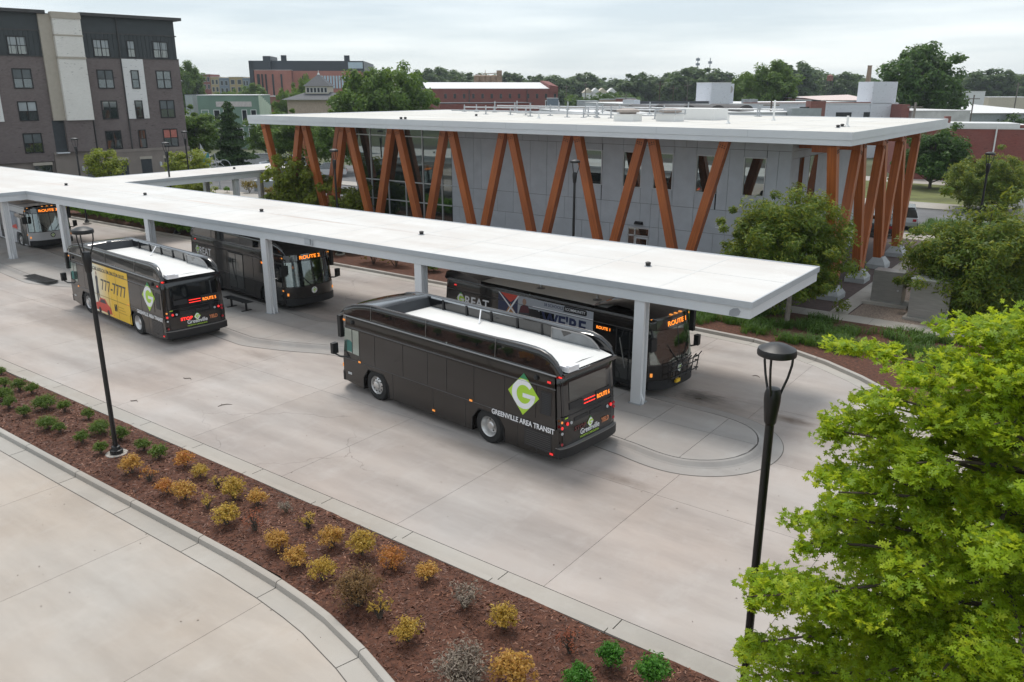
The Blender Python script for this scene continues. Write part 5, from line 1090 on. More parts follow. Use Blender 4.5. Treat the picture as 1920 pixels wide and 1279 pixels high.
for i in range(16000):
    px = rng.uniform(-200, 2200); d = rng.uniform(430, 800); p = at(px, 150, d); hmax = 12.0 + 3.0 * math.sin(px * .021 + d * .01) + 2.2 * math.sin(px * .063 + 1); P_.append((p[0], p[1], hmax * rng.random() ** .6))
stuff(tag(leafcloud('distant_wood', np.array(P_), 4.6, L_far, LEAF_Q, .3), 'continuous band of hazy trees along the horizon', 'woodland'))
# ------------------------------------------------------------------ shrubs in the mulch bed
def shrub_mesh(key, r_, h, n, leaf, m, base=LEAF_Q, twigs=10, tm=M_bark, shell=.5):
    K = max(16, n // 16); C, Pn, o = crown_points(0, h * .54, r_ * .82, h * .40, K, max(1, n // K), r_ * .26, shell, .8, .09, -.55)
    b = MB(); 
    for c in C[:twigs]: b.tube([(0, 0, -.06), (c[0] * .35, c[1] * .35, h * .25), tuple(c)], [.014, .010, .004], 4, caps=False)
    TREEM[key] = (leafcloud('foliage', Pn, leaf, m, base, .3, o, .7, mesh_only=True), b.mesh('stem', tm))
S_g = leafmat('shrub_green', (.05, .085, .010), (.095, .16, .018), (.18, .26, .035), .35)
S_y = leafmat('shrub_yellow', (.30, .12, .03), (.52, .28, .06), (.66, .46, .13), .35)
S_yg = leafmat('shrub_yellow_green', (.16, .15, .02), (.46, .29, .05), (.64, .46, .10), .35)
S_o = leafmat('shrub_orange', (.33, .10, .03), (.50, .19, .05), (.55, .34, .07), .35)
S_r = leafmat('shrub_red', (.22, .055, .03), (.32, .09, .045), (.4, .16, .07), .3)
S_b = leafmat('shrub_brown', (.10, .055, .024), (.19, .105, .04), (.30, .19, .07), .25)
S_t = leafmat('shrub_grey', (.16, .12, .095), (.24, .19, .15), (.33, .28, .20), .1)
S_gg = leafmat('shrub_grass_green', (.03, .11, .01), (.06, .20, .016), (.12, .30, .03), .35)
for k in range(3):
    shrub_mesh('g%d' % k, .30, .48, 1500, .048, S_g); shrub_mesh('y%d' % k, .29, .43, 1350, .043, S_y, LEAF_Q, 5); shrub_mesh('yg%d' % k, .29, .42, 1250, .043, S_yg, LEAF_Q, 5); shrub_mesh('o%d' % k, .29, .40, 1000, .042, S_o, LEAF_Q, 5)
shrub_mesh('G', .46, .6, 3000, .052, S_g); shrub_mesh('r', .26, .42, 190, .05, S_r, LEAF_N, 40); shrub_mesh('s', .25, .36, 170, .06, S_yg, LEAF_N, 30)
shrub_mesh('b', .42, .55, 2300, .05, S_b, LEAF_N, 60); shrub_mesh('t', .30, .44, 420, .055, S_t, LEAF_N, 70, S_t); shrub_mesh('T', .42, .52, 1700, .055, S_t, LEAF_N, 110, S_t); shrub_mesh('gg', .30, .52, 1800, .05, S_gg); shrub_mesh('so', .26, .34, 190, .055, S_o, LEAF_N, 40)
SH = [('g', 3, 702, .8), ('g', 9, 728, 1), ('g', 37, 734, 1.05), ('g', 62, 741, 1.0), ('G', 8, 752, .9), ('g', 19, 766, .95), ('G', 86, 768, 1.0), ('g', 122, 773, .9), ('g', 47, 783, 1), ('G', 90, 806, .8), ('g', 166, 788, .85), ('g', 113, 814, .95), ('G', 188, 815, .9), ('g', 155, 832, 1.0), ('g', 226, 828, 1.1), ('g', 190, 851, .9), ('g', 270, 846, .95), ('g', 299, 860, 1.05),
      ('y', 247, 889, 1.15), ('so', 281, 903, 1.1), ('o', 348, 878, 1.05), ('yg', 377, 898, .85), ('o', 312, 926, .95), ('s', 409, 914, 1.0), ('y', 347, 938, 1.05), ('yg', 440, 936, 1.2), ('y', 484, 950, .95), ('s', 390, 955, 1.05), ('yg', 427, 984, 1.25), ('t', 537, 962, .6), ('r', 479, 997, 1.15), ('s', 579, 992, 1.2), ('y', 520, 1032, 1.1), ('y', 555, 1062, 1.1), ('y', 622, 1029, 1.15), ('yg', 680, 1043, 1.15), ('o', 735, 1066, 1.15), ('yg', 604, 1088, 1.1), ('b', 672, 1136, 1.0), ('y', 801, 1089, .9), ('s', 712, 1159, 1.15), ('t', 870, 1143, 1.05), ('yg', 765, 1203, 1.1), ('yg', 945, 1181, 1.1), ('r', 1068, 1226, 1.15), ('T', 866, 1290, 1.0), ('y', 960, 1292, 1.5), ('gg', 1144, 1253, .85), ('gg', 1086, 1296, .9), ('gg', 1222, 1288, 1.05)]
DESC = {'g': 'small rounded green shrub', 'G': 'wide bushy green shrub', 'y': 'golden yellow shrub', 'yg': 'yellow shrub with green lower leaves', 'o': 'orange tinted shrub', 'so': 'sparse orange shrub', 'r': 'sparse reddish shrub', 's': 'thin straggly yellow shrub', 't': 'bare grey twiggy shrub', 'T': 'large grey brown twiggy shrub', 'b': 'large brown dome shaped shrub', 'gg': 'bright green upright shrub'}
tot = {}
for k, *_ in SH: tot[k] = tot.get(k, 0) + 1
cnt = {}
for i, (k, px, py, sc) in enumerate(sorted(SH, key=lambda q: q[1])):
    p = gp(px, py, .15); key = k + str(i % 3) if k in ('g', 'y', 'yg', 'o') else k; n = cnt.get(k, 0); cnt[k] = n + 1
    lab = DESC[k] + (' in the mulch bed' if tot[k] == 1 else ' in the mulch bed, %s such from left' % ORD[n])
    t = thing('bed_shrub', lab, 'shrub', (p[0], p[1], mulch_z(p[0], p[1]) - .0), i * 1.7, 'shrubs in the mulch bed'); sc *= random.uniform(.94, 1.06); sc *= {'g': .86, 'G': .88, 'b': 1.42, 'T': 1.3, 't': 1.2}.get(k, 1.1); t.scale = (sc, sc, sc * random.uniform(.9, 1.1))
    link('foliage', TREEM[key][0], t); link('stem', TREEM[key][1], t)
# ---- far bed: hedge bushes, golden bushes and ground cover
shrub_mesh('hedge', .58, .98, 1500, .10, leafmat('hedge_leaf', (.06, .13, .01), (.12, .25, .02), (.22, .37, .035), .42), LEAF_Q, 6, M_bark, .8)
shrub_mesh('gold', .7, .85, 700, .10, leafmat('gold_leaf', (.12, .11, .018), (.22, .18, .025), (.34, .22, .04), .3), LEAF_Q, 10)
hx = [-69 + 1.12 * k for k in range(28)]
for row, yy in enumerate((32.05, 33.2, 34.3)):
    for n, x in enumerate(hx):
        t = thing('hedge_bush', 'clipped green bush by the far kerb, %s from the left in the %s row' % (ORD[n], ('front', 'middle', 'back')[row]), 'bush', (x + row * .6 + random.uniform(-.08, .08), yy + random.uniform(-.08, .08), .08), random.random() * 6, 'clipped bushes along the far kerb'); s = random.uniform(1.05, 1.3); t.scale = (s, s, s * random.uniform(1.0, 1.2))
        link('foliage', TREEM['hedge'][0], t)
for i, (px, py, k, sc, lab) in enumerate(((700, 498, 'gold', 1.0, 'golden bush left of the white column by the far kerb'), (742, 503, 'gold', .9, 'golden bush in the middle of the far bed under the canopy'), (800, 512, 'gold', .8, 'golden bush just right of the white column in the far bed'), (815, 513, 'hedge', .8, 'green bush behind the rear of the route 1 bus'), (468, 362, 'gold', .9, 'yellow bush beside the canopy arm column'), (507, 372, 'gold', .8, 'low golden bush near the utility cabinet'), (426, 362, 'hedge', .6, 'small dark bush by the side street at left'), (442, 362, 'hedge', .5, 'smaller dark bush by the side street'))):
    p = gp(px, py); sc *= 1.65 if k == 'gold' else 1; t = thing('bush', lab, 'bush', (p[0], p[1], .08), i, None); t.scale = (sc, sc, sc); link('foliage', TREEM[k][0], t); link('stem', TREEM[k][1], t)
BL_ = (np.array([(-.025, 0, 0), (.025, 0, 0), (.02, .25, .55), (-.02, .25, .55), (0, .62, .62)]), [(0, 1, 2), (0, 2, 3), (3, 2, 4)])
def tufts(name, centres, nb, size, m):
    n = len(centres) * nb; c = np.repeat(centres, nb, 0) + rng.normal(0, .09, (n, 3)) * (1, 1, 0); a = rng.uniform(0, 2 * np.pi, n); ca, sa = np.cos(a), np.sin(a); bv = BL_[0]; s = size * rng.uniform(.6, 1.3, n)
    V = np.stack([c[:, None, 0] + (bv[None, :, 0] * ca[:, None] - bv[None, :, 1] * sa[:, None]) * s[:, None], c[:, None, 1] + (bv[None, :, 0] * sa[:, None] + bv[None, :, 1] * ca[:, None]) * s[:, None], c[:, None, 2] + bv[None, :, 2] * s[:, None]], 2).reshape(-1, 3)
    F = np.array(BL_[1]); idx = (np.arange(n)[:, None, None] * 5 + F[None]).reshape(-1); me = bpy.data.meshes.new(name); me.vertices.add(len(V)); me.vertices.foreach_set('co', V.astype(np.float32).ravel()); nf = n * 3
    me.loops.add(nf * 3); me.loops.foreach_set('vertex_index', idx.astype(np.int32)); me.polygons.add(nf); me.polygons.foreach_set('loop_start', np.arange(0, nf * 3, 3, dtype=np.int32)); me.materials.append(m); me.update(calc_edges=True); return link(name, me)
M_lir = leafmat('liriope', (.035, .08, .010), (.07, .15, .018), (.14, .24, .035), .33)
C_ = []
while len(C_) < 620:
    x, y = rng.uniform(-17.5, -4), rng.uniform(31.4, 35.9); 
    lim = np.interp(x, [p[0] for p in fk], [p[1] for p in fk]) + .5
    if y < lim - .0 or math.sin(x * 1.9 + y) + math.sin(y * 2.7 - x * .7) > .45 + .3 * (x < -13) - .35 * (x > -9): continue
    C_.append((x, y, .1))
stuff(tag(tufts('ground_cover', np.array(C_), 26, .44, M_lir), 'tufted green grassy ground cover in the bed by the far kerb', 'ground cover'))
C_ = np.stack([rng.uniform(-11.7, -2, 900), rng.uniform(63.2, 69.8, 900), np.full(900, .1)], 1); stuff(tag(tufts('verge_grass', C_, 12, .5, M_lir), 'bright grass on the verge beyond the paved forecourt', 'grass'))
# sapling stake trunk in the bed below the canopy corner
t = thing('sapling', 'bare grey sapling trunk rising under the right end of the canopy', 'tree', gp(1474, 613, .1)); MB().tube([(0, 0, -.05), (.02, 0, 1.5), (.05, .02, 2.6)], [.11, .10, .07], 10).build('trunk', M_bark2, t, True)
# ------------------------------------------------------------------ foreground oak
oak = thing('oak_tree', 'bright green lobed leaf oak filling the lower right foreground', 'tree', tuple(at(1885, 1150, 9.6) * (1, 1, 0) + (0, 0, .1)))
L_oak = leafmat('oak_leaf', (.08, .18, .009), (.25, .39, .015), (.55, .60, .035), .45)
ol = [(0, -.5), (.035, -.30), (.17, -.34), (.15, -.22), (.08, -.17), (.30, -.12), (.34, .0), (.22, .0), (.09, .06), (.25, .17), (.25, .27), (.14, .23), (.07, .27), (.06, .42), (0, .5)]
ol = ol + [(-x, y) for x, y in ol[1:-1][::-1]]; no = len(ol)
OLV = np.array([(x, y, -.55 * x * x + .12 * y * y - .0) for x, y in ol] + [(0, 0, .0)]); OLF = [(i, (i + 1) % no, no) for i in range(no)]
ob = np.array(oak.location); ctrs = []; bb_ = MB()
bb_.tube([(0, 0, -.1), (.05, 0, 2), (.0, .05, 4.5), (0, 0, 7.0)], [.13, .11, .06, .02], 10)
def bough(z0, az, L, rise, nc, cl):
    pts = []
    for k in range(7):
        f_ = k / 6; pts.append((math.cos(az) * L * f_ + .1 * math.sin(3 * f_ + az), math.sin(az) * L * f_, z0 + rise * f_ - .25 * f_ * f_ * L * .4))
    bb_.tube(pts, [.026 * (1 - .8 * k / 6) * min(1, L / 2) + .005 for k in range(7)], 6)
    for k in range(nc):
        f_ = 1 - (k / nc) * .82; q = Vector(pts[0]).lerp(Vector(pts[-1]), f_); j = int(f_ * 6); q = Vector(pts[j]).lerp(Vector(pts[min(6, j + 1)]), f_ * 6 - j)
        sp_ = .12 + .30 * (1 - f_); ctrs.append((q.x + rng.normal(0, sp_), q.y + rng.normal(0, sp_), q.z + rng.normal(0, .09), cl * rng.uniform(.6, 1.3)))
def prof_r(z): return float(np.interp(z, [.6, 1.5, 2.6, 3.8, 5.0, 6.2, 7.4], [2.2, 2.8, 2.95, 2.7, 2.35, 1.7, .5]))
az = 0
for i in range(96):
    z = .7 + 6.5 * (i / 95); az += 2.399; L = prof_r(z) * rng.uniform(.72, 1.04); bough(z - .15, az, L, .25 + .3 * rng.random(), int(4 + L * 3.4), .30)
for (px, py, d) in ((1395, 1105, 9.7), (1420, 1190, 9.6), (1540, 800, 10.0), (1560, 880, 10.0), (1500, 1010, 9.8), (1590, 640, 10.6), (1650, 760, 9.9)):
    q = at(px, py, d) - ob; z = q[2]; L = math.hypot(q[0], q[1]); bough(z - .15, math.atan2(q[1], q[0]), L, .25 + .04 * L, int(6 + L * 3), .24)
ctrs = np.array(ctrs); nl = 80; n = len(ctrs) * nl; c = np.repeat(ctrs, nl, 0); d = rng.normal(0, 1, (n, 3)); d /= np.linalg.norm(d, axis=1)[:, None]; d *= (rng.random(n) ** .5)[:, None] * c[:, 3:4]; d[:, 2] *= .5
LP = c[:, :3] + d
camv = np.array([0, 0, CAMZ]); W = LP + ob; rel = W - camv; dep = rel @ FWD; ux = 960 + FPX * (rel @ RIGHT) / dep; uy = 639.5 - FPX * (rel @ UPV) / dep
LP = LP[(dep > 2) & (ux < 2300) & (uy < 1700)]; rel = LP + ob - camv; dep = rel @ FWD; ux = 960 + FPX * (rel @ RIGHT) / dep; uy = 639.5 - FPX * (rel @ UPV) / dep
vis = (ux > 0) & (ux < 1915) & (uy < 1275); order = np.argsort(np.where(vis, dep, 99)); ind = order[:300]; mask = np.ones(len(LP), bool); mask[ind] = False
stuff(leafcloud('foliage', LP[mask], .12, L_oak, (OLV, OLF), .55, parent=oak))
lm = leafcloud('leaf', np.zeros((1, 3)), .0001, L_oak, (OLV, OLF), mesh_only=True); lm.vertices.foreach_set('co', (OLV * .125).astype(np.float32).ravel()); lm.update()
t_, s_, n_ = rotframes(300, .55)
for i, j in enumerate(ind):
    M = Matrix((t_[i], s_[i], n_[i])).transposed().to_4x4(); M.translation = LP[j]; sc = random.uniform(.8, 1.25); link('leaf', lm, oak, M @ Matrix.Scale(sc, 4))
bb_.build('trunk', M_bark, oak, True)
# ------------------------------------------------------------------ apartment building
M_brk = brickmat('apartment_brick', (.105, .080, .078), (.155, .12, .115), (.20, .175, .165))
M_side = mat('dark_siding', (.035, .042, .045), .6, var=.1, scale=1.5); M_bayw = brickmat('white_brick', (.74, .72, .67), (.80, .78, .74), (.58, .56, .52)); M_panelw = brickmat('white_panel_brick', (.72, .715, .70), (.76, .755, .74), (.56, .55, .53))
M_tan = mat('tan_render', (.40, .36, .30), .8, var=.05); M_stone = mat('taupe_stone', (.235, .20, .175), .85, var=.1, scale=.8); M_corn = mat('dark_cornice', (.05, .048, .047), .6)
M_pane = glass('apartment_glass', body=(.02, .028, .03), rough=.04, refl=.12); M_blind2 = mat('dim_blind', (.085, .10, .105), .35, var=.4, scale=.8); M_blind = mat('window_blind', (.30, .33, .34), .5, var=.2, scale=.6); M_curt2 = mat('red_curtain', (.40, .13, .10), .6)
apt = thing('apartment_building', 'five storey brown brick apartment block with dark top floor and white bays at left', 'building', (-86.87, 54.37, 0), math.atan2(.988, .153))
# local x runs along the facade (away from the camera), local -y faces the transit centre
AL, AR = -34.0, .5
b = MB(); b.box(AL, AR, 0, 16, 3.55, 12.94); b.build('brick_wall', M_brk, apt)
b = MB(); b.box(AL, AR - .15, .02, 16, 12.94, 17.0); b.build('upper_wall', M_side, apt)
b = MB(); b.box(-13.6, AR + .03, -.03, 16, 0, 3.3); b.box(AL, -13.6, .3, 16, 0, 3.0); b.build('ground_floor', M_stone, apt)
b = MB(); b.box(-13.6, AR + .08, -.10, .4, 3.3, 3.62); b.box(-13.3, AR + .05, -.05, .02, 2.98, 3.06); b.build('stone_band', M_stone, apt)
b = MB(); b.box(AL, -17.9, -.02, .5, 2.75, 3.6); b.box(-17.9, -13.65, -.02, .5, 2.75, 3.6); b.build('brick_base', M_brk, apt)
b = MB(); b.box(AL, -12.55, -.55, 1, 16.95, 17.25); b.box(-9.35, AR + .55, -.55, 16, 16.95, 17.25); b.build('cornice', M_corn, apt)
b = MB(); b.box(AL, -12.5, -.04, .0, 15.3, 15.42); b.box(-9.4, AR, -.04, .0, 15.3, 15.42); b.box(AL, -12.5, -.06, 0, 12.9, 13.0); b.box(-9.4, AR, -.06, 0, 12.9, 13.0); b.build('string_course', M_corn, apt)
b = MB(); x = AL
while x < AR - .3:
    if not -12.7 < x < -9.3: b.box(x, x + .05, -.015, .02, 13.02, 15.28)
    x += .42
stuff(b.build('siding_batten', M_side, apt))
# white bay with rounded top and tan return
b = MB(); b.box(-12.05, -9.45, -.75, .1, 6.77, 16.55); b.build('white_bay', M_bayw, apt)
b = MB(); b.box(-12.15, -9.4, -.85, .1, 16.55, 16.9); b.box(-12.1, -9.42, -.80, .1, 16.9, 17.15); b.build('bay_cornice', M_tan, apt)
for q0, q1, q2_ in ((12.75, 12.95, .82), (14.9, 15.05, .79)): b = MB(); b.box(-12.10, -9.41, -q2_, .1, q0, q1); b.build('bay_trim', M_tan, apt)
b = MB(); b.box(-13.2, -12.06, -.28, .1, 6.77, 16.9); b.build('bay_return', M_tan, apt)
b = MB(); b.box(-12.25, -9.6, -.5, .1, 3.62, 6.76); b.build('bay_base', M_brk, apt)
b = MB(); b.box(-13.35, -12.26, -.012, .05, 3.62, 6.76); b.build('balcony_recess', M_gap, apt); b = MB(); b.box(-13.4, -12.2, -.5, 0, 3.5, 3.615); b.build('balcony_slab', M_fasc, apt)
for (x0, x1) in ((-5.72, -3.48), (-22.6, -17.6)):
    b = MB(); b.box(x0, x1, -.10, .05, 6.77, 12.9); b.build('white_panel', M_panelw, apt)
for x in (-5.75, -9.35): b = MB(); b.tube([(x, -.09, 17), (x, -.09, 3.6)], .06, 6); b.build('downpipe', M_corn, apt)
def aptwin(x0, x1, z0, z1, yo, cols, sash, blind):
    b = MB(); f = .075
    b.box(x0 - f, x0 + .03, yo - .05, yo + .02, z0 - f, z1 + f); b.box(x1 - .03, x1 + f, yo - .05, yo + .02, z0 - f, z1 + f); b.box(x0 + .03, x1 - .03, yo - .05, yo + .02, z1 - .03, z1 + f); b.box(x0 + .03, x1 - .03, yo - .07, yo + .02, z0 - f, z0 + .03)
    if cols == 2: b.box((x0 + x1) / 2 - .05, (x0 + x1) / 2 + .05, yo - .045, yo + .01, z0 + .03, z1 - .03)
    b.box(x0 + .03, x1 - .03, yo - .04, yo + .008, (z0 + z1) / 2 - .035, (z0 + z1) / 2 + .035)
    w_ = b.build('window', M_blk, apt)
    xm = [x0 + .03, (x0 + x1) / 2 - .05, (x0 + x1) / 2 + .05, x1 - .03] if cols == 2 else [x0 + .03, x1 - .03]
    for k in range(0, len(xm), 2):
        for (a, c, mm) in ((z0 + .03, (z0 + z1) / 2 - .035, M_pane), ((z0 + z1) / 2 + .035, z1 - .03, blind or M_pane)):
            b = MB(); t1 = random.gauss(0, .006); b.add([(xm[k], yo - .012 + t1, a), (xm[k + 1], yo - .012 - t1, a), (xm[k + 1], yo - .012 - t1, c), (xm[k], yo - .012 + t1, c)], [(0, 1, 2, 3)]); b.build('pane', mm, w_)
for ri, (z0, z1) in enumerate(((13.1, 14.7), (9.95, 11.7), (6.85, 8.6), (3.72, 5.53))):
    for ci, (x0, x1, cols) in enumerate(((-16.15, -14.56, 2), (-8.28, -6.78, 2), (-4.86, -4.16, 1), (-2.15, -.64, 2), (-26.5, -24.9, 2), (-31, -29.5, 2))):
        yo = -.10 if ci == 2 and ri in (1, 2) else 0
        bl = M_blind if ri == 0 or (ri, ci) in ((2, 0),) else M_blind2 if (ci == 0 or (ri, ci) in ((1, 1), (2, 3))) else None
        if (ri, ci) == (3, 3): bl = M_curt2
        aptwin(x0, x1, z0, z1, yo, cols, 1, bl)
for (x0, x1, z1) in ((-8.6, -6.4, 2.47), (-5.0, -3.85, 2.46), (-10.7, -9.7, 2.05), (-2.42, -.02, 2.44), (-15.6, -14.0, 2.4)):
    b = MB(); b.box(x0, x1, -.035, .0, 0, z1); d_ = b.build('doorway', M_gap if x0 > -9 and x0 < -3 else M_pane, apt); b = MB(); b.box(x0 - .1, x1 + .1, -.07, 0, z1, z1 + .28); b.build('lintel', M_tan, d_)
for x in (-11.05, -2.9): b = MB(); b.lathe([(.0, 0), (.13, .05), (.13, .45), (0, .5)], (x, -.12, 1.6), 10); b.build('wall_lamp', M_lens, apt)
# ------------------------------------------------------------------ other buildings
M_redb = brickmat('red_brick', (.20, .06, .05), (.26, .085, .068), (.25, .15, .13)); M_redb2 = brickmat('old_red_brick', (.19, .045, .038), (.25, .062, .05), (.20, .10, .085))
M_green = mat('green_render', (.17, .255, .205), .8, var=.08, scale=.4); M_greenl = mat('pale_green_render', (.45, .53, .42), .8, var=.08, scale=.5); M_greyrf = mat('slate_roof', (.055, .06, .07), .7, var=.15)
M_navy = mat('dark_metal_cladding', (.022, .03, .042), .45, var=.12, scale=.2); M_pinkb = mat('pink_brick', (.36, .145, .115), .85, var=.1, scale=.4); M_bg = mat('pale_blue_panel', (.42, .52, .60), .3, var=.1); M_wb = brickmat('painted_white_brick', (.62, .64, .69), (.66, .68, .72), (.56, .58, .62)); M_beige = mat('beige_wall', (.50, .45, .36), .8, var=.06)
M_rust = mat('rusty_concrete', (.30, .20, .14), .85, var=.3, scale=.5); M_coping = mat('white_coping', (.66, .66, .66), .6, var=.03); M_dkw = mat('dark_window', (.02, .025, .03), .2, var=0); M_ochre = mat('ochre_wall', (.36, .28, .15), .8); M_slateb = mat('slate_blue_wall', (.16, .20, .25), .8); M_tanwall = mat('tan_stone', (.42, .33, .27), .85, var=.1); M_galvroof = mat('metal_shed', (.33, .36, .37), .5, .2, var=.1)
def bblock(name, label, x0, x1, d0, d1, ytop, depth, wall, z0=-.1, group=None, ybot=None, flatroof=None, cat='building'):
    """block whose near wall runs from photo column x0 (depth d0) to x1 (depth d1); returns (thing, length, ztop); local x along wall, +y backwards"""
    a = at(x0, ytop, d0); c = at(x1, ytop, d1); zt = (a[2] + c[2]) / 2; a0 = Vector((a[0], a[1])); c0 = Vector((c[0], c[1])); L = (c0 - a0).length; ang = math.atan2(c0.y - a0.y, c0.x - a0.x)
    t = thing(name, label, cat, (a[0], a[1], 0), ang, group); b = MB(); b.box(0, L, 0, depth, z0, zt - .12); b.build('wall', wall, t)
    b = MB(); b.box(-.08, L + .08, -.08, depth + .08, zt - .12, zt); b.build('roof', flatroof or M_coping, t); return t, L, zt
def bwin(t, x0, x1, z0, z1, frame=M_coping, pane=M_dkw, y=0, fr=.1):
    b = MB(); b.box(x0 - fr, x1 + fr, y - .06, y + .02, z0 - fr, z0); b.box(x0 - fr, x1 + fr, y - .06, y + .02, z1, z1 + fr); b.box(x0 - fr, x0, y - .06, y + .02, z0, z1); b.box(x1, x1 + fr, y - .06, y + .02, z0, z1); w_ = b.build('window', frame, t)
    b = MB(); b.box(x0, x1, y - .03, y + .02, z0, z1); b.build('pane', pane, w_)
# green shop building
t, L, zt = bblock('shop_building', 'old two storey sage green shop building with pale sign panel behind the conifer', 369, 484, 140, 141.5, 178, 16, M_green)
k = L / 115
for (p, q) in ((6, 18), (29, 39), (47, 55), (82, 90), (99, 108)): bwin(t, p * k, q * k, zt - 4.3, zt - 2.55, M_coping)
for (p, q) in ((6, 16), (30, 42), (60, 80), (92, 106)): bwin(t, p * k, q * k, .6, zt - 5.6, M_coping)
b = MB(); b.box(34 * k, 101 * k, -.07, .02, zt - 1.95, zt - 1.1); b.build('sign_panel', mat('pink_panel', (.55, .50, .49), .8), t)
b = MB(); b.box(0, 21 * k, -.04, .02, 0, zt - .1); b.build('corner_wall', M_green, t); b = MB(); b.box(0, L, -.12, .02, zt - 5.2, zt - 5.0); b.build('string_course', M_coping, t)
b = MB()
for i in range(7): b.box(L - .02, L + .12, i * 2.2, i * 2.2 + 2.2, 0, zt + .02 - i * .33)
b.build('stepped_side_wall', M_greenl, t)
# cupola building
t, L, zt = bblock('cupola_building', 'low stone building with slate hip roof and white windowed cupola', 538, 640, 170, 170, 187, 11, M_tanwall)
k = L / 102; b = MB(); e = 1.0; h1 = 1.5
b.add([(-e, -e, zt), (L + e, -e, zt), (L + e, 12, zt), (-e, 12, zt), (L * .28, 4.2, zt + h1), (L * .72, 4.2, zt + h1), (L * .72, 6.8, zt + h1), (L * .28, 6.8, zt + h1)], [(0, 1, 5, 4), (1, 2, 6, 5), (2, 3, 7, 6), (3, 0, 4, 7), (4, 5, 6, 7)]); b.build('hip_roof', M_greyrf, t)
cxq, cyq = 51 * k, 5.5; b = MB(); b.box(cxq - 2.45, cxq + 2.45, cyq - 2.45, cyq + 2.45, zt + 1.0, zt + 2.7); b.build('cupola_wall', M_beige, t)
b = MB(); b.add([(cxq - 2.8, cyq - 2.8, zt + 2.7), (cxq + 2.8, cyq - 2.8, zt + 2.7), (cxq + 2.8, cyq + 2.8, zt + 2.7), (cxq - 2.8, cyq + 2.8, zt + 2.7), (cxq, cyq, zt + 5.2)], [(0, 1, 4), (1, 2, 4), (2, 3, 4), (3, 0, 4), (3, 2, 1, 0)]); b.build('cupola_roof', M_greyrf, t)
b = MB(); b.lathe([(.3, 0), (.2, .3), (.08, .4), (.05, .9), (0, 1)], (cxq, cyq, zt + 5.0), 8); b.build('finial', M_coping, t)
for i in range(6): bwin(t, cxq - 2.1 + i * .74, cxq - 1.6 + i * .74, zt + 1.45, zt + 2.35, M_coping, M_dkw, cyq - 2.45, .07)
for i in range(5): bwin(t, (8 + 19 * i) * k, (18 + 19 * i) * k, .9, 3.0)
bblock('brick_annexe', 'plain red brick annexe between the green shop and the cupola building', 496, 541, 182, 178, 180, 10, M_redb)
# college block
t, L, zt = bblock('college_block', 'large red brick college block with black top storey and roof stacks', 476, 545, 300, 301, 131, 60, M_pinkb); k = L / 69
for p, q in ((5, 10), (13, 16), (20, 23), (33, 36), (49, 52)): b = MB(); b.box(p * k, q * k, -.3, .1, 2, zt - 1.5); b.build('window_slot', M_dkw, t)
b = MB(); b.box(70 * k, 200 * k, 2.5, 45, 0, zt - .3); b.build('right_wing', M_pinkb, t)
for i in range(11): b = MB(); b.box((118 + i * 5.6) * k, (121.4 + i * 5.6) * k, 2.1, 2.6, zt - 6.5, zt - 2.0); b.build('window', M_bg, t)
for p in (88, 98): b = MB(); b.box(p * k, (p + 2) * k, 2.1, 2.6, 2, zt - 2); b.build('window_slot', M_dkw, t)
b = MB(); b.box(-10 * k, 206 * k, 4, 50, zt - .6, zt + 3.3); b.box(-10 * k, -2 * k, 1, 50, 1, zt + 3.2); b.box(-10 * k, 30 * k, 1, 6, zt + .2, zt + 3.2); b.box(12 * k, 26 * k, 6, 20, zt + 3.3, zt + 5.0); b.build('top_storey', M_navy, t)
b = MB(); b.box(176 * k, 204 * k, 3.7, 3.99, zt + .6, zt + 2.8); b.build('window', M_bg, t)
for p in (41, 44.5, 48, 165, 168.5, 172): b = MB(); b.tube([(p * k, 14, zt + 3.2), (p * k, 14, zt + 5.6)], .4, 8); b.build('roof_stack', M_navy, t)
# far flats
for i, (x0, x1, yt, m_, lab) in enumerate(((378, 394, 139, M_redb2, 'dark red far flats with white balconies behind the trees'), (394, 410, 144, M_ochre, 'brown far flats second from the left'), (410, 429, 146, M_slateb, 'slate blue far flats with one white bay'), (428, 456, 144, M_ochre, 'ochre yellow far flats in the middle distance'), (454, 466, 146, M_slateb, 'grey far flats next to the college block'))):
    t, L, zt = bblock('far_flats', lab, x0, x1, 350, 350, yt, 12, m_, group='far flats')
    for r in range(2):
        for c_ in range(2): bwin(t, L * (.15 + .45 * c_), L * (.38 + .45 * c_), zt - 3 - 3 * r, zt - 1.3 - 3 * r, M_galvroof, M_dkw, 0, .15)
bblock('grey_house', 'small pale house with grey roof at the edge of the apartments', 346, 360, 230, 230, 177, 9, M_galvroof, flatroof=M_greyrf)
# long brick warehouse
t, L, zt = bblock('brick_warehouse', 'long red brick warehouse with a white roof and a row of small windows', 800, 1046, 220, 226, 166, 24, M_redb2); k = L / 246
b = MB(); b.add([(-.2, -.2, zt), (L - 2.5, -.2, zt), (L - 2.5, 12, zt + 1.7), (-.2, 12, zt + 1.7), (L - 2.5, 24, zt), (-.2, 24, zt)], [(0, 1, 2, 3), (3, 2, 4, 5)]); b.build('sloping_roof', M_coping, t)
b = MB(); b.add([(L - 2.4, -.3, zt - 1), (L - 2.4, 12, zt - 1), (L - 2.4, 12, zt + 2.2), (L - 2.4, -.3, zt + .9), (L, -.3, zt - 1), (L, 12, zt - 1), (L, 12, zt + 2.0), (L, -.3, zt + .5)], [(0, 4, 7, 3), (3, 7, 6, 2), (0, 3, 2, 1), (4, 5, 6, 7)]); b.build('gable_parapet', M_redb2, t)
for i in range(13): bwin(t, (32 + 17.2 * i) * k, (36.5 + 17.2 * i) * k, zt - 2.6, zt - 1.4, M_redb, M_dkw, 0, .1)
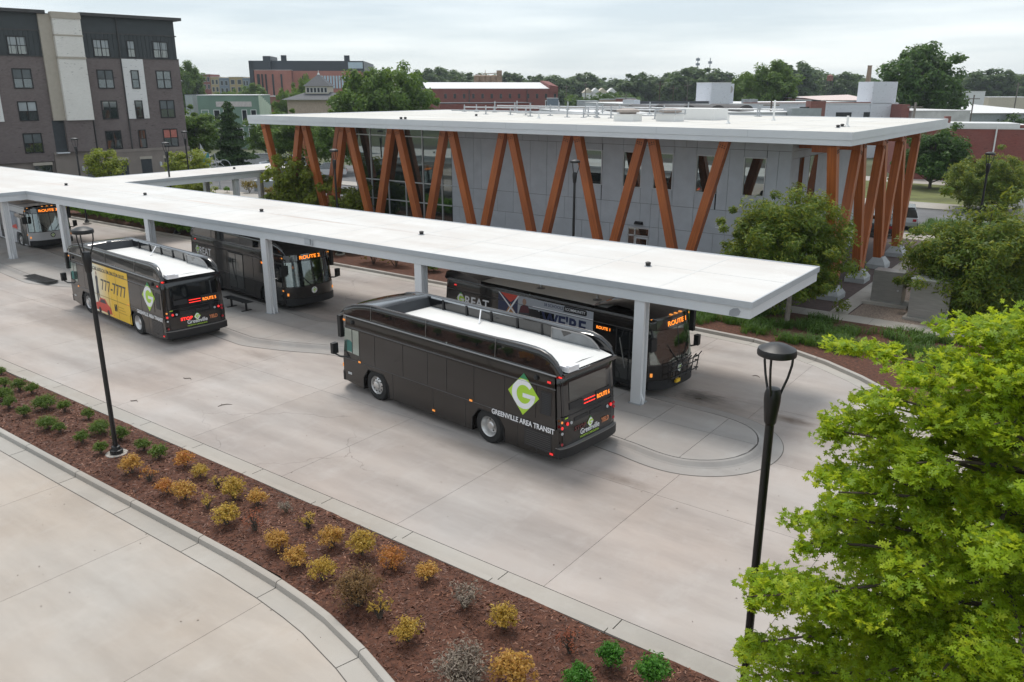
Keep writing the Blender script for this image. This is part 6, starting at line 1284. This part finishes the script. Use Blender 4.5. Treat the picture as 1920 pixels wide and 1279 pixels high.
for p in (78, 187): b = MB(); b.tube([(p * k, -.2, zt - .3), (p * k, -.2, .5)], .12, 6); b.build('downpipe', M_corn, t)
t, L, zt = bblock('brick_lean_to', 'low dark brick range in front of the long warehouse', 825, 1000, 190, 196, 193, 10, M_redb2, flatroof=M_greyrf)
for x, yt, yb_, w_, m_, lab in ((1022, 186, 200, 9, M_coping, 'small white rooftop air unit left of two'), (1037, 184, 200, 9, M_coping, 'small white rooftop air unit right of two')):
    a = at(x, yb_, 185); t = thing('air_unit', lab, 'air conditioner', (a[0], a[1], a[2] - 1), .6); b = MB(); b.box(0, 1.3, 0, 1.2, 0, 2.4); b.build('case', m_, t); b = MB(); b.box(.2, 1.1, -.05, 0, 1.2, 2.2); b.build('grille', M_dkw, t)
for x0, x1, yt, d, m_, lab, nm in ((1027, 1047, 184, 178, M_slateb, 'blue grey metal box unit beside the warehouse', 'equipment_shed'), (1085, 1122, 189, 172, M_galvroof, 'small metal shed beyond the white roof', 'metal_shed'), (1047, 1180, 200, 165, M_tanwall, 'low pale yard wall beyond the transit roof', 'yard_wall'), (1128, 1160, 186, 185, M_tanwall, 'low beige garage beyond the transit roof', 'garage'), (1160, 1192, 184, 180, M_redb, 'small red brick shop left of the white building', 'brick_shop')):
    bblock(nm, lab, x0, x1, d, d, yt, 5, m_, flatroof=M_galvroof)
# silos
t = thing('silo_cluster', 'cluster of rusty pale silos above the warehouse roof', 'silos', at(915, 150, 330) * (1, 1, 0), YAW); z_ = at(915, 143, 330)[2]
for i in range(5): b = MB(); b.lathe([(1.3, 0), (1.3, z_ - .0), (.9, z_ + .4)], ((i - 2) * 2.2, 0, 0), 12); b.build('silo', M_rust, t, True)
b = MB(); b.box(3.5, 5.6, -1, 1, 0, z_ + 2.2); b.build('lift_tower', M_rust, t); b = MB(); b.tube([(-5, -1.2, z_ + .6), (4, -1.2, z_ + 1.2)], .15, 5); b.tube([(-1, -1, z_), (-1, -1, z_ + 2.4)], .1, 5); b.build('conveyor', M_rust, t)
# white painted building with two towers
t, L, zt = bblock('white_building', 'long white painted brick building with two square towers behind the transit roof', 1188, 1684, 112, 122, 194, 20, M_wb); k = L / 496
b = MB(); b.box(0, 11 * k, -.03, 4, zt - .2, zt + .55); b.build('parapet_end', M_wb, t)
b = MB(); b.box(135 * k, 170 * k, -.08, 4.5, 0, zt + 2.75); tw = b.build('tower', M_wb, t); b = MB(); b.box(134.6 * k, 170.4 * k, -.12, 4.6, zt + 2.75, zt + 2.85); b.build('tower_coping', M_coping, tw)
b = MB(); b.box(170.2 * k, 197 * k, 3.2, 3.5, 0, zt + 2.7); b.build('tower_side_wall', M_wb, t); b = MB(); b.lathe([(.55, 0), (.55, .9)], (175 * k + .6, 2.1, zt + 1.9), 14, 0, 'y'); b.build('extract_duct', M_steel, t)
b = MB(); b.box(441 * k, 482 * k, -.08, 3.4, 0, zt + 3.0); tw = b.build('tower', M_wb, t); b = MB(); b.box(482.1 * k, 494 * k, .4, 3.5, 0, zt + 3.0); b.build('tower_side_wall', mat('white_side', (.60, .62, .66), .8), tw)
b = MB(); b.box(11 * k, 134 * k, .3, .5, zt, zt + .35); b.build('dark_parapet', M_greyrf, t); b = MB(); b.box(198 * k, 440 * k, -.05, .4, zt - .02, zt + .14); b.build('brick_coping', M_redb, t)
for p in (201, 216): b = MB(); b.box(p * k, (p + 10) * k, .6, 1.4, zt, zt + .6); b.build('roof_unit', M_galvroof, t)
for p, q in ((375, 403), (430, 458)): bwin(t, p * k, q * k, zt - 2.2, zt - 1.4, M_dkw)
b = MB(); b.box(482 * k, 497 * k, -2.5, 1, 0, zt - .2); b.build('brick_pier', M_redb, t)
# white skylight roof in front of it
t, L, zt = bblock('skylight_building', 'low white roofed building with five barrel skylights behind the transit roof', 1120, 1500, 84, 90, 211, 20, M_wb); k = L / 380
for i in range(5):
    b = MB(); sk = None
    for j in range(5):
        x0 = (66 + i * 55.5 + j * 5.0) * k; y0 = 1.5 + j * 2.0
        b = MB(); n_ = 7; rr_ = .95
        vs_ = [(x0 + rr_ * math.cos(math.pi * q / n_) * 1.0, y0, zt + .10 + .62 * math.sin(math.pi * q / n_)) for q in range(n_ + 1)] + [(x0 + rr_ * math.cos(math.pi * q / n_), y0 + 1.7, zt + .10 + .62 * math.sin(math.pi * q / n_)) for q in range(n_ + 1)]
        b.add(vs_, [(q, q + 1, n_ + 2 + q, n_ + 1 + q) for q in range(n_)] + [tuple(range(n_ + 1))[::-1]]); b.build('skylight', M_sky, t)
for px, py, w_, h_, m_, lab in ((1512, 212, 3.2, 1.4, M_galvroof, 'grey rooftop plant unit with fan'), (1533, 210, 1.6, 2.0, M_redb, 'brick chimney block on the roof')):
    a = at(px, py, 88); b = MB(); t2 = thing('roof_plant', lab, 'roof unit', (a[0], a[1], a[2] - .9), .64); b.box(-w_ / 2, w_ / 2, 0, 1.6, 0, h_); b.build('case', m_, t2); b = MB(); b.lathe([(.5, 0), (.5, .12)], (0, .8, h_), 12); b.build('fan_cowl', M_blkp, t2)
# pink roofed shed, white stone and warehouse roofs at right
t, L, zt = bblock('pink_roof_shed', 'long low shed with a pale pink sloping roof', 1535, 1640, 165, 165, 188, 14, M_slateb); b = MB(); b.add([(0, -.5, zt), (L, -.5, zt), (L, 14, zt + 1.0), (0, 14, zt + .6)], [(0, 1, 2, 3)]); b.build('sloping_roof', mat('pink_roof', (.62, .50, .47), .7), t)
bblock('red_canopy_shop', 'distant shop with a red and white fascia', 1478, 1540, 185, 185, 183, 8, M_redb)
t, L, zt = bblock('stone_warehouse', 'weathered white stone wall below a wide white warehouse roof at right', 1712, 1820, 120, 122, 207, 14, mat('weathered_white', (.55, .55, .54), .85, var=.2, scale=.6))
t, L, zt = bblock('white_roof_warehouse', 'wide low warehouse with a bright white sloping roof at right', 1715, 1990, 150, 150, 212, 40, M_galvroof); b = MB(); b.add([(0, -.6, zt), (L, -.6, zt), (L, 38, zt + 1.3), (0, 38, zt + 1.3)], [(0, 1, 2, 3)]); b.build('sloping_roof', M_coping, t)
bblock('white_office', 'distant white rendered office with a stepped parapet at right', 1790, 1848, 215, 215, 171, 14, M_coping)
bblock('beige_shed', 'distant beige shed at the right edge', 1855, 1960, 240, 240, 182, 14, M_beige)
t, L, zt = bblock('brick_store', 'plain red brick store with white coping behind the round tree', 1700, 1990, 92, 88, 240, 20, M_redb2); k = L / 290
b = MB(); b.box(75 * k, 214 * k, -.12, .5, zt, zt + .5); b.build('coping', M_coping, t); b = MB(); b.box(214.2 * k, L, -.02, .5, zt, zt + .35); b.build('raised_parapet', M_redb2, t); b = MB(); b.box(74 * k, 84 * k, .2, 1.2, zt, zt + 1.2); b.build('chimney', M_redb, t)
b = MB(); b.box(171 * k, 173.5 * k, -.2, -.02, 3, 6); b.build('white_pipe', M_coping, t)
for i_, (px, py, d_, s_c) in enumerate(((1095, 190, 250, 1.6), (1115, 190, 240, 1.5), (1135, 190, 250, 1.7), (1160, 190, 255, 1.8), (1185, 188, 260, 1.7))): tree('shrubtree', 'small_tree', 'low dark tree in front of the tiny distant houses, %s from the left' % ORD[i_], at(px, py, d_) * (1, 1, 0), px, s_c)
P_ = []
for i in range(2600):
    q = at(rng.uniform(1060, 1200), 180, rng.uniform(205, 215)); P_.append((q[0], q[1], rng.random() ** .6 * (8.2 + .8 * math.sin(q[0] * .5))))
t = thing('overgrown_hedge', 'overgrown green hedge below the tiny distant houses', 'hedge', (0, 0, 0)); link('foliage', leafcloud('foliage', np.array(P_), 1.1, L_far, LEAF_Q, .3, mesh_only=True), t)
# little houses, chimney, water tower, masts and poles
for i, x in enumerate((1103, 1117, 1130, 1148)):
    a = at(x, 174, 300); t = thing('house', 'tiny white gabled house in the distance, %s from the left of four' % ORD[i], 'house', (a[0], a[1], 0), YAW, 'tiny distant houses'); z_ = a[2]
    b = MB(); b.box(-1.6, 1.6, 0, 8, 0, z_); b.build('wall', M_coping, t); b = MB(); b.add([(-1.9, -.2, z_), (1.9, -.2, z_), (0, -.2, z_ + 1.7), (-1.9, 8, z_), (1.9, 8, z_), (0, 8, z_ + 1.7)], [(0, 1, 2), (0, 2, 5, 3), (1, 4, 5, 2), (3, 5, 4)]); b.build('roof', M_coping if i % 2 else M_beige, t)
a = at(1628, 150, 320); t = thing('brick_chimney', 'tall tapering brick chimney beside the dark tree', 'chimney', (a[0], a[1], 0)); b = MB(); b.lathe([(1.5, 0), (.8, at(1628, 125, 320)[2]), (.95, at(1628, 123, 320)[2])], (0, 0, 0), 12); b.build('shaft', M_rust, t)
a = at(1556, 150, 300); t = thing('water_tower', 'rusty water tower above the far trees', 'water tower', (a[0], a[1], 0)); z_ = at(1556, 152, 300)[2]; b = MB(); b.lathe([(1.0, z_), (1.1, z_ + .1), (1.1, z_ + 1.8), (0, z_ + 2.4)], (0, 0, 0), 14); b.build('tank', mat('rust_tank', (.22, .09, .07), .8), t)
b = MB()
for k2 in range(4): b.tube([(1.0 * math.cos(k2 * 1.57), 1.0 * math.sin(k2 * 1.57), z_), (1.5 * math.cos(k2 * 1.57), 1.5 * math.sin(k2 * 1.57), 0)], .12, 5)
b.build('legs', M_corn, t)
for px, yt, yb2, lab in ((1309, 109, 128, 'left phone mast with two rings of aerials'), (1332, 110, 128, 'right slim phone mast with one ring of aerials')):
    a = at(px, yt, 360); t = thing('phone_mast', lab, 'mast', (a[0], a[1], 0)); b = MB(); b.tube([(0, 0, 0), (0, 0, a[2] + .3)], .22, 6); b.build('pole', M_galv, t)
    for dz in ((-.6, -2.6) if px < 1320 else (-1.6,)):
        b = MB()
        for k2 in range(8): b.box(-.12 + .75 * math.cos(k2 * .785), .12 + .75 * math.cos(k2 * .785), -.12 + .75 * math.sin(k2 * .785), .12 + .75 * math.sin(k2 * .785), a[2] + dz - .5, a[2] + dz + .5)
        b.build('aerials', M_slateb, t)
for i, (px, yt, d, r_) in enumerate(((1447, 188, 92, .09), (1238, 152, 150, .10), (1263, 160, 160, .08), (1062, 158, 210, .12), (1098, 155, 210, .12), (1827, 178, 118, .09), (1717, 192, 100, .14), (1910, 155, 200, .15), (1174, 175, 170, .10), (1290, 156, 180, .08))):
    a = at(px, yt, d); t = thing('utility_pole', 'utility pole beyond the transit roof, %s pole from the left' % ORD[sorted([1447, 1238, 1263, 1062, 1098, 1827, 1717, 1910, 1174, 1290]).index(px)], 'pole', (a[0], a[1], 0), YAW, 'utility poles'); b = MB(); b.tube([(0, 0, 0), (0, 0, a[2])], r_, 6); b.build('shaft', M_bark if px in (1447, 1238, 1263) else M_bark2, t)
    b = MB(); b.box(-.9, .9, -.05, .05, a[2] - .6, a[2] - .48); b.build('crossarm', M_bark2, t)
# ------------------------------------------------------------------ cars
def car(label, loc, rz, col, suv=False, name='parked_car'):
    t = thing(name, label, 'car', loc, rz, 'parked cars'); hh = 1.62 if suv else 1.42
    side = [(-2.15, .32), (-2.2, .62), (-2.1, .85), (-1.15, .95), (1.7, .95), (2.15, .9), (2.2, .6), (2.12, .32)]
    P = mat('car_paint_%s' % label[:14].replace(' ', '_'), col, .25, var=.03, coat=.6)
    def loft(pr, w0, w1):
        b = MB(); n = len(pr)
        b.add([(x, -w0 if z < 1 else -w1, z) for x, z in pr] + [(x, w0 if z < 1 else w1, z) for x, z in pr], [tuple(range(n)), tuple(range(n, 2 * n))[::-1]] + [(i, n + i, n + (i + 1) % n, (i + 1) % n) for i in range(n)]); return b
    loft(side, .88, .88).build('body', P, t)
    cab = [(-1.2, .95), (-.45, hh - .02), (.3, hh), (1.35 if not suv else 1.75, hh - .12), (1.85 if not suv else 2.05, .95)]
    b = MB(); n = 5; b.add([(x, -.86 if z < 1 else -.66, z) for x, z in cab] + [(x, .86 if z < 1 else .66, z) for x, z in cab], [tuple(range(n)), tuple(range(n, 2 * n))[::-1]] + [(i, n + i, n + (i + 1) % n, (i + 1) % n) for i in range(n)]); b.build('windows', M_dglass, t)
    b = MB(); b.box(-.5, 1.45 if not suv else 1.75, -.62, .62, hh - .03, hh + .015); b.build('roof', P, t)
    for x in (-1.35, 1.35):
        for s in (-1, 1):
            b = MB(); b.lathe([(.2, -.1), (.32, -.1), (.33, 0), (.32, .1), (.2, .1), (.0, .08)], (x, s * .82, .33), 16, 0, 'y'); w_ = b.build('wheel', M_tyre, t, True); b = MB(); b.lathe([(.2, .0), (.2, .02), (0, .03)], (x, s * .93 - (.03 if s > 0 else 0), .33), 12, 0, 'y'); b.build('rim', M_rim, w_)
    for s in (-1, 1): b = MB(); b.box(-2.2, -2.1, s * .62 - .15, s * .62 + .15, .62, .76); b.build('headlight', M_grey, t); b = MB(); b.box(2.1, 2.21, s * .66 - .12, s * .66 + .12, .66, .84); b.build('tail_lamp', M_redd, t)
    return t
W_ = (.62, .63, .64)
car('white suv parked left of the leftmost strut, facing the camera', at(486, 307, 110) * (1, 1, 0), .9, W_, True); car('white and blue car nose on beside the leftmost strut', at(520, 312, 106) * (1, 1, 0), 1.1, (.45, .5, .6))
car('white car seen between the two left pairs of struts', at(575, 318, 100) * (1, 1, 0), .8, W_); car('dark car in the shade behind the left struts', at(550, 312, 108) * (1, 1, 0), .9, (.02, .02, .025))
car('silver white car half hidden behind the curtain wall corner', at(615, 322, 96) * (1, 1, 0), .8, (.5, .51, .52), True)
car('silver suv parked behind the right hand struts', (-13.0, 66.6, 0), -1.35, (.38, .40, .42), True); car('second car beside the right hand struts, mostly hidden', (-13.6, 62.2, 0), -1.35, (.03, .035, .04))
car('dark blue car at the right edge behind the feathery tree', at(1912, 618, 39) * (1, 1, 0), .3, (.03, .06, .12)); car('white car on the street right of the bicycle sculpture', at(372, 330, 92) * (1, 1, 0), .9, W_)
car('dark car below the brick store at right', at(1740, 352, 95) * (1, 1, 0), .2, (.04, .04, .045))
# ------------------------------------------------------------------ cabinets and small things
t = thing('generator_cabinet', 'brushed steel cabinet standing on a concrete plinth in the gravel bed', 'cabinet', (-8.4, 40.6, .05), -.02); b = MB(); b.box(-.8, 1.2, -.35, 1.0, 0, .12); b.build('plinth', M_kerb, t)
b = MB(); b.box(-.5, .85, 0, .8, .12, 1.6); bx = b.build('case', M_steel, t)
b = MB(); b.lathe([(.05, -.02), (.05, 0)], (.68, -.0, 1.2), 8, 0, 'y'); b.lathe([(.05, -.02), (.05, 0)], (.66, -.0, .75), 8, 0, 'y'); stuff(b.build('latch', M_alu, bx))
t = thing('transformer_cabinet', 'larger brushed steel cabinet nearer the camera in the gravel bed', 'cabinet', (-6.75, 38.6, .05), -.02); b = MB(); b.box(-.25, 1.75, -.2, 1.6, 0, .1); b.build('plinth', M_kerb, t); b = MB(); b.box(-.1, 1.5, 0, 1.4, .1, 1.8); b.build('case', M_steel, t); b = MB(); b.box(-.14, 1.54, -.04, 1.44, 1.8, 1.85); b.build('lid', M_alu, t)
t = thing('rubbish_bin', 'black lidded bin beside the second timber footing', 'bin', tuple(gp(1600, 528)), 0); b = MB(); b.lathe([(.26, 0), (.3, .75), (.32, .8), (.2, .98), (0, 1.02)], (0, 0, 0), 14); b.build('barrel', M_blkp, t, True)
t = thing('utility_cabinet', 'low grey utility cabinet beyond the canopy arm', 'cabinet', tuple(gp(500, 357)), .5); b = MB(); b.box(-1.1, 1.1, -.5, .5, 0, .95); b.build('case', M_galvroof, t); b = MB(); b.box(-1.15, 1.15, -.55, .55, .95, 1.02); b.build('lid', M_lip, t)
t = thing('portable_toilet', 'teal portable toilet at the corner of the apartments', 'toilet', at(379, 292, 105) * (1, 1, 0), .3); b = MB(); b.box(-.6, .6, -.6, .6, 0, 2.0); b.build('cabin', mat('teal_plastic', (.05, .28, .30), .5), t); b = MB(); b.add([(-.65, -.65, 2.0), (.65, -.65, 2.0), (.65, .65, 2.0), (-.65, .65, 2.0), (0, 0, 2.25)], [(0, 1, 4), (1, 2, 4), (2, 3, 4), (3, 0, 4)]); b.build('roof', M_coping, t)
a = at(408, 325, 84); t = thing('bicycle_sculpture', 'pale tubular bicycle sculpture with a small sail above the canopy arm', 'sculpture', (a[0], a[1], 0), .7); M_wt = M_galv
zc = a[2] + .7
for dx, r_ in ((-.6, .6), (.75, .65)): b = MB(); b.tube([(dx + r_ * math.cos(q), 0, zc + r_ * math.sin(q)) for q in np.linspace(0, 2 * math.pi, 21)], .03, 5); b.build('wheel', M_wt, t)
b = MB(); b.tube([(-.6, 0, zc), (0, 0, zc + .8), (.75, 0, zc), (0, 0, zc), (-.6, 0, zc)], .04, 5); b.tube([(0, 0, zc), (-.1, 0, zc + 1.3)], .05, 5); b.build('frame', M_wt, t); b = MB(); b.tube([(.1, 0, zc - .1), (.1, 0, 0)], .07, 6); b.build('post', M_wt, t)
b = MB(); b.prismy([(-1.6, zc + .9), (-1.45, zc + 2.3), (-.9, zc + 1.1)], -.02, .02); b.build('sail', M_wt, t)
# leaf litter on the concrete
for i, (px, py, rz, s) in enumerate(((252, 752, .3, .16), (422, 760, 1.1, .22), (352, 710, .2, .2), (1418, 706, 0, .14), (1310, 748, 0, .12))):
    p = gp(px, py, .01); t = thing('dead_twig', 'thin dark twig lying on the concrete, %s from the left' % ORD[[0, 2, 1, 4, 3][i]], 'twig', tuple(p), rz, 'twigs on the concrete'); MB().tube([(-s, 0, 0), (-s * .4, .05 * (1 if i % 2 else -1), .015), (s * .3, .06, .01), (s, -.03, .0)], [.008, .014, .012, .005], 5).build('stick', M_bark, t)
P_ = []
for k2 in range(260): x = rng.uniform(-34, -4); P_.append((x, rng.uniform(12.3, 20) if k2 % 3 else rng.uniform(5, 8.4), .012))
stuff(tag(flakes('leaf_litter', np.array(P_), .013, .5, mat('litter', (.10, .07, .05), .9), .2), 'specks of dry leaf litter on the concrete', 'leaf litter'))

# ------------------------------------------------------------------ haze
hz = MB(); hz.box(-3700, 2700, -1700, 4700, -1.1, 32); HZ, nt, bb, oo = newmat('haze_air'); nt.nodes.remove(bb)
pv = N(nt, 'ShaderNodeVolumePrincipled'); pv.inputs['Color'].default_value = (.80, .88, .95, 1); pv.inputs['Density'].default_value = .00022; pv.inputs['Anisotropy'].default_value = .2; nt.links.new(pv.outputs[0], oo.inputs['Volume'])
stuff(tag(hz.build('haze', HZ), 'thin pale haze lying over the whole town', 'haze'))
